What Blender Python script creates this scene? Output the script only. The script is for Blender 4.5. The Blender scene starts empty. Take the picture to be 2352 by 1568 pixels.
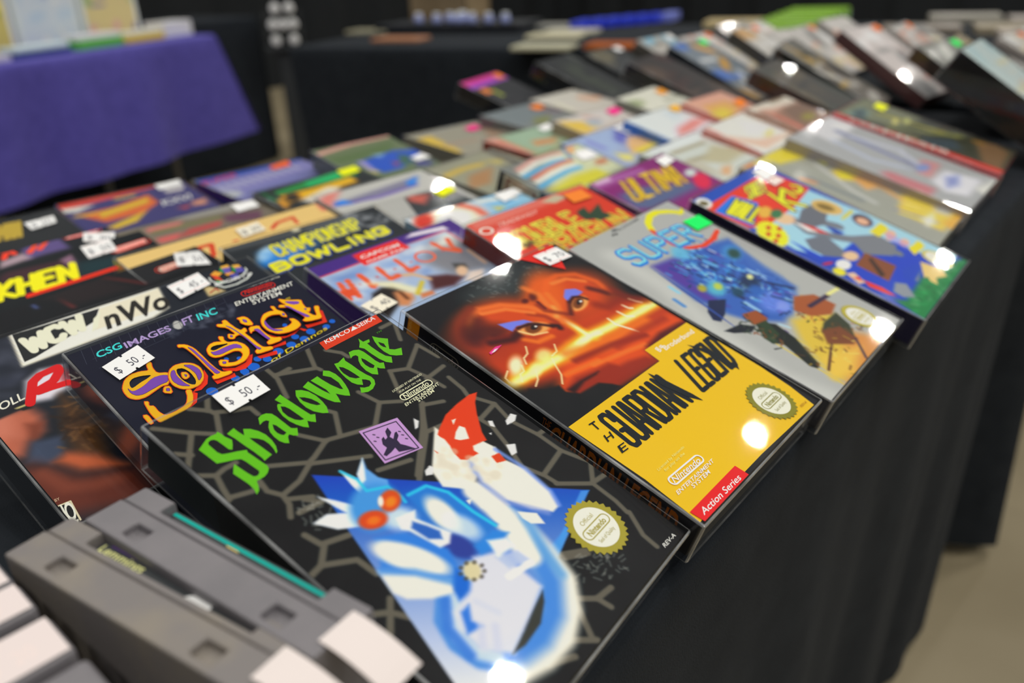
import bpy, bmesh, math, random
import numpy as np
from mathutils import Matrix, Vector, Euler

# ---------------------------------------------------------------- scene, camera, light
sc = bpy.context.scene
COL = sc.collection
ZT = 0.75                      # height of the table top
ZO = 0.756                     # table-frame z = 0 in world
sc.view_settings.view_transform = 'Standard'
sc.view_settings.look = 'None'
sc.view_settings.gamma = 1.0
sc.view_settings.use_curve_mapping = False
sc.view_settings.exposure = 0.0
sc.cycles.max_bounces = 8
sc.cycles.transparent_max_bounces = 24
sc.cycles.caustics_reflective = False
sc.cycles.caustics_refractive = False
sc.cycles.sample_clamp_indirect = 4.0

cam_d = bpy.data.cameras.new('camera')
cam = bpy.data.objects.new('camera', cam_d)
COL.objects.link(cam)
right = Vector((0.63034567, -0.7754045, -0.03757922))
down = Vector((-0.35104728, -0.24153113, -0.9046704))
fwd = Vector((0.69240895, 0.58344715, -0.42445174))
M = Matrix((right, -down, -fwd)).transposed().to_4x4()
M.translation = Vector((-0.25768902, -0.1261192, 0.24128562 + ZO))
cam.matrix_world = M
cam_d.sensor_width = 36.0
cam_d.lens = 36.0 * 1900 / 2352
cam_d.clip_start = 0.02
cam_d.clip_end = 80
cam_d.dof.use_dof = True
cam_d.dof.focus_distance = 0.375
cam_d.dof.aperture_fstop = 5.2
sc.camera = cam

world = bpy.data.worlds.new('hall')
sc.world = world
world.use_nodes = True
wn = world.node_tree
wn.nodes['Background'].inputs['Color'].default_value = (0.96, 0.98, 1.0, 1)
wn.nodes['Background'].inputs['Strength'].default_value = 0.11

def lamp_light(loc, radius, radiance, color=(1, .97, .9)):
    d = bpy.data.lights.new('bay_and_fill_glow', 'AREA')
    d.shape = 'DISK'; d.size = 2 * radius
    d.color = color
    d.energy = radiance * math.pi * math.pi * radius * radius
    o = bpy.data.objects.new('bay_and_fill_glow', d)
    o.location = loc
    COL.objects.link(o)
    return o
LAMPS = [(3.2, -0.9), (6.65, -.40), (10.35, -.5), (13.2, -.6), (5.55, 2.5), (11.2, 2.05), (7.1, 5.5),
         (0.6, 2.6), (0.4, -1.4), (-2.6, -.6), (-2.4, 2.4), (2.2, 5.6), (-1.2, 5.4), (.4, -4.4), (3.6, -4.2), (-2.6, -4.2), (6.4, -4.4), (1.5, -2.3), (-.9, -2.9), (4.3, -1.9), (20.3, 1.1), (14.5, 3.0), (19.5, 1.9), (20.5, 4.6), (17, -.9)]  # lamps behind the camera include fill added to brighten distant upright fronts
LAMP_Z = 5.0 + ZO
LAMP_R = 0.09
for x, y in LAMPS:
    lamp_light((x, y, LAMP_Z - .02), LAMP_R, 470)

# ---------------------------------------------------------------- materials
def lin(c):
    c = np.asarray(c, float) / 255.0
    return np.where(c <= .04045, c / 12.92, ((c + .055) / 1.055) ** 2.4)
def alb(c):
    return np.clip((lin(c) - .008) / .70, .004, .93)
def mat(name, col=None, rough=.5, spec=.5, metal=0., emit=None):
    m = bpy.data.materials.new(name); m.use_nodes = True
    b = m.node_tree.nodes['Principled BSDF']
    if col is not None: b.inputs['Base Color'].default_value = (*[float(v) for v in col], 1)
    b.inputs['Roughness'].default_value = rough
    b.inputs['Specular IOR Level'].default_value = spec
    b.inputs['Metallic'].default_value = metal
    if emit:
        b.inputs['Emission Color'].default_value = (*emit[0], 1); b.inputs['Emission Strength'].default_value = emit[1]
    return m
def nodes(m): return m.node_tree.nodes, m.node_tree.links, m.node_tree.nodes['Principled BSDF']
def noise_mix(m, c1, c2, scale, detail=4, lo=.35, hi=.65, bump=0., bscale=None, coord='Object'):
    n, l, b = nodes(m)
    tc = n.new('ShaderNodeTexCoord'); t = n.new('ShaderNodeTexNoise')
    t.inputs['Scale'].default_value = scale; t.inputs['Detail'].default_value = detail
    l.new(tc.outputs[coord], t.inputs['Vector'])
    r = n.new('ShaderNodeValToRGB')
    r.color_ramp.elements[0].position = lo; r.color_ramp.elements[1].position = hi
    r.color_ramp.elements[0].color = (*c1, 1); r.color_ramp.elements[1].color = (*c2, 1)
    l.new(t.outputs['Fac'], r.inputs['Fac']); l.new(r.outputs['Color'], b.inputs['Base Color'])
    if bump:
        t2 = n.new('ShaderNodeTexNoise'); t2.inputs['Scale'].default_value = bscale or scale * 4
        l.new(tc.outputs[coord], t2.inputs['Vector'])
        bp = n.new('ShaderNodeBump'); bp.inputs['Strength'].default_value = bump; bp.inputs['Distance'].default_value = .002
        l.new(t2.outputs['Fac'], bp.inputs['Height']); l.new(bp.outputs['Normal'], b.inputs['Normal'])
    return m
# printed cardboard: the ink is stored per face corner
M_PRINT = mat('printed_card', rough=.5, spec=.12)
n, l, b = nodes(M_PRINT)
at = n.new('ShaderNodeAttribute'); at.attribute_name = 'ink'
l.new(at.outputs['Color'], b.inputs['Base Color'])
tcp = n.new('ShaderNodeTexCoord'); tn = n.new('ShaderNodeTexNoise'); tn.inputs['Scale'].default_value = 900
l.new(tcp.outputs['Object'], tn.inputs['Vector'])
bp = n.new('ShaderNodeBump'); bp.inputs['Strength'].default_value = .06; bp.inputs['Distance'].default_value = .0004
l.new(tn.outputs['Fac'], bp.inputs['Height']); l.new(bp.outputs['Normal'], b.inputs['Normal'])
# paper stickers, same idea but matt
M_PAPER = mat('sticker_paper', rough=.7, spec=.2)
n, l, b = nodes(M_PAPER)
at = n.new('ShaderNodeAttribute'); at.attribute_name = 'ink'; l.new(at.outputs['Color'], b.inputs['Base Color'])

def plastic_sheet(name, haze=.03, gain=1.5, tint=(.97, .98, .98)):
    """thin clear plastic: see-through, mirror gloss that grows at grazing angles, faint milky haze"""
    m = bpy.data.materials.new(name); m.use_nodes = True
    n = m.node_tree.nodes; l = m.node_tree.links
    n.remove(n['Principled BSDF']); out = n['Material Output']
    lw = n.new('ShaderNodeLayerWeight'); lw.inputs['Blend'].default_value = .5
    p = n.new('ShaderNodeMath'); p.operation = 'POWER'; p.inputs[1].default_value = 4.5
    l.new(lw.outputs['Facing'], p.inputs[0])
    a = n.new('ShaderNodeMath'); a.operation = 'MULTIPLY_ADD'; a.use_clamp = True
    a.inputs[1].default_value = .85 * gain; a.inputs[2].default_value = .045 * gain
    l.new(p.outputs[0], a.inputs[0])
    tr = n.new('ShaderNodeBsdfTransparent'); tr.inputs['Color'].default_value = (*tint, 1)
    df = n.new('ShaderNodeBsdfDiffuse'); df.inputs['Color'].default_value = (.85, .87, .88, 1)
    gl = n.new('ShaderNodeBsdfGlossy'); gl.inputs['Roughness'].default_value = .035; gl.inputs['Color'].default_value = (1, 1, 1, 1)
    tc = n.new('ShaderNodeTexCoord'); t = n.new('ShaderNodeTexNoise'); t.inputs['Scale'].default_value = 35; t.inputs['Detail'].default_value = 5
    l.new(tc.outputs['Object'], t.inputs['Vector'])
    h = n.new('ShaderNodeMapRange'); h.inputs['From Min'].default_value = .4; h.inputs['From Max'].default_value = .75
    h.inputs['To Min'].default_value = haze * .4; h.inputs['To Max'].default_value = haze * 1.8
    l.new(t.outputs['Fac'], h.inputs['Value'])
    t2 = n.new('ShaderNodeTexNoise'); t2.inputs['Scale'].default_value = 14
    l.new(tc.outputs['Object'], t2.inputs['Vector'])
    bp = n.new('ShaderNodeBump'); bp.inputs['Strength'].default_value = .12; bp.inputs['Distance'].default_value = .002
    l.new(t2.outputs['Fac'], bp.inputs['Height']); l.new(bp.outputs['Normal'], gl.inputs['Normal'])
    m1 = n.new('ShaderNodeMixShader'); m2 = n.new('ShaderNodeMixShader')
    l.new(h.outputs[0], m1.inputs['Fac']); l.new(tr.outputs[0], m1.inputs[1]); l.new(df.outputs[0], m1.inputs[2])
    l.new(a.outputs[0], m2.inputs['Fac']); l.new(m1.outputs[0], m2.inputs[1]); l.new(gl.outputs[0], m2.inputs[2])
    l.new(m2.outputs[0], out.inputs['Surface'])
    return m
M_CLEAR = plastic_sheet('clear_sleeve_plastic', .004, 1.0, (.99, .99, .99))
M_EDGE = plastic_sheet('clear_sleeve_fold', .3, 2.6)
M_ACRYL = plastic_sheet('clear_acrylic', .06, 1.8)

def cloth(name, c1, c2, rough=.9, sheen=.02):
    m = mat(name, rough=rough, spec=.15)
    noise_mix(m, c1, c2, 30, 6, .3, .7, bump=.35, bscale=900)
    n, l, b = nodes(m); b.inputs['Sheen Weight'].default_value = sheen
    return m
M_BLACK = cloth('black_tablecloth', (.015, .019, .025), (.022, .027, .034))
M_PURPLE = cloth('purple_tablecloth', (.095, .08, .42), (.125, .105, .52), .55, .12)
M_DRAPE = cloth('black_backdrop_drape', (.02, .023, .026), (.027, .03, .034))
M_FLOOR = noise_mix(mat('sealed_concrete', rough=.55, spec=.3), (.25, .205, .125), (.34, .285, .185), 2.2, 8, .3, .7, bump=.1, bscale=60)
M_WOODTOP = mat('table_board', (.22, .19, .15), .6)
M_STEEL = mat('table_leg_steel', (.25, .25, .26), .4, .5, .9)
M_CART = noise_mix(mat('grey_cartridge_plastic', rough=.5), (.19, .18, .195), (.225, .21, .225), 60, 5, .3, .7, bump=.08, bscale=700)
M_CART_OLD = noise_mix(mat('yellowed_cartridge_plastic', rough=.5), (.22, .2, .195), (.31, .265, .2), 22, 3, .4, .62, bump=.08, bscale=700)
M_DARKPL = mat('dark_label_recess', (.03, .035, .04), .5)
def flat(name, c, rough=.5, spec=.4): return mat(name, alb(c), rough, spec)

# ---------------------------------------------------------------- object helpers
def link(name, me, parent=None, m=None):
    o = bpy.data.objects.new(name, me); COL.objects.link(o)
    if m is not None: me.materials.append(m)
    if parent is not None: o.parent = parent
    return o
def tag(o, label=None, cat=None, group=None, kind=None):
    if label: o['label'] = label
    if cat: o['category'] = cat
    if group: o['group'] = group
    if kind: o['kind'] = kind
    return o
def empty(name, loc=(0, 0, 0), mtx=None):
    o = bpy.data.objects.new(name, None); COL.objects.link(o)
    o.empty_display_size = .03
    if mtx is not None: o.matrix_world = mtx
    else: o.location = loc
    return o
def bm_mesh(name, bm, smooth=False):
    me = bpy.data.meshes.new(name); bm.normal_update(); bm.to_mesh(me); bm.free()
    if smooth:
        for p in me.polygons: p.use_smooth = True
    return me
def add_box(bm, lo, hi, bevel=0., seg=2, mtx=None):
    vs = [bm.verts.new((x, y, z)) for x in (lo[0], hi[0]) for y in (lo[1], hi[1]) for z in (lo[2], hi[2])]
    idx = [(0, 1, 3, 2), (4, 6, 7, 5), (0, 4, 5, 1), (2, 3, 7, 6), (0, 2, 6, 4), (1, 5, 7, 3)]
    fs = [bm.faces.new([vs[i] for i in f]) for f in idx]
    if bevel:
        es = list({e for f in fs for e in f.edges})
        r = bmesh.ops.bevel(bm, geom=es, offset=bevel, segments=seg, affect='EDGES', profile=.5)
        vs = list({v for f in r['faces'] for v in f.verts} | {v for v in vs if v.is_valid})
    if mtx is not None: bmesh.ops.transform(bm, matrix=mtx, verts=[v for v in vs if v.is_valid])
def sleeve_obj(name, hi, parent, fold=.0011):
    """clear folded sleeve: thin sheets with brighter folds along every edge"""
    bm = bmesh.new(); add_box(bm, (0, 0, 0), hi, fold, 2)
    bm.normal_update()
    for f in bm.faces: f.material_index = 0 if max(abs(c) for c in f.normal) > .999 else 1
    o = link(name, bm_mesh(name, bm), parent, M_CLEAR); o.data.materials.append(M_EDGE)
    return o
def box_obj(name, lo, hi, m, parent=None, bevel=0., seg=2, mtx=None):
    bm = bmesh.new(); add_box(bm, lo, hi, bevel, seg)
    o = link(name, bm_mesh(name, bm), parent, m)
    if mtx is not None: o.matrix_local = mtx
    return o
def prism(bm, pts, z0, z1):
    a = [bm.verts.new((x, y, z0)) for x, y in pts]; b = [bm.verts.new((x, y, z1)) for x, y in pts]
    n = len(pts); bm.faces.new(a[::-1]); bm.faces.new(b)
    for i in range(n): bm.faces.new((a[i], a[(i + 1) % n], b[(i + 1) % n], b[i]))
def lathe(bm, prof, seg=20, mtx=None):
    rows = []
    for r, z in prof: rows.append([bm.verts.new((r * math.cos(2 * math.pi * i / seg), r * math.sin(2 * math.pi * i / seg), z)) for i in range(seg)])
    for a, b in zip(rows, rows[1:]):
        for i in range(seg): bm.faces.new((a[i], a[(i + 1) % seg], b[(i + 1) % seg], b[i]))
    bm.faces.new(rows[0][::-1]); bm.faces.new(rows[-1])
    if mtx is not None: bmesh.ops.transform(bm, matrix=mtx, verts=[v for r in rows for v in r])

# ---------------------------------------------------------------- flat print work (mm, x right, y down)
_tc = bpy.data.curves.new('type', 'FONT'); _tc.resolution_u = 3
_to = bpy.data.objects.new('type', _tc)
_cache = {}
def type_mesh(s, bold):
    k = (s, bold)
    if k not in _cache:
        _tc.body = s; _tc.offset = bold
        me = _to.to_mesh()
        V = np.array([v.co[:2] for v in me.vertices]).reshape(-1, 2); F = [list(p.vertices) for p in me.polygons]
        _to.to_mesh_clear()
        _cache[k] = (V, F)
    return _cache[k]
from mathutils.geometry import tessellate_polygon
class Sheet:
    """collects flat coloured pieces; each piece lies a hair above the one before"""
    STEP = 9e-6
    def __init__(self): self.V = []; self.F = []; self.C = []; self.n = 0; self.z = 0.
    def raw(self, V2, faces, col, z=None):
        if z is None: self.z += self.STEP; z = self.z
        V2 = np.asarray(V2, float); V = np.column_stack([V2 / 1000., np.full(len(V2), z)])
        self.V.append(V)
        for f in faces: self.F.append([i + self.n for i in f]); self.C.append(col)
        self.n += len(V)
    def poly(self, pts, col, holes=()):
        loops = [[Vector((*p, 0)) for p in pts]] + [[Vector((*p, 0)) for p in h] for h in holes]
        tri = tessellate_polygon(loops); V = [v[:2] for lp in loops for v in lp]
        self.raw(V, [list(t) for t in tri], col)
    def stroke(self, pts, rad, col, closed=False):
        P = np.array(pts, float); fs = []; V = []
        for i in range(len(P) - 1):
            d = P[i + 1] - P[i]; L = np.hypot(*d)
            if L < 1e-6: continue
            nn = np.array([-d[1], d[0]]) / L * rad; k = len(V)
            V += [P[i] + nn, P[i + 1] + nn, P[i + 1] - nn, P[i] - nn]; fs.append([k, k + 1, k + 2, k + 3])
        for f in fs: self.z += 1.5e-6; self.raw([V[i] for i in f], [[0, 1, 2, 3]], col, self.z)
        V = []; fs = []
        for p in P:
            k = len(V); V += [p + rad * np.array([math.cos(a), math.sin(a)]) for a in np.linspace(0, 2 * math.pi, 11)[:-1]]
            fs.append(list(range(k, k + 10)))
        for f in fs: self.z += 1.5e-6; self.raw([V[i] for i in f], [list(range(10))], col, self.z)
    def ring(self, c, va, vb, wd, col):
        c = np.array(c); va = np.array(va); vb = np.array(vb); n = 40; V = []
        la = np.hypot(*va); k = 1 - wd / la
        for s in (1, k):
            V += [c + s * (va * math.cos(t) + vb * math.sin(t)) for t in np.linspace(0, 2 * math.pi, n, endpoint=False)]
        self.raw(V, [[i, (i + 1) % n, n + (i + 1) % n, n + i] for i in range(n)], col)
    def pill(self, a, b, r, wd, col):
        a = np.array(a, float); b = np.array(b, float); d = (b - a) / np.hypot(*(b - a)); nn = np.array([-d[1], d[0]]); n = 12; V = []
        for rr in (r, r - wd):
            V += [b + rr * (d * math.cos(t) + nn * math.sin(t)) for t in np.linspace(-math.pi / 2, math.pi / 2, n)]
            V += [a + rr * (d * math.cos(t) + nn * math.sin(t)) for t in np.linspace(math.pi / 2, 3 * math.pi / 2, n)]
        N = 2 * n
        self.raw(V, [[i, (i + 1) % N, N + (i + 1) % N, N + i] for i in range(N)], col)
    def text(self, s, a, b, c, col, bold=0., **k):
        V, F = type_mesh(s, bold)
        if not len(V): return
        a, b, c = (np.array(q, float) for q in (a, b, c)); x0 = V[:, 0].min(); w = V[:, 0].max() - x0
        X = (b - a) / w; Y = (c - a) / .71
        P = a + np.outer(V[:, 0] - x0, X) + np.outer(V[:, 1], Y)
        self.raw(P, F, col)
    def seal(self, c, r, ring, mid, ang=0.):
        c = np.array(c, float); N = 56
        self.poly([c + r * (1 if i % 2 else .9) * np.array([math.cos(i * 2 * math.pi / N), math.sin(i * 2 * math.pi / N)]) for i in range(N)], ring)
        self.poly([c + r * .72 * np.array([math.cos(i * 2 * math.pi / 40), math.sin(i * 2 * math.pi / 40)]) for i in range(40)], mid)
        f = r / 14.
        u = lambda x, y: c + f * np.array([x, y])
        self.text('Official', u(-4.5, -4), u(4, -4), u(-4.5, -6.2), ring)
        self.text('Nintendo', u(-6.2, 1.4), u(6.2, 1.4), u(-6.2, -1.4), ring, .03)
        self.pill(u(-6.4, 0), u(6.4, 0), 2.6 * f, .5 * f, ring)
        self.text('Seal of Quality', u(-5.6, 6), u(5.6, 6), u(-5.6, 4.2), ring)
    def mesh(self, name, h_mm, conv=alb, extra=None):
        """y down in mm -> y up in metres"""
        V = np.concatenate(self.V) if self.V else np.zeros((0, 3)); V = V.copy(); V[:, 1] = h_mm / 1000. - V[:, 1]
        C = conv(np.array(self.C, float)) if self.C else np.zeros((0, 3))
        for n_, f in enumerate(self.F):          # every piece faces up
            p = V[f]; q = np.roll(p, -1, 0)
            if np.sum(p[:, 0] * q[:, 1] - q[:, 0] * p[:, 1]) < 0: self.F[n_] = f[::-1]
        cnt = np.array([len(f) for f in self.F], int); idx = np.array([i for f in self.F for i in f], int)
        cc = np.repeat(C, cnt, axis=0) if len(cnt) else np.zeros((0, 3))
        if extra is not None:
            GV, GF, GC = extra
            idx = np.concatenate([GF.ravel(), idx + len(GV)]).astype(int); cnt = np.concatenate([np.full(len(GF), 4), cnt]).astype(int)
            V = np.concatenate([GV, V]); cc = np.concatenate([GC[GF.ravel()], cc])
        me = bpy.data.meshes.new(name)
        me.vertices.add(len(V)); me.vertices.foreach_set('co', V.ravel().astype(np.float32))
        me.loops.add(len(idx)); me.loops.foreach_set('vertex_index', idx.astype(np.int32))
        st = np.concatenate([[0], np.cumsum(cnt)[:-1]])
        me.polygons.add(len(cnt)); me.polygons.foreach_set('loop_start', st.astype(np.int32)); me.polygons.foreach_set('loop_total', cnt.astype(np.int32))
        me.update(calc_edges=True)
        # all print faces look up
        ca = me.color_attributes.new('ink', 'FLOAT_COLOR', 'CORNER')
        ca.data.foreach_set('color', np.column_stack([cc, np.ones(len(cc))]).ravel().astype(np.float32))
        return me
def sstep(x, a, b):
    t = np.clip((x - a) / (b - a + 1e-9), 0, 1); return t * t * (3 - 2 * t)
def seg_dist(P, pts, closed=False):
    D = np.full(len(P), 1e9); n = len(pts)
    for i in range(n if closed else n - 1):
        a = pts[i]; b = pts[(i + 1) % n]; d = b - a; L = d @ d
        t = np.clip(((P - a) @ d) / (L + 1e-12), 0, 1); q = P - a - np.outer(t, d)
        D = np.minimum(D, np.hypot(q[:, 0], q[:, 1]))
    return D
def inside(P, pts):
    c = np.zeros(len(P), bool); n = len(pts); x, y = P[:, 0], P[:, 1]
    for i in range(n):
        x1, y1 = pts[i]; x2, y2 = pts[(i + 1) % n]
        if y1 == y2: continue
        c ^= ((y1 > y) != (y2 > y)) & (x < (x2 - x1) * (y - y1) / (y2 - y1) + x1)
    return c
PAINT = ('pg', 'ln', 'el', 'gr')
def cover_mesh(name, spec, w, h, ins=1.4):
    """front-panel artwork: a fine painted grid plus crisp lettering and shapes on top"""
    g = spec['grid']; ops = spec['ops']; nx = int(w / g) + 1; ny = int(h / g) + 1
    xs = np.linspace(ins, w - ins, nx + 1); ys = np.linspace(ins, h - ins, ny + 1)
    XX, YY = np.meshgrid(xs, ys); P = np.column_stack([XX.ravel(), YY.ravel()])
    C = np.tile(np.array(spec['base'], float), (len(P), 1))
    last = max([i for i, o in enumerate(ops) if o[0] in PAINT] or [-1])
    q = lambda L: np.array(L, float) / 10.
    sh = Sheet(); sh.z = 2e-5
    full = []
    for o in ops:          # 'sp' scatters many short brush strokes round a centre
        if o[0] != 'sp': full.append(o); continue
        _, seed, n_, c, u, v, L, r0, r1, cols, so, al, along = o
        rn = random.Random(seed); c, u, v = (np.array(t, float) for t in (c, u, v)); du = u / np.hypot(*u)
        for _i in range(n_):
            p = c + u * rn.uniform(-1, 1) + v * rn.gauss(0, .7); a_ = rn.uniform(0, 2 * math.pi)
            d = (du + .35 * np.array([math.cos(a_), math.sin(a_)])) if along else np.array([math.cos(a_), math.sin(a_)])
            full.append(['ln', [list(p), list(p + d * 10 * L * rn.uniform(.3, 1))], rn.uniform(r0, r1), so, rn.choice(cols), al])
    ops = full
    last = max([i for i, o in enumerate(ops) if o[0] in PAINT] or [-1])
    for i, o in enumerate(ops):
        k = o[0]; raster = k in PAINT or (i < last and not spec.get('over') and k in ('vp', 'vl') and not (k == 'vp' and o[2]))
        if raster:
            if k == 'vp': k, o = 'pg', ['pg', o[1], .25, o[3], 1.] if len(o) > 3 else ['pg', o[1], .25, o[2], 1.]
            if k == 'vl': k, o = 'ln', ['ln', o[1], o[2], .25, o[3], 1.]
            al = 1.
            if k == 'el':
                c, a, b2 = q(o[1]), q(o[2]), q(o[3]); so, col, al = o[4], o[5], o[6]
                e = (abs(a) + abs(b2)) * (1 + so) + 1; lo, hi = c - e, c + e
            else:
                pts = q(o[1]); m_ = (o[3] if k == 'ln' else o[2] if k == 'pg' else .5) + (o[2] if k == 'ln' else 0) + 1
                lo, hi = pts.min(0) - m_, pts.max(0) + m_
            s = np.where((P[:, 0] >= lo[0]) & (P[:, 0] <= hi[0]) & (P[:, 1] >= lo[1]) & (P[:, 1] <= hi[1]))[0]
            if not len(s): continue
            Q = P[s]
            if k == 'el':
                Mi = np.linalg.inv(np.column_stack([a, b2]) + 1e-6 * np.eye(2)); d = (Q - c) @ Mi.T; r = np.hypot(d[:, 0], d[:, 1])
                A = 1 - sstep(r, 1 - so, 1 + so)
            elif k == 'ln':
                A = 1 - sstep(seg_dist(Q, pts), max(0, o[2] - o[3]), o[2] + o[3]); col = o[4]; al = o[5]
            else:
                d = seg_dist(Q, pts, True); d = np.where(inside(Q, pts), d, -d)
                if k == 'pg': A = sstep(d, -o[2], o[2]); col = o[3]; al = o[4]
                else:
                    A = sstep(d, -o[6], o[6]); p0, p1 = q(o[2]), q(o[4]); v = p1 - p0
                    t = np.clip(((Q - p0) @ v) / (v @ v), 0, 1)[:, None]; col = np.array(o[3]) * (1 - t) + np.array(o[5]) * t
            A = (A * al)[:, None]
            C[s] = C[s] * (1 - A) + np.array(col, float) * A
        elif k == 'vp': sh.poly(q(o[1]), o[3], [q(hh) for hh in o[2]])
        elif k == 'vl': sh.stroke(q(o[1]), o[2], o[3])
        elif k == 'tx': sh.text(o[1], q(o[2]), q(o[3]), q(o[4]), o[5], o[6].get('bold', 0.))
        elif k == 'ov': sh.pill(q(o[1]), q(o[2]), o[3], o[4], o[5])
        elif k == 'ring': sh.ring(q(o[1]), q(o[2]), q(o[3]), o[4], o[5])
        elif k == 'seal': sh.seal(q(o[1]), o[2], o[3], o[4])
    # keep crisp pieces inside the panel
    for V in sh.V:
        V[:, 0] = np.clip(V[:, 0], ins / 1000, (w - ins) / 1000); V[:, 1] = np.clip(V[:, 1], ins / 1000, (h - ins) / 1000)
    GV = np.column_stack([P[:, 0] / 1000, h / 1000 - P[:, 1] / 1000, np.zeros(len(P))])
    j, i = np.meshgrid(np.arange(ny), np.arange(nx), indexing='ij'); a = (j * (nx + 1) + i).ravel()
    GF = np.column_stack([a, a + nx + 1, a + nx + 2, a + 1])
    return sh.mesh(name, h, extra=(GV, GF, alb(C)))

# ---------------------------------------------------------------- where each box lies: x, y, z, yaw, tilt, roll, scale | width, height, depth
BOXES = {
 'S': [[-0.12989,-0.00277,-0.00254,0.07419,0.3701,-0.00161,0.99944],[0.131,0.181,0.0245]],
 'G': [[0.00022,-0.00066,0.00218,0.00018,0.31444,-0.0003,1.00047],[0.131,0.181,0.0245]],
 'K': [[0.13995,-0.00376,-0.00253,0.01593,0.30649,-0.00074,0.99944],[0.131,0.181,0.0245]],
 'W': [[0.28582,-0.01136,-0.00661,0.02987,0.32,-0.01132,0.99851],[0.131,0.181,0.0245]],
 'Y': [[0.4438,0.01882,-0.00774,0.04439,0.25221,0.02367,0.99825],[0.131,0.181,0.0245]],
 'R': [[0.54575,0.02051,-0.00463,0.02391,0.27984,-0.00694,0.99897],[0.131,0.181,0.0245]],
 'GY': [[0.67872,0.02167,-0.00089,0.0682,0.27911,0.0155,0.99981],[0.131,0.181,0.0245]],
 'So': [[-0.12658,0.10375,-0.00603,-0.00683,0.37484,-0.02049,0.97591],[0.131,0.181,0.0245]],
 'Wi': [[0.02874,0.11822,-0.00565,-0.01617,0.29667,0.00284,0.99999],[0.131,0.181,0.0245]],
 'DD': [[0.13252,0.08228,-0.0046,-0.04529,0.31468,-0.0032,1.01729],[0.131,0.181,0.0245]],
 'Ul': [[0.29293,0.08313,-0.006,0.03535,0.3026,-0.00486,0.99681],[0.131,0.181,0.0245]],
 'P': [[0.44279,0.12966,-0.00631,0.02338,0.25492,-0.0,0.96271],[0.131,0.181,0.0245]],
 'RW': [[0.56631,0.13272,-0.0051,0.05956,0.29052,0.00919,0.92512],[0.131,0.181,0.0245]],
 'BN': [[0.67268,0.12662,-0.00253,0.03318,0.28137,0.02904,0.97216],[0.131,0.181,0.0245]],
 'CB': [[0.01527,0.20246,-0.00631,-0.07589,0.27809,-0.0,1.0203],[0.131,0.181,0.0245]],
 'RB': [[0.15764,0.17232,-0.00304,-0.0654,0.20412,0.02365,0.98674],[0.131,0.181,0.0245]],
 'RL': [[0.30054,0.18894,-0.00544,0.02541,0.29981,0.00489,0.97175],[0.131,0.181,0.0245]],
 'BY': [[0.46342,0.23232,-0.00556,0.02871,0.21677,0.00364,0.98888],[0.131,0.181,0.0245]],
 'WB': [[0.563,0.22487,-0.00558,-0.01183,0.26804,0.00402,0.98024],[0.131,0.181,0.0245]],
 'PE': [[0.6837,0.21682,-0.00284,0.06754,0.28884,0.02752,0.94854],[0.131,0.181,0.0245]],
 'WCW': [[-0.15963,0.21572,-0.006,-0.0211,0.298,-0.00425,1.0],[0.185,0.143,0.034]],
 'VB': [[0.16877,0.28974,-0.0048,-0.03436,0.21172,0.00969,0.9896],[0.131,0.181,0.0245]],
 'GG': [[0.33975,0.32808,-0.0052,0.04087,0.16068,0.00716,0.90231],[0.131,0.181,0.0245]],
 'RG': [[0.48668,0.36219,-0.00412,-0.00417,0.11797,0.0147,0.99369],[0.131,0.181,0.0245]],
 'WY': [[0.56657,0.34314,-0.00627,-0.08812,0.20587,-0.0,0.93223],[0.131,0.181,0.0245]],
 'WO': [[0.73148,0.34478,-0.00578,0.08496,0.25761,0.00213,0.90991],[0.131,0.181,0.0245]],
 'C': [[-0.11923,0.31858,-0.00603,0.05523,0.20822,-0.01534,0.98164],[0.181,0.127,0.03]],
 'BG': [[-0.00963,0.34125,-0.0049,-0.02515,0.2439,0.00632,0.99988],[0.181,0.127,0.03]],
 'MB': [[0.17493,0.28349,-0.00614,-0.10357,0.20246,0.00206,0.81373],[0.131,0.181,0.0245]],
 'GK': [[0.48186,0.51858,-0.00722,-0.13456,0.06586,-0.0,0.9788],[0.131,0.181,0.0245]],
 'DG': [[0.6149,0.48428,-0.00535,0.03549,0.13957,0.00565,0.9325],[0.131,0.181,0.0245]],
 'PO': [[0.73489,0.49271,-0.00512,0.0465,0.16001,0.00758,0.92564],[0.131,0.181,0.0245]],
 'GR': [[0.02606,0.46341,-0.00502,-0.04529,0.1013,0.00647,0.95864],[0.181,0.127,0.03]],
 'GO': [[0.17748,0.40129,-0.00637,-0.05277,0.13872,-0.00755,0.97334],[0.131,0.181,0.0245]],
 'B': [[-0.12284,0.40586,0.00632,0.01745,0.2618,0.0,1.0],[0.176,0.124,0.012]],
 'SF': [[0.04703,0.6089,-0.00632,-0.24591,0.01779,-0.027,1.00688],[0.131,0.181,0.0245]],
 'BW': [[0.19995,0.55143,-0.00667,-0.12415,0.03453,-0.0,1.0555],[0.131,0.181,0.0245]],
 'GL': [[0.30725,0.51076,-0.00613,-0.12253,0.19661,-0.00153,0.84195],[0.131,0.181,0.0245]],
 'A': [[-0.13891,0.45437,0.00981,-0.03491,0.24435,0.0,1.0],[0.176,0.118,0.012]],
 'GT': [[-0.10051,0.49276,0.01066,-0.05236,0.17453,0.0,1.0],[0.131,0.17,0.012]],
}
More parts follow.
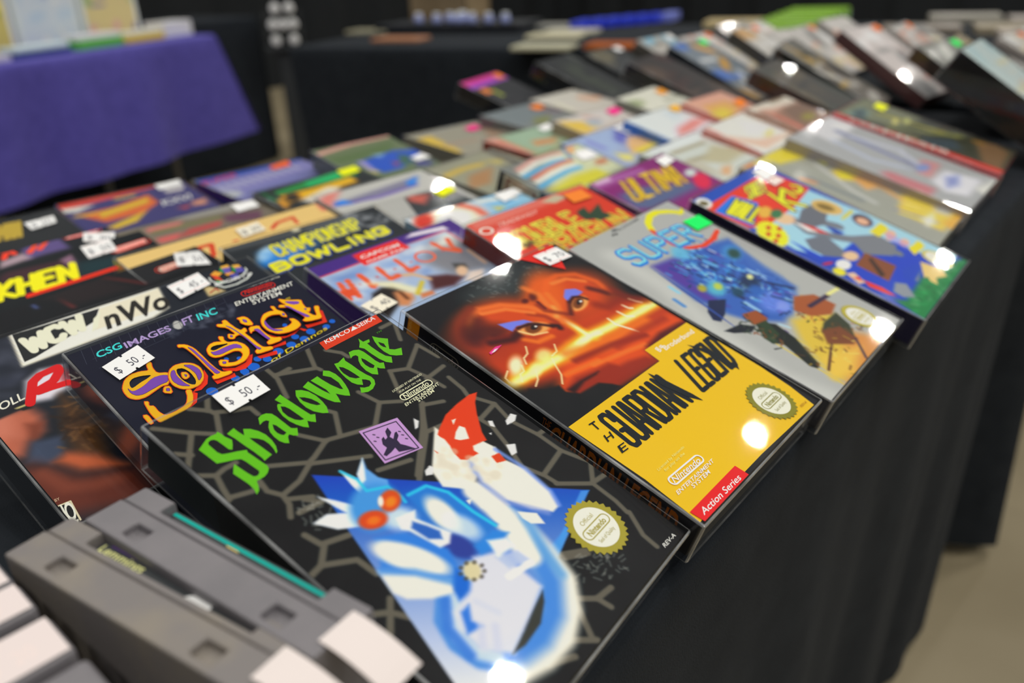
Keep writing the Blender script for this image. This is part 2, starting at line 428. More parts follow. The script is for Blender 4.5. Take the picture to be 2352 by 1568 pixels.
# price stickers: corners in 0.1 mm on the sleeve, colour, text, ruled
STICK = {
 'S': [[[[306,26],[518,22],[511,136],[301,143]],[226,226,222],"$   50 .-",0]],
 'So': [[[[99,182],[302,133],[320,254],[119,300]],[226,226,222],"$   50 .-",0]],
 'WCW': [[[[1253,3],[1483,-33],[1480,113],[1251,156]],[226,226,222],"$   45 -",1]],
 'C': [[[[1571,-129],[1730,-44],[1671,176],[1473,54]],[226,226,222],"$  50",0]],
 'B': [[[[1248,22],[1486,20],[1443,204],[1214,210]],[226,226,222],"$  50",1]],
 'A': [[[[1589,-222],[1793,-107],[1716,44],[1527,-86]],[226,226,222],"$  80",1]],
 'GT': [[[[969,200],[1220,180],[1185,328],[968,361]],[226,226,222],"$ 40",0]],
 'SF': [[[[1006,-33],[1284,-60],[1253,164],[999,206]],[226,226,222],"",0]],
 'BG': [[[[947,87],[1166,73],[1149,214],[925,237]],[206,200,184],"$ 30",0]],
 'GR': [[[[1310,59],[1546,74],[1500,262],[1261,271]],[226,226,222],"",0]],
 'BW': [[[[896,-79],[1196,-182],[1123,35],[865,76]],[240,90,50],"",0]],
 'G': [[[[1035,46],[1251,56],[1255,178],[1046,168]],[226,226,222],"$  70",1]],
 'Wi': [[[[-105,516],[85,488],[108,612],[-82,636]],[214,206,190],"$  40",0]],
 'DD': [[[[1021,70],[1231,86],[1219,209],[1003,201]],[252,116,44],"",0]],
 'K': [[[[1114,257],[1328,274],[1309,400],[1098,390]],[24,228,92],"",0]],
 'Ul': [[[[1045,69],[1248,58],[1237,168],[998,198]],[226,226,222],"",0]],
 'W': [[[[1009,62],[1226,67],[1181,207],[984,208]],[226,226,222],"",0],[[[971,219],[1153,219],[1149,297],[955,297]],[222,196,190],"",0]],
 'Y': [[[[1131,362],[1364,337],[1342,484],[1096,498]],[208,238,8],"",0]],
 'GY': [[[[965,223],[1252,200],[1239,338],[907,353]],[208,238,8],"",0]],
 'RB': [[[[1074,-150],[1349,-169],[1344,-61],[1044,9]],[226,226,222],"",0]],
 'MB': [[[[826,-75],[1043,-124],[1047,4],[829,61]],[208,238,8],"",0]],
 'GO': [[[[1042,-90],[1290,-103],[1248,52],[1002,79]],[208,238,8],"",0]],
 'GL': [[[[864,749],[1067,697],[1094,844],[877,869]],[226,226,222],"",0]],
 'GK': [[[[853,258],[1116,167],[1055,402],[827,443]],[248,44,124],"",0]],
 'RG': [[[[1005,55],[1305,-9],[1212,181],[956,213]],[226,226,222],"",0]],
 'RL': [[[[1003,158],[1221,183],[1189,316],[940,306]],[226,226,222],"",0]],
 'WY': [[[[1102,107],[1364,50],[1357,213],[1076,276]],[248,44,124],"",0]],
 'BY': [[[[1106,71],[1370,39],[1265,267],[1088,271]],[226,226,222],"",0]],
 'WB': [[[[946,40],[1191,14],[1165,152],[950,171]],[252,160,40],"",0]],
 'PE': [[[[965,322],[1262,308],[1176,450],[841,478]],[252,116,44],"",0]],
 'WO': [[[[1072,139],[1306,124],[1232,297],[1013,280]],[250,140,40],"",0]],
 'DG': [[[[1156,162],[1413,148],[1323,344],[1105,348]],[252,116,44],"",0]],
}
# printed covers (far ones have the sleeves' reflected wash mixed into the ink), 0.1 mm from the top left corner: pg area, ln brush line, el soft ellipse, gr graded area, vp/vl crisp shape/line, tx lettering, ov pill, ring, seal
ART = {
 'S': {'grid':0.5,'base':[20,25,28],'ops':[
["ln",[[35,30],[126,131],[206,205]],1.15,0.5,[88,84,74],1.0],
["ln",[[129,135],[56,220],[5,277]],1.15,0.5,[88,84,74],1.0],
["ln",[[18,184],[60,227]],1.15,0.5,[88,84,74],1.0],
["ln",[[201,24],[255,80],[263,110],[212,193]],1.15,0.5,[88,84,74],1.0],
["ln",[[291,18],[249,76]],1.15,0.5,[88,84,74],1.0],
["ln",[[270,101],[325,134],[388,160],[388,207]],1.15,0.5,[88,84,74],1.0],
["ln",[[591,8],[590,75],[588,94],[543,201]],1.15,0.5,[88,84,74],1.0],
["ln",[[596,69],[758,135]],1.15,0.5,[88,84,74],1.0],
["ln",[[827,11],[766,131],[775,158]],1.15,0.5,[88,84,74],1.0],
["ln",[[13,318],[65,361],[106,353],[158,355]],1.15,0.5,[88,84,74],1.0],
["ln",[[65,361],[44,424],[30,477],[-2,488]],1.15,0.5,[88,84,74],1.0],
["ln",[[34,472],[115,501],[153,492]],1.15,0.5,[88,84,74],1.0],
["ln",[[226,436],[366,526],[400,519],[499,481],[558,501],[701,548]],1.15,0.5,[88,84,74],1.0],
["ln",[[496,484],[434,392]],1.15,0.5,[88,84,74],1.0],
["ln",[[561,498],[637,390],[617,356]],1.15,0.5,[88,84,74],1.0],
["ln",[[362,531],[576,654]],1.15,0.5,[88,84,74],1.0],
["ln",[[357,536],[277,572],[184,584],[154,534],[165,478]],1.15,0.5,[88,84,74],1.0],
["ln",[[184,584],[173,632],[137,679]],1.15,0.5,[88,84,74],1.0],
["ln",[[189,613],[262,660]],1.15,0.5,[88,84,74],1.0],
["ln",[[689,567],[831,461],[806,360]],1.15,0.5,[88,84,74],1.0],
["ln",[[831,461],[915,515]],1.15,0.5,[88,84,74],1.0],
["ln",[[984,578],[862,685],[646,847]],1.15,0.5,[88,84,74],1.0],
["ln",[[971,589],[1067,631]],1.15,0.5,[88,84,74],1.0],
["ln",[[1019,348],[950,468]],1.15,0.5,[88,84,74],1.0],
["ln",[[1019,348],[1101,386],[1265,297]],1.15,0.5,[88,84,74],1.0],
["ln",[[1101,386],[1130,474],[1143,570]],1.15,0.5,[88,84,74],1.0],
["ln",[[885,75],[930,129],[935,166]],1.15,0.5,[88,84,74],1.0],
["ln",[[1253,474],[1117,485]],1.15,0.5,[88,84,74],1.0],
["ln",[[688,773],[545,727]],1.15,0.5,[88,84,74],1.0],
["ln",[[1213,106],[1304,108],[1226,223]],1.15,0.5,[88,84,74],1.0],
["ln",[[1265,297],[1283,415]],1.15,0.5,[88,84,74],1.0],
["ln",[[672,73],[590,75]],1.15,0.5,[88,84,74],1.0],
["ln",[[969,585],[847,718],[633,868]],1.2,0.5,[88,84,74],1.0],
["ln",[[858,709],[972,730]],1.2,0.5,[88,84,74],1.0],
["ln",[[1203,708],[1247,789],[1217,905],[1249,1038],[1251,1164]],1.2,0.5,[88,84,74],1.0],
["ln",[[1110,802],[1120,873],[1085,977],[1031,1104],[1068,1201],[1075,1257]],1.2,0.5,[88,84,74],1.0],
["ln",[[1251,1164],[1079,1193]],1.2,0.5,[88,84,74],1.0],
["ln",[[1251,1164],[1302,1294],[1205,1366]],1.2,0.5,[88,84,74],1.0],
["ln",[[1070,1260],[1200,1369],[1196,1490],[1181,1557]],1.2,0.5,[88,84,74],1.0],
["ln",[[1205,1366],[1302,1380]],1.2,0.5,[88,84,74],1.0],
["ln",[[1189,1564],[1128,1667],[1121,1737]],1.2,0.5,[88,84,74],1.0],
["ln",[[778,1500],[867,1552]],1.2,0.5,[88,84,74],1.0],
["ln",[[1247,789],[1118,809]],1.2,0.5,[88,84,74],1.0],
["ln",[[1249,1038],[1351,1046]],1.2,0.5,[88,84,74],1.0],
["ln",[[1212,542],[1204,633],[1181,692]],1.2,0.5,[88,84,74],1.0],
["ln",[[1302,1294],[1405,1343]],1.2,0.5,[88,84,74],1.0],
["ln",[[173,684],[268,699],[231,650]],1.25,0.5,[88,84,74],1.0],
["ln",[[120,770],[138,850],[75,903],[17,911]],1.25,0.5,[88,84,74],1.0],
["ln",[[146,842],[237,874]],1.25,0.5,[88,84,74],1.0],
["ln",[[75,903],[183,970],[191,1056]],1.25,0.5,[88,84,74],1.0],
["ln",[[153,1158],[114,1195],[153,1261]],1.25,0.5,[88,84,74],1.0],
["ln",[[114,1195],[46,1144]],1.25,0.5,[88,84,74],1.0],
["ln",[[99,1209],[24,1279],[14,1350]],1.25,0.5,[88,84,74],1.0],
["ln",[[780,1480],[966,1595]],1.25,0.5,[88,84,74],1.0],
["ln",[[652,1628],[716,1688],[725,1745]],1.25,0.5,[88,84,74],1.0],
["ln",[[642,1634],[561,1759]],1.25,0.5,[88,84,74],1.0],
["ln",[[484,1699],[567,1779]],1.25,0.5,[88,84,74],1.0],
["ln",[[716,1688],[800,1701]],1.25,0.5,[88,84,74],1.0],
["ln",[[355,1702],[452,1755]],1.25,0.5,[88,84,74],1.0],
["ln",[[24,1279],[-42,1255]],1.25,0.5,[88,84,74],1.0],
["sp",1,26,[226,714],[48,42],[-35,37],3.2,0.2,0.3,[[130,130,122]],0.5,0.45,0],
["sp",2,30,[846,1609],[83,76],[-66,40],3.2,0.2,0.3,[[130,130,122]],0.5,0.45,0],
["sp",3,18,[914,1601],[42,39],[-35,21],3.2,0.2,0.3,[[130,130,122]],0.5,0.45,0],
["sp",4,40,[375,1592],[58,57],[-43,30],3.2,0.2,0.3,[[130,130,122]],0.5,0.45,0],
["gr",[[331,579],[1155,1378],[786,1468],[289,1588],[56,1642],[57,1579],[167,1171],[250,861]],[703,905],[0,62,172],[136,1580],[205,208,222],0.5],
["pg",[[765,1449],[1121,1355],[1155,1378],[786,1468]],0.6,[70,140,215],0.8],
["pg",[[740,1426],[932,1420],[760,1479]],0.8,[60,140,220],0.7],
["ln",[[776,1080],[783,1161],[762,1288],[723,1411],[663,1524],[571,1599],[467,1637],[355,1630],[270,1596],[213,1520],[202,1431],[232,1351],[302,1298]],4.6,1.2,[70,130,205],1.0],
["ln",[[756,1265],[723,1411],[679,1539],[590,1617],[477,1662],[368,1657],[278,1626]],6.8,2.5,[222,218,204],1.0],
["ln",[[761,1233],[706,1396],[641,1520],[536,1597],[420,1621],[326,1603],[268,1574]],5.0,4.0,[55,120,205],0.95],
["ln",[[769,1056],[763,1162],[731,1296],[679,1388]],5.5,2.0,[222,218,204],1.0],
["ln",[[813,1279],[740,1426],[704,1529]],2.2,2.4,[70,140,205],0.7],
["ln",[[250,1563],[211,1497],[214,1421],[254,1358],[324,1319]],2.4,1.5,[190,205,230],0.9],
["ln",[[190,1490],[211,1375],[286,1299]],2.0,1.5,[50,110,200],0.9],
["pg",[[766,1015],[719,1124],[818,1191],[841,1117]],1.2,[222,218,204],1.0],
["pg",[[909,713],[793,804],[708,871],[681,953],[757,1036],[882,996],[881,876],[919,783]],0.8,[222,218,204],1.0],
["pg",[[910,899],[857,956],[822,1043],[823,1158],[872,1266],[931,1337],[975,1336],[1016,1266],[1033,1122],[1002,1025],[1031,957],[996,908]],0.8,[222,218,204],1.0],
["ln",[[1018,967],[1033,1122],[1016,1266],[981,1332]],1.1,1,[110,140,215],0.8],
["ln",[[870,946],[822,1043],[821,1175],[910,1323]],1.2,1.6,[120,140,200],0.7],
["pg",[[1240,689],[1199,677],[1104,680],[1006,694],[911,735],[887,749],[878,776],[874,824],[859,862],[852,906],[873,926],[949,935],[987,899],[1032,909],[1054,865],[1126,779],[1179,727]],0.35,[205,58,22],1.0],
["pg",[[972,980],[1016,990],[1003,1038],[960,1020]],0.35,[200,60,24],1.0],
["pg",[[804,801],[811,820],[801,823]],0.35,[200,60,24],1.0],
["pg",[[961,791],[1003,776],[1015,799],[977,853],[939,834],[925,814]],0.3,[222,218,204],1.0],
["pg",[[1003,733],[1026,737],[987,756]],0.3,[222,218,204],1.0],
["pg",[[879,743],[889,786],[878,827],[849,870],[816,860],[808,804]],0.5,[222,218,204],1.0],
["pg",[[957,891],[1014,903],[1025,946],[982,979],[943,939],[939,911]],0.5,[222,218,204],1.0],
["pg",[[877,620],[884,644],[851,669],[833,669]],0.3,[205,205,205],1.0],
["pg",[[1198,890],[1256,876],[1270,900],[1235,918],[1181,912]],0.3,[205,205,205],1.0],
["pg",[[1079,981],[1118,1004],[1079,1042],[1047,1036]],0.3,[205,205,205],1.0],
["pg",[[1132,838],[1149,851],[1127,884],[1115,864]],0.3,[205,205,205],1.0],
["pg",[[688,851],[726,843],[731,863],[699,884],[673,870]],0.3,[205,205,205],1.0],
["pg",[[1073,889],[1086,894],[1073,903]],0.3,[205,205,205],1.0],
["sp",9,46,[840,953],[82,109],[-54,19],0.8,1.2,2.2,[[205,198,180]],0.9,0.5,0],
["el",[545,1096],[39,189],[-127,39],0.35,[40,105,190],0.9],
["pg",[[534,892],[626,897],[682,981],[691,1118],[705,1220],[602,1216],[534,1104],[524,973]],1.2,[35,110,195],1.0],
["ln",[[543,890],[633,906],[676,986],[677,1115],[691,1216]],0.6,0.9,[40,185,225],0.9],
["el",[574,1043],[-12,94],[-50,0],0.35,[222,218,204],1.0],
["el",[589,1136],[22,72],[-44,22],0.5,[205,215,235],0.8],
["el",[503,1179],[22,70],[-46,17],0.3,[42,58,140],1.0],
["pg",[[295,943],[398,1000],[466,1162],[430,1245],[343,1290],[325,1148],[222,1054]],1.5,[45,115,205],1.0],
["el",[330,1096],[65,132],[-51,25],0.25,[222,218,204],1.0],
["el",[293,1014],[17,39],[-29,14],0.5,[222,218,204],0.8],
["pg",[[203,1052],[292,1150],[371,1254],[338,1301],[259,1258],[194,1199],[176,1150]],1.2,[222,218,204],1.0],
["ln",[[214,1062],[297,1146],[370,1268]],1.6,1.6,[60,130,210],0.8],
["pg",[[419,1234],[431,1310],[369,1346],[323,1333],[343,1290]],1.4,[25,95,195],1.0],
["pg",[[507,1249],[599,1299],[601,1508],[304,1595],[229,1507],[238,1402],[274,1347],[387,1332]],1.6,[205,205,222],0.95],
["pg",[[571,1307],[662,1347],[666,1411],[571,1374]],1.2,[165,180,225],0.9],
["ln",[[541,1396],[656,1418]],1.3,0.8,[232,230,220],1.0],
["pg",[[292,1364],[339,1364],[295,1412],[307,1453],[243,1435]],1.2,[45,110,205],1.0],
["ln",[[366,1374],[390,1458]],1,1.4,[190,195,220],0.7],
["ln",[[339,1484],[279,1542]],1.2,1.6,[185,190,220],0.7],
["ln",[[303,1449],[249,1498]],1.2,1.6,[185,190,220],0.7],
["pg",[[551,1222],[666,1221],[706,1274],[620,1284],[541,1263]],1.3,[40,120,205],1.0],
["pg",[[608,1239],[676,1282],[669,1328],[579,1315]],1.2,[215,220,230],1.0],
["pg",[[588,1520],[554,1551],[469,1594],[358,1604],[297,1591],[410,1567]],0.6,[52,54,50],1.0],
["pg",[[273,671],[311,727],[355,800],[294,874],[225,830],[177,752],[243,754],[301,796]],0.7,[215,222,232],1.0],
["pg",[[427,630],[448,692],[447,745],[405,772],[411,714]],0.6,[225,225,220],1.0],
["pg",[[542,642],[516,692],[519,750],[538,785],[516,813],[457,772],[439,738],[467,688]],0.8,[90,150,220],1.0],
["pg",[[542,642],[508,686],[471,729],[439,738],[467,688]],0.8,[225,228,225],1.0],
["el",[406,844],[57,76],[-99,67],0.25,[60,135,205],1.0],
["ln",[[427,637],[447,708],[435,771],[512,809],[517,877],[509,906]],0.55,0.8,[40,180,225],0.9],
["el",[434,947],[34,47],[-50,25],0.5,[180,200,225],1.0],
["pg",[[422,936],[507,958],[478,985],[532,1120],[489,1149],[447,1137],[418,1010],[400,985]],1,[225,225,222],1.0],
["pg",[[460,987],[485,1035],[505,1087],[484,1119],[444,1084],[432,1005]],1,[40,90,175],1.0],
["el",[469,863],[26,31],[-47,30],0.25,[196,70,20],1.0],
["el",[466,869],[12,15],[-23,12],0.6,[232,120,24],1.0],
["el",[353,884],[50,27],[-25,34],0.25,[196,66,20],1.0],
["el",[352,888],[22,11],[-11,14],0.6,[226,105,24],1.0],
["el",[438,842],[1,13],[-19,14],0.5,[222,218,204],1.0],
["el",[457,1285],[16,31],[-36,22],0.3,[200,190,150],1.0],
["el",[457,1285],[26,37],[-41,23],0.12,[60,55,50],0.0],
["el",[491,1317],[7,6],[-8,6],0.5,[70,64,50],0.7],
["el",[464,1325],[7,6],[-8,6],0.5,[70,64,50],0.7],
["el",[433,1314],[7,6],[-7,6],0.5,[70,64,50],0.7],
["el",[414,1290],[7,6],[-7,6],0.5,[70,64,50],0.7],
["el",[415,1264],[7,6],[-7,6],0.5,[70,64,50],0.7],
["el",[436,1248],[7,6],[-7,6],0.5,[70,64,50],0.7],
["el",[467,1249],[7,6],[-8,6],0.5,[70,64,50],0.7],
["el",[493,1267],[7,6],[-8,6],0.5,[70,64,50],0.7],
["el",[503,1295],[7,6],[-8,6],0.5,[70,64,50],0.7],
["pg",[[816,1235],[872,1294],[854,1348],[810,1309],[805,1271]],0.5,[222,218,204],1.0],
["pg",[[699,1061],[724,1070],[694,1084]],0.4,[222,218,204],1.0],
["vp",[[96,221],[123,208],[151,194],[174,191],[196,194],[206,188],[210,205],[211,226],[221,255],[207,276],[190,296],[181,286],[179,258],[176,225],[171,214],[159,208],[146,211],[139,221],[139,241],[139,272],[146,291],[163,300],[196,313],[230,330],[224,342],[228,371],[232,411],[236,439],[230,454],[214,467],[193,474],[172,474],[158,472],[147,494],[134,513],[116,522],[125,495],[126,467],[122,434],[116,392],[135,370],[149,357],[152,385],[157,422],[163,449],[176,455],[190,449],[196,439],[193,414],[189,375],[184,354],[165,342],[135,330],[103,316],[102,301],[100,264]],[],[88,172,20]],
["vp",[[227,219],[265,210],[266,236],[271,266],[290,236],[312,253],[328,280],[337,311],[336,348],[327,383],[312,408],[302,413],[310,391],[315,358],[312,331],[300,309],[277,287],[278,312],[282,352],[286,407],[244,414],[247,400],[244,353],[238,306],[234,258]],[],[88,172,20]],
["vp",[[354,258],[374,225],[395,219],[415,223],[431,238],[435,261],[436,301],[437,346],[449,356],[457,360],[431,394],[417,382],[408,367],[396,374],[377,403],[364,392],[355,371],[354,341],[359,312],[371,289],[389,270],[397,264],[390,253],[376,251]],[[[394,285],[402,299],[404,329],[407,353],[390,358],[382,349],[377,332],[379,312]]],[88,172,20]],
["vp",[[494,184],[532,173],[534,200],[539,241],[544,292],[550,337],[567,346],[538,382],[525,368],[515,355],[495,387],[480,371],[467,345],[458,313],[457,273],[466,235],[479,216],[487,210],[502,220]],[[[487,227],[500,239],[506,260],[510,306],[512,341],[496,336],[481,320],[471,289],[472,256]]],[88,172,20]],
["vp",[[599,192],[620,205],[637,229],[645,268],[642,308],[634,343],[615,374],[594,360],[573,331],[564,295],[566,255],[578,218]],[[[582,232],[600,246],[616,270],[624,300],[624,318],[608,312],[592,287],[580,258]]],[88,172,20]],
["vp",[[637,195],[679,182],[683,218],[689,259],[700,297],[705,266],[691,185],[733,181],[734,207],[742,256],[756,298],[765,308],[779,265],[776,220],[755,192],[779,168],[799,186],[807,217],[805,253],[793,294],[779,327],[760,355],[743,340],[727,319],[720,308],[710,336],[699,360],[680,343],[667,315],[654,272],[645,230]],[],[88,172,20]],
["vp",[[849,165],[869,170],[915,158],[904,179],[908,217],[909,260],[914,299],[922,324],[918,347],[901,369],[870,384],[840,385],[811,371],[832,343],[846,356],[868,363],[890,355],[898,338],[889,323],[876,311],[854,340],[835,323],[825,300],[825,262],[830,228],[838,195]],[[[852,192],[865,206],[872,233],[876,268],[878,298],[858,291],[842,269],[838,234],[843,209]]],[88,172,20]],
["vp",[[935,183],[958,146],[986,148],[1010,160],[1017,183],[1018,221],[1017,257],[1022,282],[1039,290],[1014,323],[996,309],[989,296],[958,333],[938,314],[932,281],[938,243],[953,214],[973,192],[970,179],[954,176]],[[[976,208],[983,226],[986,258],[989,280],[972,290],[961,277],[958,251],[964,225]]],[88,172,20]],
["vp",[[1065,102],[1067,131],[1104,134],[1091,151],[1074,150],[1072,179],[1074,228],[1080,262],[1098,284],[1070,316],[1050,294],[1040,260],[1036,214],[1036,170],[1022,150],[1048,128]],[],[88,172,20]],
["vp",[[1131,127],[1148,152],[1181,183],[1155,210],[1130,240],[1149,257],[1185,267],[1150,306],[1123,291],[1102,271],[1096,236],[1100,198],[1113,160]],[[[1124,172],[1138,197],[1127,225],[1118,211],[1116,193]]],[88,172,20]],
["vp",[[895,-1],[1267,6],[1257,75],[884,76]],[],[196,56,30]],
["tx","KEMCO\u25b2SEIKA",[915,44],[1241,45],[924,17],[240,235,215],{"bold":0.01}],
["tx","TM",[1161,129],[1196,129],[1166,119],[60,130,30],{}],
["tx","LICENSED BY NINTENDO\u00b7",[925,455],[1122,455],[930,443],[226,220,180],{}],
["tx","FOR PLAY ON THE",[947,476],[1088,478],[951,466],[226,220,180],{}],
["tx","Nintendo",[939,517],[1097,520],[946,491],[226,220,180],{"bold":0.01}],
["ov",[941,505],[1104,509],1.99,0.55,[226,220,180]],
["tx","ENTERTAINMENT",[906,551],[1136,549],[911,534],[226,220,180],{"bold":0.01}],
["tx","SYSTEM",[970,567],[1080,566],[975,550],[226,220,180],{"bold":0.01}],
["vp",[[635,529],[822,574],[778,762],[590,720]],[],[176,136,190]],
["vl",[[643,547],[801,586]],0.28,[45,38,60]],
["vl",[[801,586],[763,750]],0.28,[45,38,60]],
["vl",[[763,750],[605,709]],0.28,[45,38,60]],
["vl",[[605,709],[643,547]],0.28,[45,38,60]],
["vp",[[619,685],[659,666],[659,643],[677,619],[694,614],[688,631],[704,627],[721,598],[746,588],[738,618],[714,631],[717,649],[747,628],[759,628],[749,649],[725,663],[719,687],[731,706],[751,746],[681,714],[686,688],[655,695],[624,698]],[],[45,38,60]],
["vl",[[766,633],[771,639]],0.3,[45,38,60]],
["vl",[[762,655],[767,661]],0.3,[45,38,60]],
["vl",[[759,680],[764,686]],0.3,[45,38,60]],
["vl",[[668,579],[673,585]],0.3,[45,38,60]],
["vl",[[670,600],[675,606]],0.3,[45,38,60]],
["vl",[[645,608],[650,614]],0.3,[45,38,60]],
["seal",[1006,1506],13.8,[150,140,50],[228,222,200]],
["tx","REV-A",[1140,1766],[1235,1770],[1147,1748],[205,205,200],{"bold":0.01}],
 ]},
 'G': {'grid':0.6,'base':[24,27,30],'ops':[
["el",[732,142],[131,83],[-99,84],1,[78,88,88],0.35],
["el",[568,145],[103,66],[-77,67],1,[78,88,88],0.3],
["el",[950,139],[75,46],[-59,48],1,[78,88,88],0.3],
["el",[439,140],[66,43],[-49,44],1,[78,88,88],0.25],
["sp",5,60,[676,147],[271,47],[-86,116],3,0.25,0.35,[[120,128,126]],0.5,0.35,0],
["pg",[[147,356],[488,348],[691,558],[1142,594],[1328,769],[1309,972],[844,978],[363,864],[76,782],[37,712],[49,553]],6,[170,54,16],1.0],
["pg",[[539,672],[793,799],[1272,867],[1303,967],[861,967],[828,1061],[216,1028],[171,893],[303,821]],4,[200,70,20],1.0],
["ln",[[46,719],[214,714],[460,733],[671,715],[842,734],[1087,744],[1279,751]],4.0,4.0,[250,190,40],1.0],
["ln",[[51,723],[217,727],[478,734],[690,716],[842,734],[1077,751],[1272,755]],1.6,2.4,[255,238,150],1.0],
["ln",[[690,494],[690,607],[688,703],[704,738]],2.6,3.0,[252,190,50],1.0],
["ln",[[687,505],[693,621],[690,716]],1,1.6,[255,240,170],1.0],
["ln",[[587,729],[690,716],[761,728]],1.8,2,[255,245,180],1.0],
["ln",[[460,733],[657,801],[1088,823]],2.5,5,[222,110,30],0.8],
["ln",[[916,683],[910,742],[949,819],[965,855]],0.4,0.9,[255,235,200],1.0],
["ln",[[1022,675],[1031,733],[1067,757]],0.4,0.9,[255,235,200],1.0],
["ln",[[1194,641],[1211,680],[1232,707]],0.4,0.9,[255,235,200],1.0],
["ln",[[1102,654],[1112,695],[1131,708]],0.4,0.9,[255,235,200],1.0],
["el",[169,638],[29,21],[57,-47],0.6,[255,235,190],0.9],
["el",[224,721],[32,12],[43,-35],0.6,[255,230,160],0.8],
["el",[346,676],[36,25],[46,-36],0.6,[250,225,140],0.8],
["el",[292,386],[195,108],[-170,133],0.5,[150,48,18],1.0],
["el",[439,389],[208,139],[-155,130],0.5,[190,66,20],1.0],
["el",[941,437],[197,127],[-204,151],0.5,[190,66,20],1.0],
["el",[786,337],[31,125],[-200,125],0.5,[205,85,28],1.0],
["ln",[[176,330],[265,248],[369,220],[496,258],[616,357],[676,473],[669,543]],1.6,2.5,[225,110,45],0.8],
["ln",[[823,308],[912,255],[1011,248],[1123,303],[1174,420],[1154,519]],1.4,2.5,[215,90,32],0.8],
["ln",[[807,338],[771,432],[722,503]],1.4,2.2,[225,110,40],0.8],
["ln",[[117,335],[194,248],[326,192]],2.5,3,[120,45,30],0.7],
["el",[244,388],[116,67],[-71,55],0.6,[70,28,22],0.9],
["ln",[[258,432],[329,481],[418,471]],1.8,2,[50,22,20],0.9],
["ln",[[590,539],[618,558],[612,578]],1.5,2,[45,20,20],1.0],
["el",[269,485],[155,60],[-44,38],0.6,[150,45,16],0.8],
["ln",[[366,529],[413,585],[516,597]],1.2,2,[228,120,40],0.7],
["ln",[[1074,441],[1104,487],[1127,530]],1.8,2.5,[70,26,18],0.9],
["el",[719,307],[23,15],[-36,29],0.6,[60,20,15],0.8],
["el",[643,310],[17,11],[-18,14],0.6,[60,20,15],0.8],
["ln",[[697,358],[686,416]],1,1.2,[70,22,16],1.0],
["ln",[[736,225],[760,308],[725,402]],1.6,2.5,[230,120,50],0.7],
["ln",[[735,435],[717,474],[681,501]],1.2,2,[240,150,70],0.8],
["ln",[[138,395],[190,316],[281,283]],4,5,[60,24,22],0.7],
["ln",[[201,450],[314,494],[384,483]],2.2,2.5,[40,18,18],0.8],
["ln",[[745,518],[669,430],[675,375]],1.4,2,[120,38,14],0.8],
["ln",[[972,564],[1012,617],[1134,616]],2.5,4,[120,36,16],0.7],
["ln",[[565,399],[625,464],[638,534]],1.2,2,[140,44,16],0.8],
["ln",[[917,286],[1031,302],[1111,380]],1,1.8,[236,130,60],0.7],
["ln",[[348,255],[488,298],[595,406]],1,1.8,[236,130,60],0.7],
["ln",[[454,797],[740,835],[972,897]],1.6,2.5,[120,34,16],0.8],
["ln",[[506,878],[755,916],[898,944]],1.2,2,[236,120,50],0.6],
["ln",[[323,835],[558,870]],1.4,2,[236,110,40],0.7],
["ln",[[745,862],[986,857],[1205,876]],2,3,[140,40,18],0.7],
["ln",[[1179,535],[1218,643],[1273,706]],3,4,[120,36,18],0.7],
["pg",[[350,365],[436,392],[501,418],[539,476],[485,463],[425,433],[368,449],[357,410]],0.8,[105,115,215],1.0],
["pg",[[935,366],[996,396],[1009,441],[959,449],[904,440],[848,457],[866,410]],0.8,[105,115,215],1.0],
["el",[489,500],[81,41],[-49,33],0.25,[232,150,80],1.0],
["el",[488,494],[43,24],[-41,30],0.25,[110,58,26],1.0],
["el",[497,491],[18,10],[-21,15],0.3,[34,18,14],1.0],
["el",[510,493],[6,4],[-7,5],0.3,[250,240,225],1.0],
["el",[894,500],[57,21],[-65,41],0.25,[232,150,80],1.0],
["el",[893,494],[31,15],[-47,32],0.25,[110,58,26],1.0],
["el",[903,490],[13,6],[-24,16],0.3,[34,18,14],1.0],
["el",[918,492],[7,5],[-8,6],0.3,[250,240,225],1.0],
["ln",[[415,449],[492,458],[544,496],[587,542]],0.9,1.2,[48,18,18],1.0],
["ln",[[854,460],[916,442],[953,461],[970,499]],0.9,1.2,[48,18,18],1.0],
["ln",[[854,460],[770,535]],1.4,1.6,[60,24,18],0.8],
["ln",[[399,470],[439,533],[522,561]],0.5,0.8,[250,190,130],0.9],
["ln",[[328,572],[291,614],[246,627],[220,664]],0.28,0.5,[255,225,170],0.9],
["ln",[[470,648],[434,692],[382,701]],0.28,0.5,[255,225,170],0.9],
["ln",[[224,721],[177,773],[127,799]],0.28,0.5,[255,225,170],0.9],
["ln",[[367,713],[337,758],[303,821],[251,868]],0.28,0.5,[255,225,170],0.9],
["ln",[[101,643],[51,671],[43,707]],0.28,0.5,[255,225,170],0.9],
["ln",[[193,656],[168,692],[133,698],[99,737]],0.28,0.5,[255,225,170],0.9],
["pg",[[237,900],[348,875],[474,900],[585,912],[621,960],[697,969],[808,1000],[840,1069],[203,1038]],2.5,[130,38,20],0.9],
["pg",[[235,909],[346,906],[487,921],[454,929],[358,925],[247,949]],1.5,[40,24,24],1.0],
["pg",[[885,959],[1061,933],[1239,950],[1320,965],[1272,986],[914,979]],2.5,[72,24,24],1.0],
["pg",[[14,818],[85,789],[154,849],[229,863],[220,913],[267,964],[411,974],[464,1023],[489,1063],[27,1072],[12,876]],1.2,[26,28,30],1.0],
["pg",[[-50,397],[-33,743],[25,866],[85,789],[46,719],[11,526]],5,[24,27,30],0.6],
["vp",[[27,1072],[838,1073],[850,971],[1294,977],[1332,1304],[1310,1450],[1273,1636],[1238,1813],[645,1770],[132,1768],[8,1779],[39,1489]],[],[250,172,8]],
["tx","Broderbund",[952,1044],[1245,1058],[961,1009],[252,246,230],{"bold":0.01,"cond":1}],
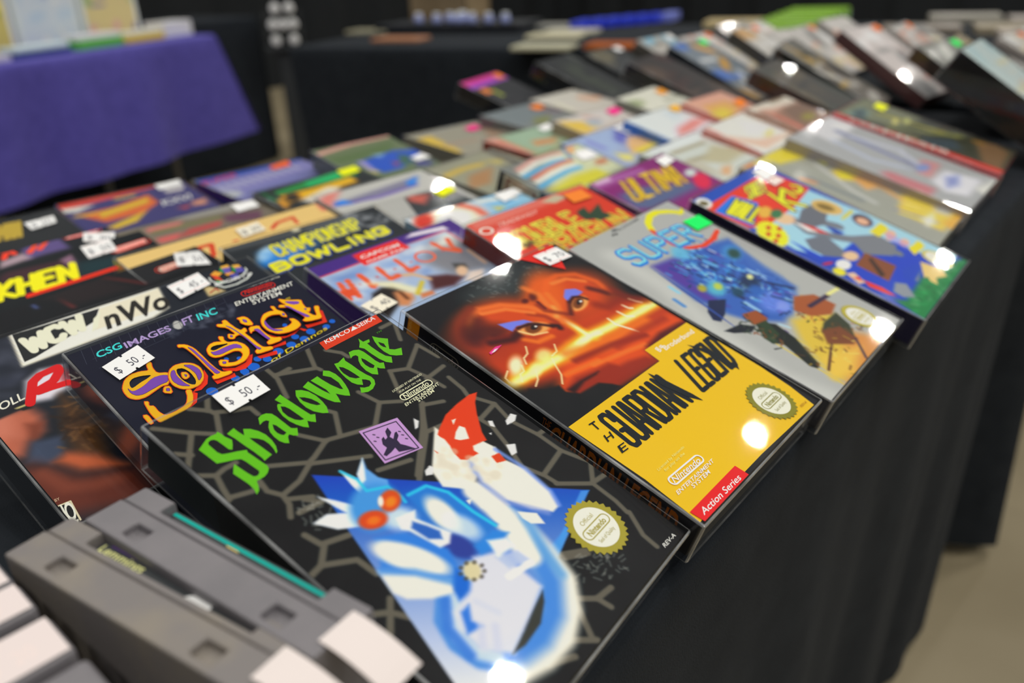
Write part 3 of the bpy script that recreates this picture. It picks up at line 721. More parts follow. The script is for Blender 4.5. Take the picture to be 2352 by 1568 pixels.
["vl",[[910,1001],[929,997],[928,1007],[910,1013],[910,1001]],0.28,[252,246,230]],
["vl",[[945,1005],[965,1002],[964,1012],[946,1018],[945,1005]],0.28,[252,246,230]],
["vl",[[910,1018],[930,1015],[929,1025],[911,1031],[910,1018]],0.28,[252,246,230]],
["vl",[[242,1181],[245,1148],[236,1126],[207,1126],[194,1147],[177,1321],[186,1343],[215,1343],[228,1321],[236,1246],[213,1245]],1.35,[28,32,36]],
["vl",[[268,1127],[249,1322],[258,1344],[287,1344],[300,1322],[319,1128]],1.35,[28,32,36]],
["vl",[[319,1344],[359,1128],[372,1128],[370,1345]],1.35,[28,32,36]],
["vl",[[334,1273],[369,1274]],1.35,[28,32,36]],
["vl",[[391,1345],[412,1129],[452,1129],[461,1156],[455,1216],[441,1238],[401,1237]],1.35,[28,32,36]],
["vl",[[430,1238],[442,1346]],1.35,[28,32,36]],
["vl",[[463,1346],[484,1130],[518,1130],[532,1163],[518,1315],[497,1347],[463,1346]],1.35,[28,32,36]],
["vl",[[542,1348],[563,1131]],1.35,[28,32,36]],
["vl",[[570,1348],[610,1132],[623,1132],[621,1349]],1.35,[28,32,36]],
["vl",[[585,1277],[620,1277]],1.35,[28,32,36]],
["vl",[[642,1349],[663,1132],[693,1350],[714,1133]],1.35,[28,32,36]],
["vl",[[913,1129],[819,1347],[866,1347]],1.3,[28,32,36]],
["vl",[[1026,1131],[979,1130],[885,1348],[932,1349]],1.3,[28,32,36]],
["vl",[[934,1235],[970,1235]],1.3,[28,32,36]],
["vl",[[1068,1187],[1083,1154],[1082,1132],[1055,1132],[1036,1153],[960,1327],[961,1349],[987,1350],[1007,1328],[1040,1252],[1019,1251]],1.3,[28,32,36]],
["vl",[[1158,1133],[1111,1133],[1016,1350],[1063,1351]],1.3,[28,32,36]],
["vl",[[1066,1237],[1102,1238]],1.3,[28,32,36]],
["vl",[[1082,1351],[1177,1134],[1129,1352],[1224,1134]],1.3,[28,32,36]],
["vl",[[1148,1352],[1243,1135],[1274,1135],[1276,1168],[1209,1320],[1180,1353],[1148,1352]],1.3,[28,32,36]],
["vp",[[669,1183],[691,1089],[719,1173],[746,1326],[749,1389],[703,1320]],[],[28,32,36]],
["vp",[[1148,1160],[1098,1091],[1122,1185],[1132,1226]],[],[28,32,36]],
["vp",[[1163,1308],[1155,1389],[1192,1354]],[],[28,32,36]],
["tx","T",[109,1169],[152,1172],[117,1120],[28,32,36],{"bold":0.01}],
["tx","H",[95,1248],[145,1250],[112,1209],[28,32,36],{"bold":0.01}],
["tx","E",[88,1331],[138,1334],[107,1291],[28,32,36],{"bold":0.01}],
["tx","Licensed by Nintendo",[129,1502],[362,1501],[134,1488],[255,215,120],{}],
["tx","for play on the",[152,1524],[326,1525],[158,1510],[255,215,120],{}],
["tx","Nintendo",[124,1589],[344,1601],[142,1559],[250,240,215],{"bold":0.01}],
["ov",[134,1576],[351,1584],2.59,0.8,[250,240,215]],
["tx","ENTERTAINMENT",[76,1636],[396,1642],[87,1617],[250,240,215],{"bold":0.01}],
["tx","SYSTEM",[165,1662],[316,1666],[176,1642],[250,240,215],{"bold":0.01}],
["vp",[[31,1720],[455,1720],[458,1799],[38,1810]],[],[208,34,36]],
["tx","Action Series",[65,1772],[403,1781],[81,1741],[248,240,230],{"bold":0.01,"cond":1}],
["seal",[1061,1624],14,[122,118,36],[215,214,196]],
["tx","REV-A",[1153,1756],[1218,1759],[1163,1741],[150,100,20],{}],
["vp",[[947,0],[1262,15],[1109,242]],[],[205,36,20]],
["vp",[[125,500],[187,486],[229,494],[175,509],[124,514]],[],[235,50,130]],
["vp",[[135,507],[171,497],[192,501],[156,511]],[],[250,200,220]],
 ]},
 'K': {'grid':0.55,'base':[160,162,160],'ops':[
["ln",[[227,238],[206,623],[51,1053],[-21,1527],[43,1761]],6,9,[188,190,186],0.6],
["ln",[[1242,596],[1350,1086],[1425,1563]],5,8,[148,148,150],0.6],
["pg",[[360,458],[539,474],[815,488],[1003,528],[1198,570],[1070,908],[1026,1161],[664,1286],[527,1290],[339,1136],[286,1027],[247,827]],4,[50,90,170],1.0],
["pg",[[348,450],[638,494],[395,747],[370,985],[293,858]],4,[80,50,140],0.9],
["sp",9,80,[708,830],[82,374],[-232,73],9,0.5,1.8,[[30,60,140],[70,150,210],[20,40,90],[110,190,225],[40,110,190],[90,60,150],[160,205,230]],1,0.75,1],
["sp",10,110,[672,848],[71,390],[-190,60],5,0.25,0.9,[[14,24,56],[60,150,215],[16,30,70],[120,205,235],[30,90,170],[70,40,110],[190,220,236],[20,60,90]],0.35,0.9,1],
["sp",11,70,[685,856],[59,382],[-197,55],5,0.25,0.8,[[14,24,56],[60,150,215],[20,60,90],[150,200,226]],0.35,0.9,0],
["el",[686,467],[15,61],[-93,32],0.5,[90,170,205],0.9],
["el",[1035,683],[15,66],[-107,31],0.5,[60,130,190],0.9],
["el",[1036,698],[10,41],[-67,20],0.5,[32,62,50],0.9],
["el",[776,943],[16,64],[-102,27],0.5,[20,40,70],0.9],
["el",[678,1143],[19,74],[-117,28],0.5,[90,120,210],0.9],
["el",[706,1213],[11,43],[-69,15],0.5,[120,140,225],0.9],
["el",[718,1012],[11,44],[-70,18],0.5,[40,90,170],0.9],
["el",[494,838],[15,57],[-85,25],0.5,[80,170,190],0.9],
["el",[528,834],[7,28],[-43,12],0.5,[180,190,60],0.9],
["el",[409,782],[7,28],[-41,13],0.5,[170,160,40],0.9],
["el",[844,910],[5,21],[-34,9],0.5,[225,225,150],0.9],
["el",[583,949],[10,38],[-58,16],0.5,[20,60,80],0.9],
["pg",[[316,874],[433,939],[269,1015],[170,1038],[142,999],[191,937]],0.8,[24,36,70],1.0],
["ln",[[325,449],[267,816]],0.3,0.5,[50,75,150],0.9],
["ln",[[1131,682],[1075,1054]],0.3,0.6,[70,110,180],0.6],
["ln",[[317,487],[257,863]],0.3,0.5,[50,75,150],0.9],
["ln",[[1107,709],[1052,1081]],0.3,0.6,[70,110,180],0.6],
["ln",[[308,525],[246,911]],0.3,0.5,[50,75,150],0.9],
["ln",[[1083,736],[1029,1108]],0.3,0.6,[70,110,180],0.6],
["ln",[[300,562],[235,957]],0.3,0.5,[50,75,150],0.9],
["ln",[[1060,763],[1007,1135]],0.3,0.6,[70,110,180],0.6],
["ln",[[292,599],[225,1004]],0.3,0.5,[50,75,150],0.9],
["ln",[[1036,789],[985,1161]],0.3,0.6,[70,110,180],0.6],
["ln",[[284,635],[214,1049]],0.3,0.5,[50,75,150],0.9],
["ln",[[1013,815],[963,1188]],0.3,0.6,[70,110,180],0.6],
["ln",[[276,671],[204,1094]],0.3,0.5,[50,75,150],0.9],
["ln",[[991,841],[941,1214]],0.3,0.6,[70,110,180],0.6],
["ln",[[269,707],[194,1139]],0.3,0.5,[50,75,150],0.9],
["ln",[[968,866],[920,1239]],0.3,0.6,[70,110,180],0.6],
["ln",[[262,1329],[235,1783]],0.5,0.6,[205,180,50],0.9],
["ln",[[299,1328],[286,1778]],0.5,0.6,[205,180,50],0.9],
["ln",[[337,1326],[338,1774]],0.5,0.6,[205,180,50],0.9],
["ln",[[375,1325],[390,1770]],0.5,0.6,[205,180,50],0.9],
["ln",[[413,1324],[443,1765]],0.5,0.6,[205,180,50],0.9],
["ln",[[879,1010],[988,1163]],1.2,0.8,[20,30,70],1.0],
["ln",[[748,1112],[816,1235]],0.8,0.8,[20,30,70],1.0],
["pg",[[96,1096],[253,1124],[323,1196],[240,1209],[131,1144]],0.8,[24,30,40],1.0],
["pg",[[367,1082],[492,1118],[476,1206],[369,1228],[321,1171]],0.8,[140,72,36],1.0],
["pg",[[399,1201],[459,1267],[427,1412],[299,1614],[245,1623],[225,1582],[298,1389],[242,1338],[287,1266]],0.8,[26,32,30],1.0],
["pg",[[343,1187],[443,1208],[377,1329],[243,1350],[247,1284]],1,[40,58,38],1.0],
["pg",[[597,1314],[798,1352],[938,1474],[810,1587],[764,1794],[379,1826],[231,1737],[336,1575],[450,1428]],5,[200,172,60],1.0],
["pg",[[798,1578],[989,1811],[515,1840],[256,1799]],6,[196,130,60],1.0],
["sp",12,60,[296,1248],[-2,143],[-63,16],3.5,0.4,0.6,[[20,26,26],[60,76,54],[120,66,36],[36,48,34]],0.4,0.8,0],
["sp",13,60,[779,1480],[67,185],[-109,22],3.5,0.5,0.7,[[96,48,26],[170,96,50],[40,46,36],[66,40,30],[190,150,60]],0.45,0.8,0],
["pg",[[380,1607],[714,1711],[396,1796],[228,1714]],5,[214,178,70],0.9],
["pg",[[888,1205],[1043,1282],[1061,1428],[912,1456],[763,1379],[722,1275]],1.2,[150,78,40],1.0],
["ln",[[869,1324],[1124,1349]],1.6,0.8,[50,36,60],1.0],
["ln",[[1137,1344],[1340,1367]],1.3,1,[225,215,130],1.0],
["pg",[[768,1458],[962,1465],[906,1579],[780,1662],[638,1585],[643,1493]],1.2,[50,56,40],1.0],
["pg",[[665,1484],[820,1544],[792,1671],[700,1677],[548,1568]],1.4,[110,62,36],1.0],
["ln",[[780,1662],[624,1785]],0.9,0.8,[70,50,60],1.0],
["ln",[[571,1585],[289,1673]],0.8,0.8,[80,50,40],1.0],
["sp",14,40,[583,1593],[87,133],[-229,61],5,0.5,0.7,[[110,70,30],[160,130,40],[210,190,90],[80,50,30]],0.8,0.7,0],
["tx","KONAMI",[542,70],[822,56],[561,46],[70,72,72],{"bold":0.01}],
["vp",[[495,35],[526,31],[523,49],[491,55]],[],[62,64,64]],
["vp",[[478,73],[508,69],[505,86],[473,92]],[],[62,64,64]],
["vp",[[446,68],[476,64],[473,81],[441,87]],[],[62,64,64]],
["vp",[[524,39],[555,35],[552,52],[520,58]],[],[62,64,64]],
["vl",[[1214,162],[1136,105],[1044,65],[946,69],[834,122],[776,187]],2.6,[232,208,14]],
["vl",[[767,196],[744,281],[738,387],[796,470],[927,516],[1078,509],[1228,469]],1.9,[214,62,30]],
["vp",[[1304,128],[1297,147],[1239,191],[1161,185]],[],[232,208,14]],
["vp",[[1107,513],[1288,453],[1082,540]],[],[214,62,30]],
["vl",[[381,253],[356,225],[286,221],[266,246],[264,286],[288,304],[352,315],[376,337],[375,373],[354,398],[278,393],[260,366]],2.1,[40,120,205]],
["vl",[[433,230],[425,385],[450,404],[514,407],[540,392],[548,237]],2.1,[40,120,205]],
["vl",[[590,412],[599,240],[688,245],[713,273],[711,312],[684,335],[594,329]],2.1,[40,120,205]],
["vl",[[880,257],[765,250],[756,422],[871,429]],2.1,[40,120,205]],
["vl",[[761,332],[850,338]],2.1,[40,120,205]],
["vl",[[922,432],[931,260],[1020,265],[1045,287],[1042,335],[1016,351],[927,346]],2.1,[40,120,205]],
["vl",[[990,349],[1037,438]],2.1,[40,120,205]],
["vl",[[387,249],[363,223],[293,219],[273,243],[272,280],[296,298],[360,309],[384,330],[383,364],[363,388],[287,383],[269,357]],0.8,[120,205,225]],
["vl",[[439,228],[433,376],[458,393],[522,397],[548,382],[553,235]],0.8,[120,205,225]],
["vl",[[598,402],[604,238],[693,243],[717,269],[716,307],[689,328],[601,323]],0.8,[120,205,225]],
["vl",[[883,255],[769,248],[763,412],[877,419]],0.8,[120,205,225]],
["vl",[[766,326],[855,332]],0.8,[120,205,225]],
["vl",[[928,422],[934,258],[1022,263],[1047,284],[1045,330],[1019,345],[931,340]],0.8,[120,205,225]],
["vl",[[994,343],[1042,428]],0.8,[120,205,225]],
["seal",[1062,1590],12.5,[170,160,60],[222,222,204]],
 ]},
 'W': {'grid':0.8,'base':[15,62,168],'ops':[
["pg",[[-59,39],[1223,-18],[1166,117],[-69,142]],1,[28,70,170],1.0],
["vp",[[88,489],[578,519],[1210,490],[1321,1216],[1384,1708],[882,1702],[233,1154],[81,833],[103,642]],[],[150,195,232]],
["vp",[[-40,126],[1166,117],[1223,276],[1259,486],[778,548],[307,553],[75,494]],[],[212,50,28]],
["el",[81,91],[27,57],[-83,29],0.15,[225,225,220],1.0],
["el",[76,94],[21,29],[-41,15],0.3,[90,80,40],1.0],
["pg",[[-33,81],[63,487],[13,496],[-83,93]],1,[170,80,110],1.0],
["vp",[[39,205],[429,160],[525,345],[139,485],[105,481]],[],[20,110,215]],
["vl",[[410,217],[111,279],[355,249],[118,302],[422,261]],2.3,[24,40,70]],
["vl",[[126,331],[430,291],[432,300],[135,363]],2.3,[24,40,70]],
["vl",[[227,319],[232,341]],2.3,[24,40,70]],
["vl",[[441,331],[140,382],[149,414]],2.3,[24,40,70]],
["vl",[[455,382],[154,434],[163,466]],2.3,[24,40,70]],
["vl",[[693,173],[711,154],[690,154],[659,171],[619,199],[609,211],[622,217],[609,231],[572,257],[541,274],[518,273],[538,255]],1.43,[24,40,70]],
["vl",[[583,276],[755,157]],1.43,[24,40,70]],
["vl",[[736,156],[774,157]],1.43,[24,40,70]],
["vl",[[619,278],[792,158],[818,159],[805,174],[757,208],[732,219],[705,218]],1.43,[24,40,70]],
["vl",[[724,219],[653,279]],1.43,[24,40,70]],
["vl",[[879,162],[845,161],[672,280],[707,282]],1.43,[24,40,70]],
["vl",[[762,218],[789,219]],1.43,[24,40,70]],
["vl",[[933,165],[899,163],[726,283],[760,284]],1.43,[24,40,70]],
["vl",[[816,221],[842,222]],1.43,[24,40,70]],
["vl",[[797,286],[969,166]],1.43,[24,40,70]],
["vl",[[950,166],[988,167]],1.43,[24,40,70]],
["vl",[[410,217],[111,279],[355,249],[118,302],[422,261]],1.35,[228,212,18]],
["vl",[[126,331],[430,291],[432,300],[135,363]],1.35,[228,212,18]],
["vl",[[227,319],[232,341]],1.35,[228,212,18]],
["vl",[[441,331],[140,382],[149,414]],1.35,[228,212,18]],
["vl",[[455,382],[154,434],[163,466]],1.35,[228,212,18]],
["vl",[[693,173],[711,154],[690,154],[659,171],[619,199],[609,211],[622,217],[609,231],[572,257],[541,274],[518,273],[538,255]],0.84,[228,212,18]],
["vl",[[583,276],[755,157]],0.84,[228,212,18]],
["vl",[[736,156],[774,157]],0.84,[228,212,18]],
["vl",[[619,278],[792,158],[818,159],[805,174],[757,208],[732,219],[705,218]],0.84,[228,212,18]],
["vl",[[724,219],[653,279]],0.84,[228,212,18]],
["vl",[[879,162],[845,161],[672,280],[707,282]],0.84,[228,212,18]],
["vl",[[762,218],[789,219]],0.84,[228,212,18]],
["vl",[[933,165],[899,163],[726,283],[760,284]],0.84,[228,212,18]],
["vl",[[816,221],[842,222]],0.84,[228,212,18]],
["vl",[[797,286],[969,166]],0.84,[228,212,18]],
["vl",[[950,166],[988,167]],0.84,[228,212,18]],
["vl",[[786,322],[699,566]],3.4,[60,40,20]],
["vl",[[985,353],[773,433]],3.4,[60,40,20]],
["vl",[[772,439],[884,597]],3.4,[60,40,20]],
["vl",[[995,371],[960,473]],2.72,[60,40,20]],
["vl",[[1147,368],[1197,414],[1151,458],[1052,458],[1055,420]],2.55,[60,40,20]],
["vl",[[786,322],[699,566]],2.3,[232,212,18]],
["vl",[[985,353],[773,433]],2.3,[232,212,18]],
["vl",[[772,439],[884,597]],2.3,[232,212,18]],
["vl",[[995,371],[960,473]],1.84,[232,212,18]],
["vl",[[1147,368],[1197,414],[1151,458],[1052,458],[1055,420]],1.72,[232,212,18]],
["pg",[[179,767],[182,997],[463,1073],[819,1081],[1011,1309],[1053,1968],[333,1952],[92,1490],[135,1189],[107,950]],1.5,[12,60,180],1.0],
["pg",[[728,804],[737,976],[626,963],[684,861]],1.5,[18,62,160],1.0],
["ln",[[535,634],[465,784],[625,989],[816,1188],[836,1361]],5.2,1.2,[108,114,124],1.0],
["ln",[[803,678],[742,812],[797,901]],5.2,1.2,[108,114,124],1.0],
["pg",[[776,605],[1015,625],[948,763],[713,823],[547,779],[548,669]],1,[96,100,110],1.0],
["pg",[[307,820],[545,886],[436,1082],[333,1119],[207,1013],[206,911]],1,[100,106,118],1.0],
["pg",[[708,1013],[991,1158],[951,1326],[754,1362],[541,1200]],1.2,[112,116,124],1.0],
["pg",[[494,651],[574,768],[586,898],[465,784]],0.8,[228,222,215],1.0],
["pg",[[529,691],[588,790],[598,913],[532,851]],0.6,[200,50,40],1.0],
["el",[1049,719],[48,117],[-130,27],0.12,[205,170,96],1.0],
["el",[1034,710],[29,67],[-60,15],0.4,[120,96,40],1.0],
["el",[427,445],[27,44],[-114,30],0.3,[225,165,60],1.0],
["el",[481,588],[40,65],[-101,22],0.3,[232,180,140],1.0],
["el",[495,512],[29,36],[-87,24],0.3,[50,110,70],1.0],
["vp",[[952,866],[1227,860],[1200,895],[952,887]],[],[200,190,40]],
["el",[1120,994],[11,79],[-115,18],0.2,[60,48,60],1.0],
["el",[1104,1000],[13,51],[-70,10],0.3,[220,165,135],1.0],
["el",[1107,1229],[-2,41],[-83,5],0.3,[214,160,130],1.0],
["vp",[[964,1100],[1236,1101],[1221,1170],[968,1172]],[],[226,205,20]],
["vp",[[308,1215],[574,1195],[610,1424],[308,1460]],[],[122,68,38]],
["vp",[[494,1247],[547,1255],[383,1412],[313,1398]],[],[60,38,26]],
["el",[410,1143],[19,50],[-90,6],0.3,[232,180,140],1.0],
["el",[221,1152],[31,45],[-81,16],0.1,[232,232,232],1.0],
["el",[87,1169],[13,44],[-59,9],0.3,[224,205,40],1.0],
["pg",[[111,1209],[184,1245],[125,1350],[54,1326]],0.8,[228,180,150],1.0],
["pg",[[143,1326],[174,1453],[150,1564],[116,1507],[90,1385]],0.8,[214,48,32],1.0],
["pg",[[100,1262],[160,1290],[113,1330]],0.6,[206,50,40],1.0],
["el",[121,1070],[55,23],[-30,5],0.4,[170,30,60],1.0],
["vp",[[199,726],[180,755],[149,747],[120,772],[98,757],[62,776],[52,755],[13,767],[15,741],[-25,744],[-11,717],[-46,711],[-22,685],[-50,670],[-18,648],[-36,626],[2,608],[-4,582],[35,571],[41,542],[78,540],[97,510],[128,517],[158,490],[180,505],[218,483],[229,506],[271,492],[268,519],[311,515],[295,544],[334,550],[307,578],[337,593],[301,617],[320,640],[280,658],[286,685],[245,695],[237,725]],[],[240,215,16]],
["vp",[[200,548],[254,559],[213,594],[155,585]],[],[190,70,24]],
["vp",[[104,591],[157,602],[117,635],[60,626]],[],[190,70,24]],
["vp",[[271,605],[326,616],[285,650],[225,641]],[],[190,70,24]],
["vp",[[155,648],[209,660],[168,693],[111,683]],[],[190,70,24]],
["vp",[[57,671],[109,682],[70,715],[14,705]],[],[190,70,24]],
["pg",[[168,1628],[615,1610],[906,1665],[1351,1762],[1334,1800],[16,1802],[83,1570]],3,[26,118,62],1.0],
["sp",8,40,[520,1721],[382,56],[-351,10],6,1,1.4,[[20,90,50],[40,150,80],[90,150,100]],1.5,0.5,0],
["pg",[[340,1493],[408,1559],[275,1660],[188,1601],[198,1525]],1.5,[130,136,146],1.0],
["pg",[[738,1510],[760,1570],[544,1607],[510,1584]],1.5,[120,126,136],1.0],
["vp",[[874,1528],[638,1625],[686,1634],[637,1669],[636,1723],[733,1687],[841,1737],[931,1681]],[],[214,184,110]],
["pg",[[606,1469],[848,1535],[760,1570],[453,1589],[476,1518]],1.2,[15,62,175],1.0],
["seal",[1070,1607],12.5,[190,180,90],[222,222,204]],
["vp",[[982,1099],[1227,1106],[1194,1189],[959,1184]],[],[222,200,24]],
["vp",[[1008,1399],[1250,1414],[1198,1481],[946,1468]],[],[222,200,24]],
["el",[1083,1235],[5,28],[-101,13],0.3,[226,170,140],1.0],
["el",[1083,1348],[-2,36],[-73,4],0.3,[226,170,140],1.0],
["pg",[[1125,1198],[1089,1376],[969,1399],[1003,1224]],1.2,[160,130,200],0.5],
 ]},
 'So': {'grid':0.6,'base':[25,28,42],'over':1,'ops':[
["vl",[[86,-24],[61,120]],0.09,[58,62,78]],
["vl",[[132,-22],[106,124]],0.09,[58,62,78]],
["vl",[[178,-20],[151,127]],0.09,[58,62,78]],
["vl",[[224,-18],[196,130]],0.09,[58,62,78]],
["vl",[[272,-15],[243,134]],0.09,[58,62,78]],
["vl",[[320,-13],[290,137]],0.09,[58,62,78]],
["vl",[[369,-11],[338,141]],0.09,[58,62,78]],
["vl",[[419,-8],[386,144]],0.09,[58,62,78]],
["vl",[[470,-6],[435,148]],0.09,[58,62,78]],
["vl",[[521,-3],[486,151]],0.09,[58,62,78]],
["vl",[[573,-1],[536,155]],0.09,[58,62,78]],
["vl",[[626,2],[588,159]],0.09,[58,62,78]],
["vl",[[680,4],[641,163]],0.09,[58,62,78]],
["vl",[[735,7],[694,167]],0.09,[58,62,78]],
["vl",[[791,10],[748,171]],0.09,[58,62,78]],
["vl",[[848,12],[804,175]],0.09,[58,62,78]],
["vl",[[98,103],[834,62]],0.09,[58,62,78]],
["vl",[[91,172],[803,130]],0.09,[58,62,78]],
["sp",1,40,[645,117],[227,6],[-9,26],4,0.8,1,[[84,88,104]],1.2,0.35,0],
["tx","CSG",[120,109],[245,102],[128,66],[60,196,196],{"bold":0.02}],
["tx","IMAGES",[256,115],[496,112],[262,74],[160,140,190],{"bold":0.02}],
["el",[540,92],[10,24],[-22,21],0.1,[168,168,165],1.0],
["tx","FT",[563,113],[624,110],[576,64],[160,140,190],{"bold":0.02}],
["tx","INC",[641,117],[753,118],[655,69],[60,196,196],{"bold":0.02}],
["tx","LICENSED BY NINTENDO FOR PLAY ON THE",[878,14],[1206,32],[881,3],[214,212,205],{}],
["tx","Nintendo",[958,62],[1127,72],[971,31],[200,40,30],{"bold":0.01}],
["ov",[962,56],[1124,64],2.31,0.5,[200,40,30]],
["tx","ENTERTAINMENT",[862,119],[1229,127],[872,87],[214,212,205],{"bold":0.01}],
["tx","SYSTEM",[942,154],[1123,163],[952,122],[214,212,205],{"bold":0.01}],
["tx","TM",[1111,219],[1139,216],[1115,202],[222,190,30],{}],
["vp",[[990,383],[987,386],[983,388],[978,389],[974,388],[970,385],[967,382],[966,378],[967,373],[969,370],[972,367],[976,365],[980,364],[985,365],[989,368],[991,371],[992,375],[992,379]],[],[8,90,190]],
["vp",[[1222,493],[1217,497],[1212,499],[1206,500],[1200,498],[1195,495],[1192,491],[1190,485],[1191,480],[1194,475],[1198,471],[1204,469],[1210,469],[1215,470],[1220,473],[1224,478],[1225,483],[1224,488]],[],[8,90,190]],
["vp",[[1170,513],[1164,518],[1158,520],[1151,521],[1144,519],[1138,515],[1134,510],[1133,504],[1133,498],[1136,492],[1142,487],[1148,485],[1155,484],[1162,486],[1168,490],[1172,495],[1174,501],[1173,507]],[],[8,90,190]],
["vp",[[1080,503],[1074,509],[1066,512],[1057,512],[1049,510],[1042,506],[1037,499],[1035,492],[1035,484],[1039,477],[1045,471],[1053,468],[1062,467],[1070,469],[1077,474],[1082,480],[1084,488],[1084,496]],[],[8,90,190]],
["vp",[[984,490],[979,495],[973,498],[965,498],[958,497],[952,493],[948,487],[946,481],[947,474],[950,468],[955,463],[962,461],[969,460],[976,462],[982,466],[986,471],[988,478],[988,484]],[],[8,90,190]],
["vp",[[1015,531],[1009,537],[1001,540],[993,540],[985,538],[978,534],[973,527],[971,520],[972,512],[975,505],[981,500],[989,497],[997,496],[1006,498],[1013,502],[1017,509],[1020,516],[1019,524]],[],[8,90,190]],
["vp",[[933,532],[927,538],[919,541],[910,542],[902,539],[895,535],[890,528],[887,520],[888,512],[892,505],[898,499],[906,496],[915,495],[923,497],[931,502],[936,509],[938,516],[937,525]],[],[8,90,190]],
["vp",[[851,537],[845,543],[836,546],[827,547],[818,544],[811,539],[806,532],[803,524],[804,516],[808,508],[814,502],[822,499],[831,498],[840,500],[848,505],[853,512],[856,521],[855,529]],[],[8,90,190]],
["vp",[[769,552],[764,557],[756,560],[749,560],[741,558],[735,554],[730,548],[728,541],[729,533],[732,527],[737,522],[744,519],[752,518],[760,520],[766,524],[771,530],[773,538],[772,545]],[],[8,90,190]],
["vp",[[728,524],[723,529],[717,531],[710,532],[704,530],[698,526],[694,521],[692,515],[693,508],[696,503],[700,498],[706,495],[713,495],[719,497],[725,500],[729,506],[731,512],[730,518]],[],[8,90,190]],
["vp",[[688,565],[681,572],[672,576],[662,577],[652,574],[643,568],[637,560],[635,551],[635,541],[639,532],[646,526],[655,522],[665,521],[675,523],[684,529],[690,537],[693,547],[692,557]],[],[8,90,190]],
["vp",[[628,563],[622,569],[616,571],[608,572],[601,570],[595,566],[590,560],[588,553],[589,546],[592,539],[597,534],[603,531],[611,531],[618,532],[624,537],[629,543],[631,550],[631,557]],[],[8,90,190]],
["vp",[[654,469],[651,472],[646,474],[642,474],[638,473],[634,471],[631,467],[630,463],[630,458],[632,454],[635,451],[639,449],[644,449],[648,450],[652,453],[655,456],[656,460],[656,465]],[],[8,90,190]],
["vp",[[599,438],[597,441],[593,443],[589,443],[585,442],[582,440],[579,436],[578,433],[578,429],[580,425],[583,422],[586,421],[590,420],[594,421],[598,424],[600,427],[601,431],[601,435]],[],[8,90,190]],
["vp",[[564,581],[559,585],[553,588],[545,589],[538,587],[532,583],[528,577],[526,570],[526,563],[529,556],[534,551],[540,549],[548,548],[555,550],[561,554],[565,560],[567,567],[567,574]],[],[8,90,190]],
["vp",[[621,576],[617,580],[612,582],[606,582],[600,581],[595,577],[591,573],[590,567],[590,561],[592,556],[596,552],[602,550],[608,549],[614,551],[619,554],[622,559],[624,565],[623,570]],[],[8,90,190]],
["vp",[[433,597],[427,603],[419,607],[410,608],[401,605],[393,600],[387,592],[384,583],[385,574],[388,566],[394,559],[403,555],[412,555],[421,557],[429,563],[435,571],[437,580],[437,589]],[],[8,90,190]],
["tx","of Demnos",[752,574],[1145,523],[761,546],[222,190,30],{"cond":1}],
["vp",[[341,537],[352,555],[317,603],[262,621],[233,625],[292,607]],[],[214,48,20]],
["vp",[[462,437],[453,485],[421,528],[377,546],[339,537],[375,518],[421,496]],[],[214,48,20]],
["vp",[[458,511],[457,555],[557,559],[564,534],[545,538],[457,532]],[],[214,48,20]],
["vp",[[694,469],[713,472],[672,521],[625,539],[578,530],[532,493],[535,474],[588,507],[650,503]],[],[214,48,20]],
["vp",[[720,498],[724,519],[813,538],[825,515],[805,510]],[],[214,48,20]],
["vp",[[806,476],[815,490],[894,501],[905,480],[880,480]],[],[214,48,20]],
["vp",[[863,389],[890,432],[934,452],[1033,441],[1053,472],[1032,469],[1021,444],[977,463],[913,460],[872,428]],[],[214,48,20]],
["vp",[[1066,433],[1063,460],[1180,476],[1218,390],[1208,372],[1163,456]],[],[214,48,20]],
["vl",[[279,257],[290,261],[291,269],[282,289],[278,305],[276,333],[284,347],[308,360],[316,368],[316,378],[308,392],[286,425],[273,434],[256,429],[243,429],[220,435],[201,440],[169,448],[151,450],[126,446],[114,439],[101,423],[96,409],[96,384],[98,369],[104,349],[113,335],[133,311],[148,300],[170,290],[186,288],[212,291],[228,295],[249,305],[258,303],[262,286],[266,275],[273,261],[279,257]],0.36,[206,74,20]],
["vp",[[279,257],[290,261],[291,269],[282,289],[278,305],[276,333],[284,347],[308,360],[316,368],[316,378],[308,392],[286,425],[273,434],[256,429],[243,429],[220,435],[201,440],[169,448],[151,450],[126,446],[114,439],[101,423],[96,409],[96,384],[98,369],[104,349],[113,335],[133,311],[148,300],[170,290],[186,288],[212,291],[228,295],[249,305],[258,303],[262,286],[266,275],[273,261]],[[[139,348],[145,334],[152,326],[167,317],[180,315],[203,319],[219,324],[244,336],[247,342],[230,348],[216,352],[190,356],[175,360],[157,366],[148,368],[140,369],[137,366],[137,356]]],[240,160,12]],
["vl",[[122,363],[124,380],[128,387],[138,391],[150,391],[176,387],[196,381],[233,365],[254,361],[279,365],[292,370],[304,379],[304,389],[290,412],[279,418],[258,417],[242,418],[216,422],[198,424],[168,429],[153,429],[136,424],[128,418],[120,402],[118,389],[121,366],[122,363]],0.16,[60,30,60]],
["vp",[[122,363],[124,380],[128,387],[138,391],[150,391],[176,387],[196,381],[233,365],[254,361],[279,365],[292,370],[304,379],[304,389],[290,412],[279,418],[258,417],[242,418],[216,422],[198,424],[168,429],[153,429],[136,424],[128,418],[120,402],[118,389],[121,366]],[],[110,66,158]],
["vl",[[136,475],[146,481],[147,488],[139,503],[140,511],[151,518],[153,529],[151,553],[152,568],[158,590],[168,599],[193,602],[211,602],[241,598],[256,595],[271,588],[282,579],[297,559],[306,544],[315,519],[323,513],[336,518],[336,529],[326,557],[316,574],[298,598],[280,610],[245,621],[219,626],[178,630],[156,630],[131,627],[122,617],[119,591],[118,575],[119,552],[122,530],[130,487],[136,475]],0.36,[206,74,20]],
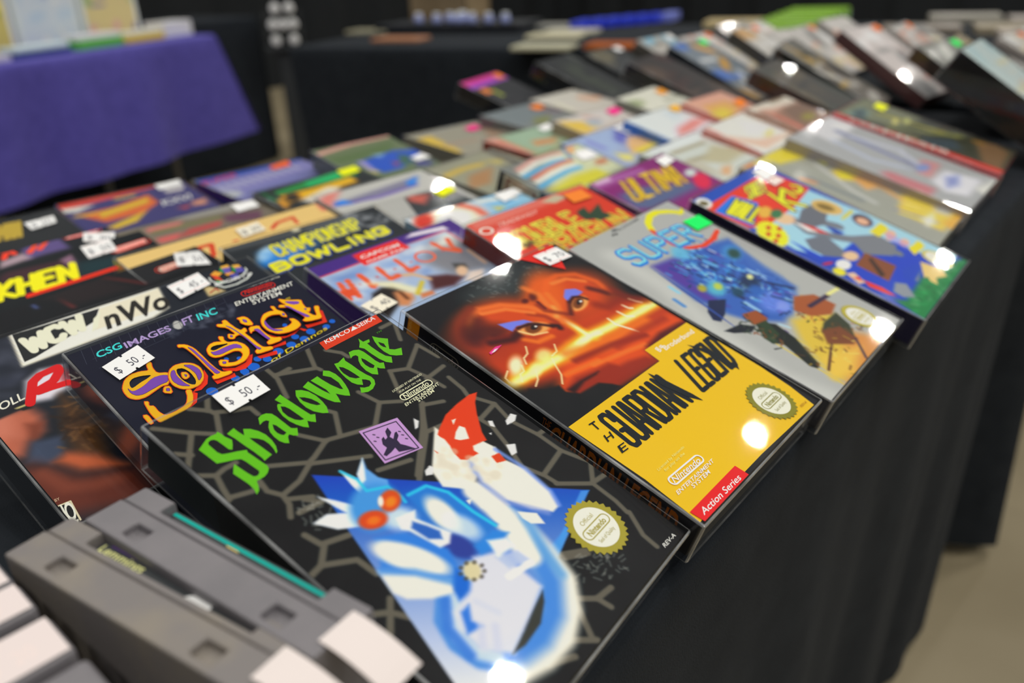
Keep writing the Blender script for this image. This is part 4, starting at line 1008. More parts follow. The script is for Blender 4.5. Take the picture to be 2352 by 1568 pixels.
["vp",[[136,475],[146,481],[147,488],[139,503],[140,511],[151,518],[153,529],[151,553],[152,568],[158,590],[168,599],[193,602],[211,602],[241,598],[256,595],[271,588],[282,579],[297,559],[306,544],[315,519],[323,513],[336,518],[336,529],[326,557],[316,574],[298,598],[280,610],[245,621],[219,626],[178,630],[156,630],[131,627],[122,617],[119,591],[118,575],[119,552],[122,530],[130,487]],[],[240,160,12]],
["vl",[[89,546],[100,551],[103,564],[100,597],[96,609],[86,610],[83,597],[84,557],[89,546]],0.36,[206,74,20]],
["vp",[[89,546],[100,551],[103,564],[100,597],[96,609],[86,610],[83,597],[84,557]],[],[240,160,12]],
["vl",[[308,387],[325,365],[337,355],[357,346],[372,344],[398,349],[413,355],[433,370],[443,383],[451,406],[452,423],[447,450],[441,466],[426,489],[414,501],[392,515],[376,519],[350,518],[334,514],[314,501],[304,489],[294,467],[291,452],[292,431],[295,418],[301,400],[308,387]],0.36,[206,74,20]],
["vp",[[308,387],[325,365],[337,355],[357,346],[372,344],[398,349],[413,355],[433,370],[443,383],[451,406],[452,423],[447,450],[441,466],[426,489],[414,501],[392,515],[376,519],[350,518],[334,514],[314,501],[304,489],[294,467],[291,452],[292,431],[295,418],[301,400]],[[[365,371],[382,378],[390,390],[397,418],[397,439],[392,474],[386,490],[376,502],[369,504],[360,497],[353,486],[345,461],[342,442],[344,411],[347,394],[356,375]]],[240,160,12]],
["vl",[[336,370],[345,369],[346,377],[337,401],[335,422],[337,459],[340,477],[348,497],[343,498],[321,481],[311,467],[304,439],[305,423],[313,399],[319,387],[329,375],[336,370]],0.16,[60,30,60]],
["vp",[[336,370],[345,369],[346,377],[337,401],[335,422],[337,459],[340,477],[348,497],[343,498],[321,481],[311,467],[304,439],[305,423],[313,399],[319,387],[329,375]],[],[110,66,158]],
["vl",[[404,367],[423,378],[432,390],[440,415],[441,433],[433,461],[424,476],[404,491],[401,486],[412,454],[414,434],[411,405],[407,389],[400,370],[404,367]],0.16,[60,30,60]],
["vp",[[404,367],[423,378],[432,390],[440,415],[441,433],[433,461],[424,476],[404,491],[401,486],[412,454],[414,434],[411,405],[407,389],[400,370]],[],[110,66,158]],
["vl",[[367,405],[380,412],[383,421],[381,440],[375,448],[360,452],[354,449],[351,438],[353,428],[361,409],[367,405]],0.36,[206,74,20]],
["vp",[[367,405],[380,412],[383,421],[381,440],[375,448],[360,452],[354,449],[351,438],[353,428],[361,409]],[],[240,160,12]],
["vl",[[369,423],[375,429],[374,433],[367,440],[365,438],[367,425],[369,423]],0.16,[60,30,60]],
["vp",[[369,423],[375,429],[374,433],[367,440],[365,438],[367,425]],[],[110,66,158]],
["vl",[[256,445],[270,451],[271,463],[262,491],[253,495],[235,479],[233,468],[247,449],[256,445]],0.36,[206,74,20]],
["vp",[[256,445],[270,451],[271,463],[262,491],[253,495],[235,479],[233,468],[247,449]],[],[240,160,12]],
["vl",[[256,458],[263,462],[264,466],[259,477],[255,479],[247,474],[247,469],[252,460],[256,458]],0.16,[60,30,60]],
["vp",[[256,458],[263,462],[264,466],[259,477],[255,479],[247,474],[247,469],[252,460]],[],[110,66,158]],
["vl",[[460,233],[479,245],[489,257],[499,281],[503,302],[504,340],[504,366],[503,407],[504,432],[506,467],[509,484],[515,501],[525,510],[549,518],[555,524],[550,534],[530,536],[477,531],[459,525],[460,512],[464,506],[476,504],[479,490],[478,450],[478,419],[479,365],[478,336],[475,300],[473,282],[468,263],[462,255],[449,250],[447,244],[452,232],[460,233]],0.36,[206,74,20]],
["vp",[[460,233],[479,245],[489,257],[499,281],[503,302],[504,340],[504,366],[503,407],[504,432],[506,467],[509,484],[515,501],[525,510],[549,518],[555,524],[550,534],[530,536],[477,531],[459,525],[460,512],[464,506],[476,504],[479,490],[478,450],[478,419],[479,365],[478,336],[475,300],[473,282],[468,263],[462,255],[449,250],[447,244],[452,232]],[],[240,160,12]],
["vl",[[484,271],[492,285],[495,303],[496,341],[497,368],[498,413],[499,439],[503,471],[505,486],[507,499],[504,503],[490,503],[485,492],[485,458],[485,431],[486,385],[486,357],[485,319],[484,298],[482,275],[484,271]],0.16,[60,30,60]],
["vp",[[484,271],[492,285],[495,303],[496,341],[497,368],[498,413],[499,439],[503,471],[505,486],[507,499],[504,503],[490,503],[485,492],[485,458],[485,431],[486,385],[486,357],[485,319],[484,298],[482,275]],[],[110,66,158]],
["vl",[[647,287],[658,294],[660,301],[652,315],[651,325],[656,341],[665,349],[684,356],[696,365],[709,387],[714,402],[714,428],[710,444],[696,466],[684,478],[661,493],[643,500],[613,503],[594,502],[568,493],[554,486],[537,471],[535,459],[546,436],[557,433],[578,448],[583,456],[574,465],[578,472],[597,481],[611,484],[633,480],[646,475],[663,462],[669,452],[670,433],[665,424],[651,415],[639,412],[615,412],[600,412],[580,413],[567,412],[548,405],[539,397],[533,381],[533,368],[540,345],[548,332],[567,317],[580,311],[602,310],[615,314],[632,324],[637,324],[636,310],[637,302],[642,289],[647,287]],0.36,[206,74,20]],
["vp",[[647,287],[658,294],[660,301],[652,315],[651,325],[656,341],[665,349],[684,356],[696,365],[709,387],[714,402],[714,428],[710,444],[696,466],[684,478],[661,493],[643,500],[613,503],[594,502],[568,493],[554,486],[537,471],[535,459],[546,436],[557,433],[578,448],[583,456],[574,465],[578,472],[597,481],[611,484],[633,480],[646,475],[663,462],[669,452],[670,433],[665,424],[651,415],[639,412],[615,412],[600,412],[580,413],[567,412],[548,405],[539,397],[533,381],[533,368],[540,345],[548,332],[567,317],[580,311],[602,310],[615,314],[632,324],[637,324],[636,310],[637,302],[642,289]],[[[562,340],[573,332],[583,331],[601,333],[613,337],[632,344],[640,347],[647,347],[649,349],[650,355],[644,357],[625,357],[611,358],[589,360],[579,361],[568,359],[563,356],[559,346]]],[240,160,12]],
["vl",[[552,362],[561,367],[570,369],[589,370],[606,369],[635,368],[651,368],[673,372],[683,378],[692,392],[693,401],[690,415],[684,415],[669,402],[656,397],[632,397],[615,398],[590,400],[575,399],[556,392],[550,384],[549,366],[552,362]],0.16,[60,30,60]],
["vp",[[552,362],[561,367],[570,369],[589,370],[606,369],[635,368],[651,368],[673,372],[683,378],[692,392],[693,401],[690,415],[684,415],[669,402],[656,397],[632,397],[615,398],[590,400],[575,399],[556,392],[550,384],[549,366]],[],[110,66,158]],
["vl",[[559,450],[568,456],[569,460],[563,466],[559,467],[552,464],[551,460],[555,451],[559,450]],0.16,[60,30,60]],
["vp",[[559,450],[568,456],[569,460],[563,466],[559,467],[552,464],[551,460],[555,451]],[],[110,66,158]],
["vl",[[693,208],[711,217],[719,215],[722,201],[727,197],[739,198],[743,207],[743,233],[745,250],[748,275],[752,288],[758,303],[766,305],[783,300],[787,304],[783,321],[778,327],[766,329],[763,339],[766,367],[768,389],[769,428],[771,447],[775,465],[784,475],[808,485],[815,492],[809,504],[790,505],[740,498],[724,492],[725,479],[730,472],[745,466],[749,451],[748,409],[746,381],[742,340],[734,327],[717,328],[708,331],[699,339],[691,339],[679,330],[678,320],[688,301],[695,299],[708,312],[715,316],[722,312],[722,299],[718,264],[709,246],[688,229],[682,220],[685,209],[693,208]],0.36,[206,74,20]],
["vp",[[693,208],[711,217],[719,215],[722,201],[727,197],[739,198],[743,207],[743,233],[745,250],[748,275],[752,288],[758,303],[766,305],[783,300],[787,304],[783,321],[778,327],[766,329],[763,339],[766,367],[768,389],[769,428],[771,447],[775,465],[784,475],[808,485],[815,492],[809,504],[790,505],[740,498],[724,492],[725,479],[730,472],[745,466],[749,451],[748,409],[746,381],[742,340],[734,327],[717,328],[708,331],[699,339],[691,339],[679,330],[678,320],[688,301],[695,299],[708,312],[715,316],[722,312],[722,299],[718,264],[709,246],[688,229],[682,220],[685,209]],[],[240,160,12]],
["vl",[[719,238],[729,254],[734,270],[740,303],[743,326],[748,361],[750,386],[751,425],[754,445],[761,467],[760,474],[749,475],[745,462],[745,421],[744,393],[742,350],[739,326],[735,297],[730,276],[719,244],[719,238]],0.16,[60,30,60]],
["vp",[[719,238],[729,254],[734,270],[740,303],[743,326],[748,361],[750,386],[751,425],[754,445],[761,467],[760,474],[749,475],[745,462],[745,421],[744,393],[742,350],[739,326],[735,297],[730,276],[719,244]],[],[110,66,158]],
["vl",[[697,311],[701,316],[701,319],[696,326],[693,327],[689,323],[689,319],[694,312],[697,311]],0.16,[60,30,60]],
["vp",[[697,311],[701,316],[701,319],[696,326],[693,327],[689,323],[689,319],[694,312]],[],[110,66,158]],
["vl",[[815,312],[844,321],[852,329],[847,346],[845,360],[846,386],[848,404],[854,430],[864,443],[886,453],[891,460],[884,473],[867,477],[824,474],[810,469],[811,457],[815,451],[829,447],[832,434],[830,400],[827,380],[821,352],[815,343],[802,344],[795,346],[788,353],[789,346],[801,318],[815,312]],0.36,[206,74,20]],
["vp",[[815,312],[844,321],[852,329],[847,346],[845,360],[846,386],[848,404],[854,430],[864,443],[886,453],[891,460],[884,473],[867,477],[824,474],[810,469],[811,457],[815,451],[829,447],[832,434],[830,400],[827,380],[821,352],[815,343],[802,344],[795,346],[788,353],[789,346],[801,318]],[],[240,160,12]],
["vl",[[819,337],[834,341],[839,353],[838,382],[838,402],[841,431],[839,441],[831,440],[827,429],[823,398],[822,381],[820,359],[819,349],[815,339],[819,337]],0.16,[60,30,60]],
["vp",[[819,337],[834,341],[839,353],[838,382],[838,402],[841,431],[839,441],[831,440],[827,429],[823,398],[822,381],[820,359],[819,349],[815,339]],[],[110,66,158]],
["vl",[[801,221],[824,225],[833,231],[840,246],[841,262],[837,295],[829,304],[811,295],[802,286],[793,267],[792,257],[798,244],[799,236],[795,224],[801,221]],0.36,[206,74,20]],
["vp",[[801,221],[824,225],[833,231],[840,246],[841,262],[837,295],[829,304],[811,295],[802,286],[793,267],[792,257],[798,244],[799,236],[795,224]],[],[240,160,12]],
["vl",[[816,244],[823,252],[825,258],[821,271],[817,273],[809,265],[808,258],[812,245],[816,244]],0.16,[60,30,60]],
["vp",[[816,244],[823,252],[825,258],[821,271],[817,273],[809,265],[808,258],[812,245]],[],[110,66,158]],
["vl",[[997,235],[1006,240],[1008,248],[1003,266],[1006,278],[1019,297],[1022,312],[1017,340],[1011,345],[999,334],[996,326],[997,313],[990,306],[970,297],[956,293],[935,293],[921,296],[904,305],[895,315],[887,336],[886,352],[892,379],[903,392],[929,404],[946,409],[971,410],[986,408],[1006,400],[1013,391],[1014,372],[1018,368],[1031,375],[1036,384],[1039,403],[1039,416],[1035,433],[1025,441],[1001,449],[982,451],[948,449],[927,444],[901,434],[887,421],[871,395],[866,377],[866,347],[870,330],[881,307],[893,293],[916,274],[931,267],[955,265],[968,266],[984,272],[990,269],[990,257],[991,249],[993,237],[997,235]],0.36,[206,74,20]],
["vp",[[997,235],[1006,240],[1008,248],[1003,266],[1006,278],[1019,297],[1022,312],[1017,340],[1011,345],[999,334],[996,326],[997,313],[990,306],[970,297],[956,293],[935,293],[921,296],[904,305],[895,315],[887,336],[886,352],[892,379],[903,392],[929,404],[946,409],[971,410],[986,408],[1006,400],[1013,391],[1014,372],[1018,368],[1031,375],[1036,384],[1039,403],[1039,416],[1035,433],[1025,441],[1001,449],[982,451],[948,449],[927,444],[901,434],[887,421],[871,395],[866,377],[866,347],[870,330],[881,307],[893,293],[916,274],[931,267],[955,265],[968,266],[984,272],[990,269],[990,257],[991,249],[993,237]],[],[240,160,12]],
["vl",[[901,313],[897,329],[895,345],[894,377],[903,395],[930,417],[930,422],[902,412],[890,401],[881,378],[879,362],[882,339],[887,327],[898,313],[901,313]],0.16,[60,30,60]],
["vp",[[901,313],[897,329],[895,345],[894,377],[903,395],[930,417],[930,422],[902,412],[890,401],[881,378],[879,362],[882,339],[887,327],[898,313]],[],[110,66,158]],
["vl",[[1012,313],[1017,318],[1017,322],[1012,330],[1009,331],[1004,326],[1004,322],[1008,314],[1012,313]],0.16,[60,30,60]],
["vp",[[1012,313],[1017,318],[1017,322],[1012,330],[1009,331],[1004,326],[1004,322],[1008,314]],[],[110,66,158]],
["vl",[[1070,213],[1093,234],[1113,247],[1150,267],[1159,278],[1151,295],[1147,308],[1142,333],[1144,344],[1158,352],[1156,360],[1139,375],[1131,375],[1125,362],[1123,353],[1121,341],[1122,347],[1127,376],[1130,392],[1135,409],[1140,416],[1149,422],[1157,415],[1169,388],[1176,374],[1185,359],[1193,356],[1205,363],[1204,373],[1186,399],[1177,417],[1166,444],[1151,451],[1118,445],[1099,441],[1077,433],[1069,427],[1065,417],[1070,413],[1086,409],[1090,396],[1084,358],[1080,335],[1073,301],[1061,285],[1032,270],[1026,262],[1037,253],[1046,255],[1063,268],[1068,265],[1062,242],[1061,228],[1062,211],[1070,213]],0.36,[206,74,20]],
["vp",[[1070,213],[1093,234],[1113,247],[1150,267],[1159,278],[1151,295],[1147,308],[1142,333],[1144,344],[1158,352],[1156,360],[1139,375],[1131,375],[1125,362],[1123,353],[1121,341],[1122,347],[1127,376],[1130,392],[1135,409],[1140,416],[1149,422],[1157,415],[1169,388],[1176,374],[1185,359],[1193,356],[1205,363],[1204,373],[1186,399],[1177,417],[1166,444],[1151,451],[1118,445],[1099,441],[1077,433],[1069,427],[1065,417],[1070,413],[1086,409],[1090,396],[1084,358],[1080,335],[1073,301],[1061,285],[1032,270],[1026,262],[1037,253],[1046,255],[1063,268],[1068,265],[1062,242],[1061,228],[1062,211]],[],[240,160,12]],
["vl",[[1092,247],[1132,272],[1141,283],[1132,293],[1123,293],[1105,286],[1096,278],[1085,262],[1081,253],[1080,243],[1092,247]],0.16,[60,30,60]],
["vp",[[1092,247],[1132,272],[1141,283],[1132,293],[1123,293],[1105,286],[1096,278],[1085,262],[1081,253],[1080,243]],[],[110,66,158]],
["vl",[[1055,272],[1069,283],[1076,298],[1084,329],[1094,353],[1112,396],[1114,410],[1101,409],[1093,399],[1084,368],[1078,347],[1071,315],[1065,297],[1054,275],[1055,272]],0.16,[60,30,60]],
["vp",[[1055,272],[1069,283],[1076,298],[1084,329],[1094,353],[1112,396],[1114,410],[1101,409],[1093,399],[1084,368],[1078,347],[1071,315],[1065,297],[1054,275]],[],[110,66,158]],
["vl",[[1130,343],[1137,348],[1138,351],[1131,356],[1128,355],[1128,345],[1130,343]],0.16,[60,30,60]],
["vp",[[1130,343],[1137,348],[1138,351],[1131,356],[1128,355],[1128,345]],[],[110,66,158]],
 ]},
 'WCW': {'grid':1.0,'base':[30,34,42],'over':1,'ops':[
["sp",6,50,[181,173],[155,107],[-78,182],16,2.4,2.6,[[44,48,62],[60,64,78],[30,34,44]],4,0.5,0],
["ln",[[10,-1],[342,-41],[632,-40],[948,-40],[1278,-9]],2.5,3.0,[150,152,160],0.8],
["ln",[[354,-68],[777,-84],[1320,-80],[1693,-60]],2.0,2,[24,27,30],1.0],
["pg",[[373,2],[1217,21],[1160,235],[1041,273],[310,300]],1.2,[232,226,205],1.0],
["vp",[[384,21],[848,37],[772,135],[394,261],[335,269]],[],[34,36,38]],
["vp",[[846,41],[1208,36],[1156,219],[739,209]],[],[214,206,184]],
["vl",[[405,90],[412,210],[451,108],[463,203],[505,76]],2.0,[222,214,190]],
["vl",[[598,86],[586,64],[546,70],[528,91],[515,177],[529,193],[568,187],[588,160]],2.0,[222,214,190]],
["vl",[[628,58],[634,178],[674,76],[685,171],[727,44]],2.0,[222,214,190]],
["vp",[[776,113],[841,69],[757,197],[716,217]],[],[222,214,190]],
["tx","nWo",[790,236],[1176,232],[846,72],[40,38,36],{"bold":0.03}],
["pg",[[203,571],[275,413],[366,367],[470,394],[407,570],[308,606]],3,[205,200,210],1.0],
["vl",[[219,583],[297,439],[346,408],[440,396],[436,427],[378,485],[280,512]],2.3,[196,24,30]],
["vl",[[285,526],[346,527],[457,541]],2.2,[196,24,30]],
["pg",[[440,396],[495,501],[476,619],[396,498]],3,[150,30,36],0.6],
["pg",[[27,583],[204,592],[224,688],[184,796],[103,831],[50,902],[-108,853]],5,[170,92,70],1.0],
["pg",[[19,577],[126,596],[76,754],[-20,738]],6,[196,120,100],0.6],
["pg",[[18,556],[225,546],[224,596],[15,612]],1,[30,30,36],1.0],
["tx","HOLL",[45,566],[217,536],[57,509],[214,210,196],{"bold":0.01}],
["pg",[[159,570],[223,575],[213,619],[172,613]],0.8,[30,34,34],1.0],
["ln",[[160,580],[220,579]],0.5,0.6,[190,180,120],1.0],
["pg",[[141,705],[212,738],[148,826],[111,837]],3,[120,60,44],1.0],
["pg",[[111,837],[234,872],[181,1001],[108,1019],[39,948]],3,[60,70,92],1.0],
["pg",[[357,599],[378,697],[386,926],[331,1116],[212,1025],[269,800]],5,[78,52,32],1.0],
["sp",7,40,[338,821],[35,76],[-63,101],7,0.6,0.8,[[120,84,50],[50,34,24],[90,60,36]],0.8,0.6,0],
["pg",[[126,1015],[198,987],[294,1079],[366,1217],[280,1188],[190,1132]],4,[186,92,56],1.0],
["pg",[[-51,967],[48,972],[182,1148],[383,1267],[362,1501],[20,1345],[-137,1266],[-111,1124]],8,[92,44,34],1.0],
["el",[-76,1153],[30,41],[-29,43],0.6,[190,100,80],1.0],
["ln",[[61,1054],[98,1188],[195,1247],[292,1269]],3,4,[120,60,44],0.8],
["tx","SOLD BY",[-33,1240],[43,1242],[-30,1222],[200,170,140],{}],
["vp",[[-62,1270],[71,1274],[59,1392],[45,1414],[-87,1363]],[],[30,30,32]],
["vl",[[-62,1270],[71,1274],[54,1397]],0.4,[200,190,160]],
["tx","THQ",[-51,1368],[51,1383],[-27,1258],[226,220,200],{"bold":0.02,"cond":1}],
["vp",[[1539,66],[1585,44],[1611,88],[1571,107]],[],[222,150,50]],
["vp",[[1539,66],[1571,107],[1567,167],[1537,128]],[],[200,60,40]],
["vp",[[1639,4],[1689,19],[1689,55],[1633,44]],[],[222,160,60]],
["vp",[[1633,44],[1689,55],[1657,109],[1622,95]],[],[92,80,160]],
["vp",[[1639,4],[1633,44],[1622,95],[1601,68]],[],[40,130,70]],
["vp",[[1705,43],[1747,53],[1747,90],[1705,80]],[],[222,160,60]],
["vp",[[1705,43],[1705,80],[1689,128],[1676,98]],[],[40,130,70]],
["vp",[[1705,80],[1747,90],[1742,145],[1685,133]],[],[80,74,160]],
["vp",[[1619,100],[1669,109],[1675,148],[1617,127]],[],[222,150,50]],
["vp",[[1537,128],[1567,167],[1565,194],[1522,175]],[],[40,130,70]],
["vp",[[1635,124],[1685,133],[1678,179],[1625,175]],[],[70,70,150]],
["vl",[[1514,93],[1505,130],[1528,178],[1606,191],[1697,175],[1755,138],[1760,112]],0.5,[200,205,200]],
["vl",[[1505,178],[1533,230],[1614,238],[1699,220],[1757,183]],0.6,[200,205,200]],
["tx","SPORTS",[1493,191],[1745,205],[1506,158],[220,220,215],{"bold":0.01}],
["pg",[[1437,130],[1504,226],[1519,262],[1406,260]],1,[190,170,120],1.0],
["vl",[[1430,234],[1483,212],[1486,242]],0.4,[170,40,40]],
 ]},
 'Wi': {'grid':1.2,'base':[66,40,120],'ops':[
["pg",[[-43,137],[1149,116],[1210,859],[425,1299],[-321,780]],1.5,[150,170,200],1.0],
["sp",11,70,[458,364],[717,1],[-87,120],16,1.5,3.5,[[120,150,200],[190,198,212],[225,222,215],[160,160,180],[90,120,180]],4,0.45,1],
["pg",[[957,180],[1157,210],[1097,447],[1075,640],[770,584],[705,347]],8,[112,112,118],0.9],
["pg",[[1088,140],[1164,184],[1064,300],[886,251]],6,[226,226,214],0.8],
["vl",[[-44,142],[1135,126]],0.45,[206,30,40]],
["vl",[[-44,142],[-48,335],[-54,502]],0.45,[206,30,40]],
["vl",[[1135,126],[1141,244],[1136,456],[1131,675]],0.45,[206,30,40]],
["pg",[[819,57],[897,30],[1170,68],[1183,121],[957,79]],1.2,[214,206,220],1.0],
["vp",[[356,43],[755,33],[760,169],[352,183]],[],[212,44,40]],
["tx","CAPCOM",[384,106],[714,114],[394,72],[245,236,225],{"bold":0.02}],
["tx","GAME PAK",[383,161],[722,160],[389,141],[245,236,225],{"bold":0.02}],
["vl",[[-11,241],[2,308],[9,360],[28,413]],2.0,[210,88,52]],
["vl",[[80,257],[61,323],[15,352]],2.0,[210,88,52]],
["vl",[[142,253],[124,326],[91,424]],2.0,[210,88,52]],
["vl",[[246,244],[245,306],[232,389]],2.0,[210,88,52]],
["vl",[[232,389],[258,382]],2.0,[210,88,52]],
["vl",[[400,244],[391,316],[386,382]],2.0,[210,88,52]],
["vl",[[386,382],[461,378]],2.0,[210,88,52]],
["vl",[[565,235],[565,301],[556,380]],2.0,[210,88,52]],
["vl",[[556,380],[633,369]],2.0,[210,88,52]],
["vl",[[934,202],[948,288],[987,339],[1023,375]],2.0,[210,88,52]],
["vl",[[1067,216],[1023,304],[1032,366]],2.0,[210,88,52]],
["vp",[[8,335],[111,324],[103,397],[32,409]],[],[205,74,40]],
["ring",[766,303],[53,52],[-63,43],1.8,[214,96,60]],
["vp",[[173,322],[190,318],[191,333],[174,336]],[],[190,50,40]],
["vp",[[321,313],[338,309],[338,324],[321,328]],[],[190,50,40]],
["vp",[[475,304],[493,300],[493,315],[475,319]],[],[190,50,40]],
["vp",[[626,296],[645,291],[645,307],[626,311]],[],[190,50,40]],
["vp",[[912,308],[932,304],[932,320],[911,324]],[],[190,50,40]],
["pg",[[177,444],[273,421],[338,451],[372,533],[223,627],[85,695],[68,617],[109,529]],2,[34,30,30],1.0],
["pg",[[294,507],[349,507],[397,573],[364,624],[280,664],[232,633]],2.5,[190,124,80],1.0],
["ln",[[335,522],[325,599]],1.2,1.5,[90,50,30],1.0],
["pg",[[218,338],[371,398],[499,602],[412,607],[332,483]],3,[220,214,170],0.8],
["ln",[[536,513],[415,597]],1.6,1.2,[190,172,50],1.0],
["pg",[[429,606],[524,618],[509,658],[403,650]],1.6,[190,110,66],1.0],
["pg",[[613,485],[733,535],[824,617],[690,661],[529,621]],3,[70,34,36],1.0],
["pg",[[865,458],[942,505],[921,559],[836,520]],1.5,[60,60,60],1.0],
["el",[858,560],[16,36],[-52,33],0.4,[205,170,140],1.0],
["ln",[[486,394],[545,418],[600,516]],1.4,1.5,[196,160,120],1.0],
["ln",[[1090,400],[1081,479],[1074,572]],1.3,1.5,[200,160,130],1.0],
["pg",[[893,595],[1001,622],[890,724],[783,656]],2,[206,190,180],1.0],
 ]},
 'DD': {'grid':1.5,'base':[196,52,30],'ops':[
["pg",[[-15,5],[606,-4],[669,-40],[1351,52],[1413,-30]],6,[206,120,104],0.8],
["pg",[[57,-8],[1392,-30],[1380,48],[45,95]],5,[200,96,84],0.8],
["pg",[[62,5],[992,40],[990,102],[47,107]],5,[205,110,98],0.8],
["pg",[[780,57],[970,29],[1063,102],[880,120]],1.5,[176,166,140],1.0],
["ring",[102,144],[39,32],[-48,28],1.6,[232,210,200]],
["tx","TRADEWEST",[217,151],[640,157],[241,113],[224,168,156],{"bold":0.01}],
["vl",[[144,411],[123,244],[181,245],[213,270],[227,387],[201,411],[144,411]],2.0,[244,226,70]],
["vl",[[271,387],[257,271],[278,246],[316,247],[343,272],[357,389],[336,413],[298,413],[271,387]],2.0,[244,226,70]],
["vl",[[384,248],[402,398],[423,414],[471,415],[489,399],[471,249]],2.0,[244,226,70]],
["vl",[[534,416],[514,249],[577,250],[599,275],[604,314],[586,330],[524,329]],2.0,[244,226,70]],
["vl",[[586,330],[613,354],[618,394],[597,417],[534,416]],2.0,[244,226,70]],
["vl",[[644,251],[664,418],[751,419]],2.0,[244,226,70]],
["vl",[[861,254],[774,253],[794,419],[881,420]],2.0,[244,226,70]],
["vl",[[784,333],[851,334]],2.0,[244,226,70]],
["vl",[[263,608],[294,445],[369,445],[403,470],[381,583],[339,608],[263,608]],2.0,[244,226,70]],
["vl",[[434,608],[464,446],[553,446],[574,465],[566,510],[537,527],[449,527]],2.0,[244,226,70]],
["vl",[[512,527],[547,608]],2.0,[244,226,70]],
["vl",[[604,608],[676,446],[707,446],[718,608]],2.0,[244,226,70]],
["vl",[[633,554],[709,554]],2.0,[244,226,70]],
["vl",[[912,486],[916,462],[894,446],[831,446],[802,462],[778,592],[800,608],[863,608],[892,592],[902,535],[852,535]],2.0,[244,226,70]],
["vl",[[950,584],[971,470],[1008,446],[1058,446],[1085,470],[1064,584],[1028,608],[977,608],[950,584]],2.0,[244,226,70]],
["vl",[[1116,608],[1147,446],[1230,608],[1260,446]],2.0,[244,226,70]],
["vl",[[144,411],[123,244],[181,245],[213,270],[227,387],[201,411],[144,411]],0.7,[150,70,20]],
["vl",[[271,387],[257,271],[278,246],[316,247],[343,272],[357,389],[336,413],[298,413],[271,387]],0.7,[150,70,20]],
["vl",[[384,248],[402,398],[423,414],[471,415],[489,399],[471,249]],0.7,[150,70,20]],
["vl",[[534,416],[514,249],[577,250],[599,275],[604,314],[586,330],[524,329]],0.7,[150,70,20]],
["vl",[[586,330],[613,354],[618,394],[597,417],[534,416]],0.7,[150,70,20]],
["vl",[[644,251],[664,418],[751,419]],0.7,[150,70,20]],
["vl",[[861,254],[774,253],[794,419],[881,420]],0.7,[150,70,20]],
["vl",[[784,333],[851,334]],0.7,[150,70,20]],
["vl",[[263,608],[294,445],[369,445],[403,470],[381,583],[339,608],[263,608]],0.7,[150,70,20]],
["vl",[[434,608],[464,446],[553,446],[574,465],[566,510],[537,527],[449,527]],0.7,[150,70,20]],
["vl",[[512,527],[547,608]],0.7,[150,70,20]],
["vl",[[604,608],[676,446],[707,446],[718,608]],0.7,[150,70,20]],
["vl",[[633,554],[709,554]],0.7,[150,70,20]],
["vl",[[912,486],[916,462],[894,446],[831,446],[802,462],[778,592],[800,608],[863,608],[892,592],[902,535],[852,535]],0.7,[150,70,20]],
["vl",[[950,584],[971,470],[1008,446],[1058,446],[1085,470],[1064,584],[1028,608],[977,608],[950,584]],0.7,[150,70,20]],
["vl",[[1116,608],[1147,446],[1230,608],[1260,446]],0.7,[150,70,20]],
["vp",[[923,290],[1043,267],[1013,349],[1203,287],[1131,387],[1151,458],[1019,473],[972,424],[900,409],[893,358]],[],[40,62,44]],
["pg",[[185,399],[301,378],[310,426],[203,451]],1.5,[50,60,40],0.7],
 ]},
 'Ul': {'grid':2,'base':[122,30,104],'ops':[
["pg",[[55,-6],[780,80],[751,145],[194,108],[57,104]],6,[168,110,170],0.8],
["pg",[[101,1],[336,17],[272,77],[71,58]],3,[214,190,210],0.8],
["pg",[[88,266],[383,268],[676,376],[984,489],[901,578],[180,566],[31,478]],6,[80,92,130],1.0],
["pg",[[751,145],[998,196],[949,271],[706,219]],4,[200,130,130],0.7],
["vl",[[341,140],[167,377],[169,405],[225,409],[266,384],[441,147]],2.4,[110,70,20]],
["vl",[[485,150],[291,414],[391,421]],2.4,[110,70,20]],
["vl",[[485,428],[678,164]],2.4,[110,70,20]],
["vl",[[623,160],[734,168]],2.4,[110,70,20]],
["vl",[[592,435],[786,172]],2.4,[110,70,20]],
["vl",[[649,439],[843,176],[775,365],[978,186],[784,449]],2.4,[110,70,20]],
["vl",[[827,452],[1058,192],[1084,194],[927,459]],2.4,[110,70,20]],
["vl",[[908,367],[974,371]],2.4,[110,70,20]],
["vl",[[341,140],[167,377],[169,405],[225,409],[266,384],[441,147]],1.6,[226,178,24]],
["vl",[[485,150],[291,414],[391,421]],1.6,[226,178,24]],
["vl",[[485,428],[678,164]],1.6,[226,178,24]],
["vl",[[623,160],[734,168]],1.6,[226,178,24]],
["vl",[[592,435],[786,172]],1.6,[226,178,24]],
["vl",[[649,439],[843,176],[775,365],[978,186],[784,449]],1.6,[226,178,24]],
["vl",[[827,452],[1058,192],[1084,194],[927,459]],1.6,[226,178,24]],
["vl",[[908,367],[974,371]],1.6,[226,178,24]],
["el",[1104,525],[0,89],[-160,58],0.25,[204,30,70],1.0],
["el",[1153,381],[35,39],[-93,30],0.5,[190,205,200],1.0],
 ]},
 'CB': {'grid':1.4,'base':[38,42,46],'ops':[
["pg",[[25,15],[577,-11],[561,117],[47,70]],3,[70,74,78],0.8],
["pg",[[621,29],[1129,-31],[1200,107],[667,146]],5,[84,88,92],0.8],
["pg",[[565,-17],[651,-16],[610,69],[562,57]],2,[190,186,160],1.0],
["sp",12,30,[1118,185],[139,76],[-74,95],7,1.1,1.3,[[150,154,160]],2,0.4,0],
["el",[317,268],[41,94],[-183,72],0.3,[30,110,190],1.0],
["el",[244,212],[48,28],[-72,69],0.6,[170,200,222],1.0],
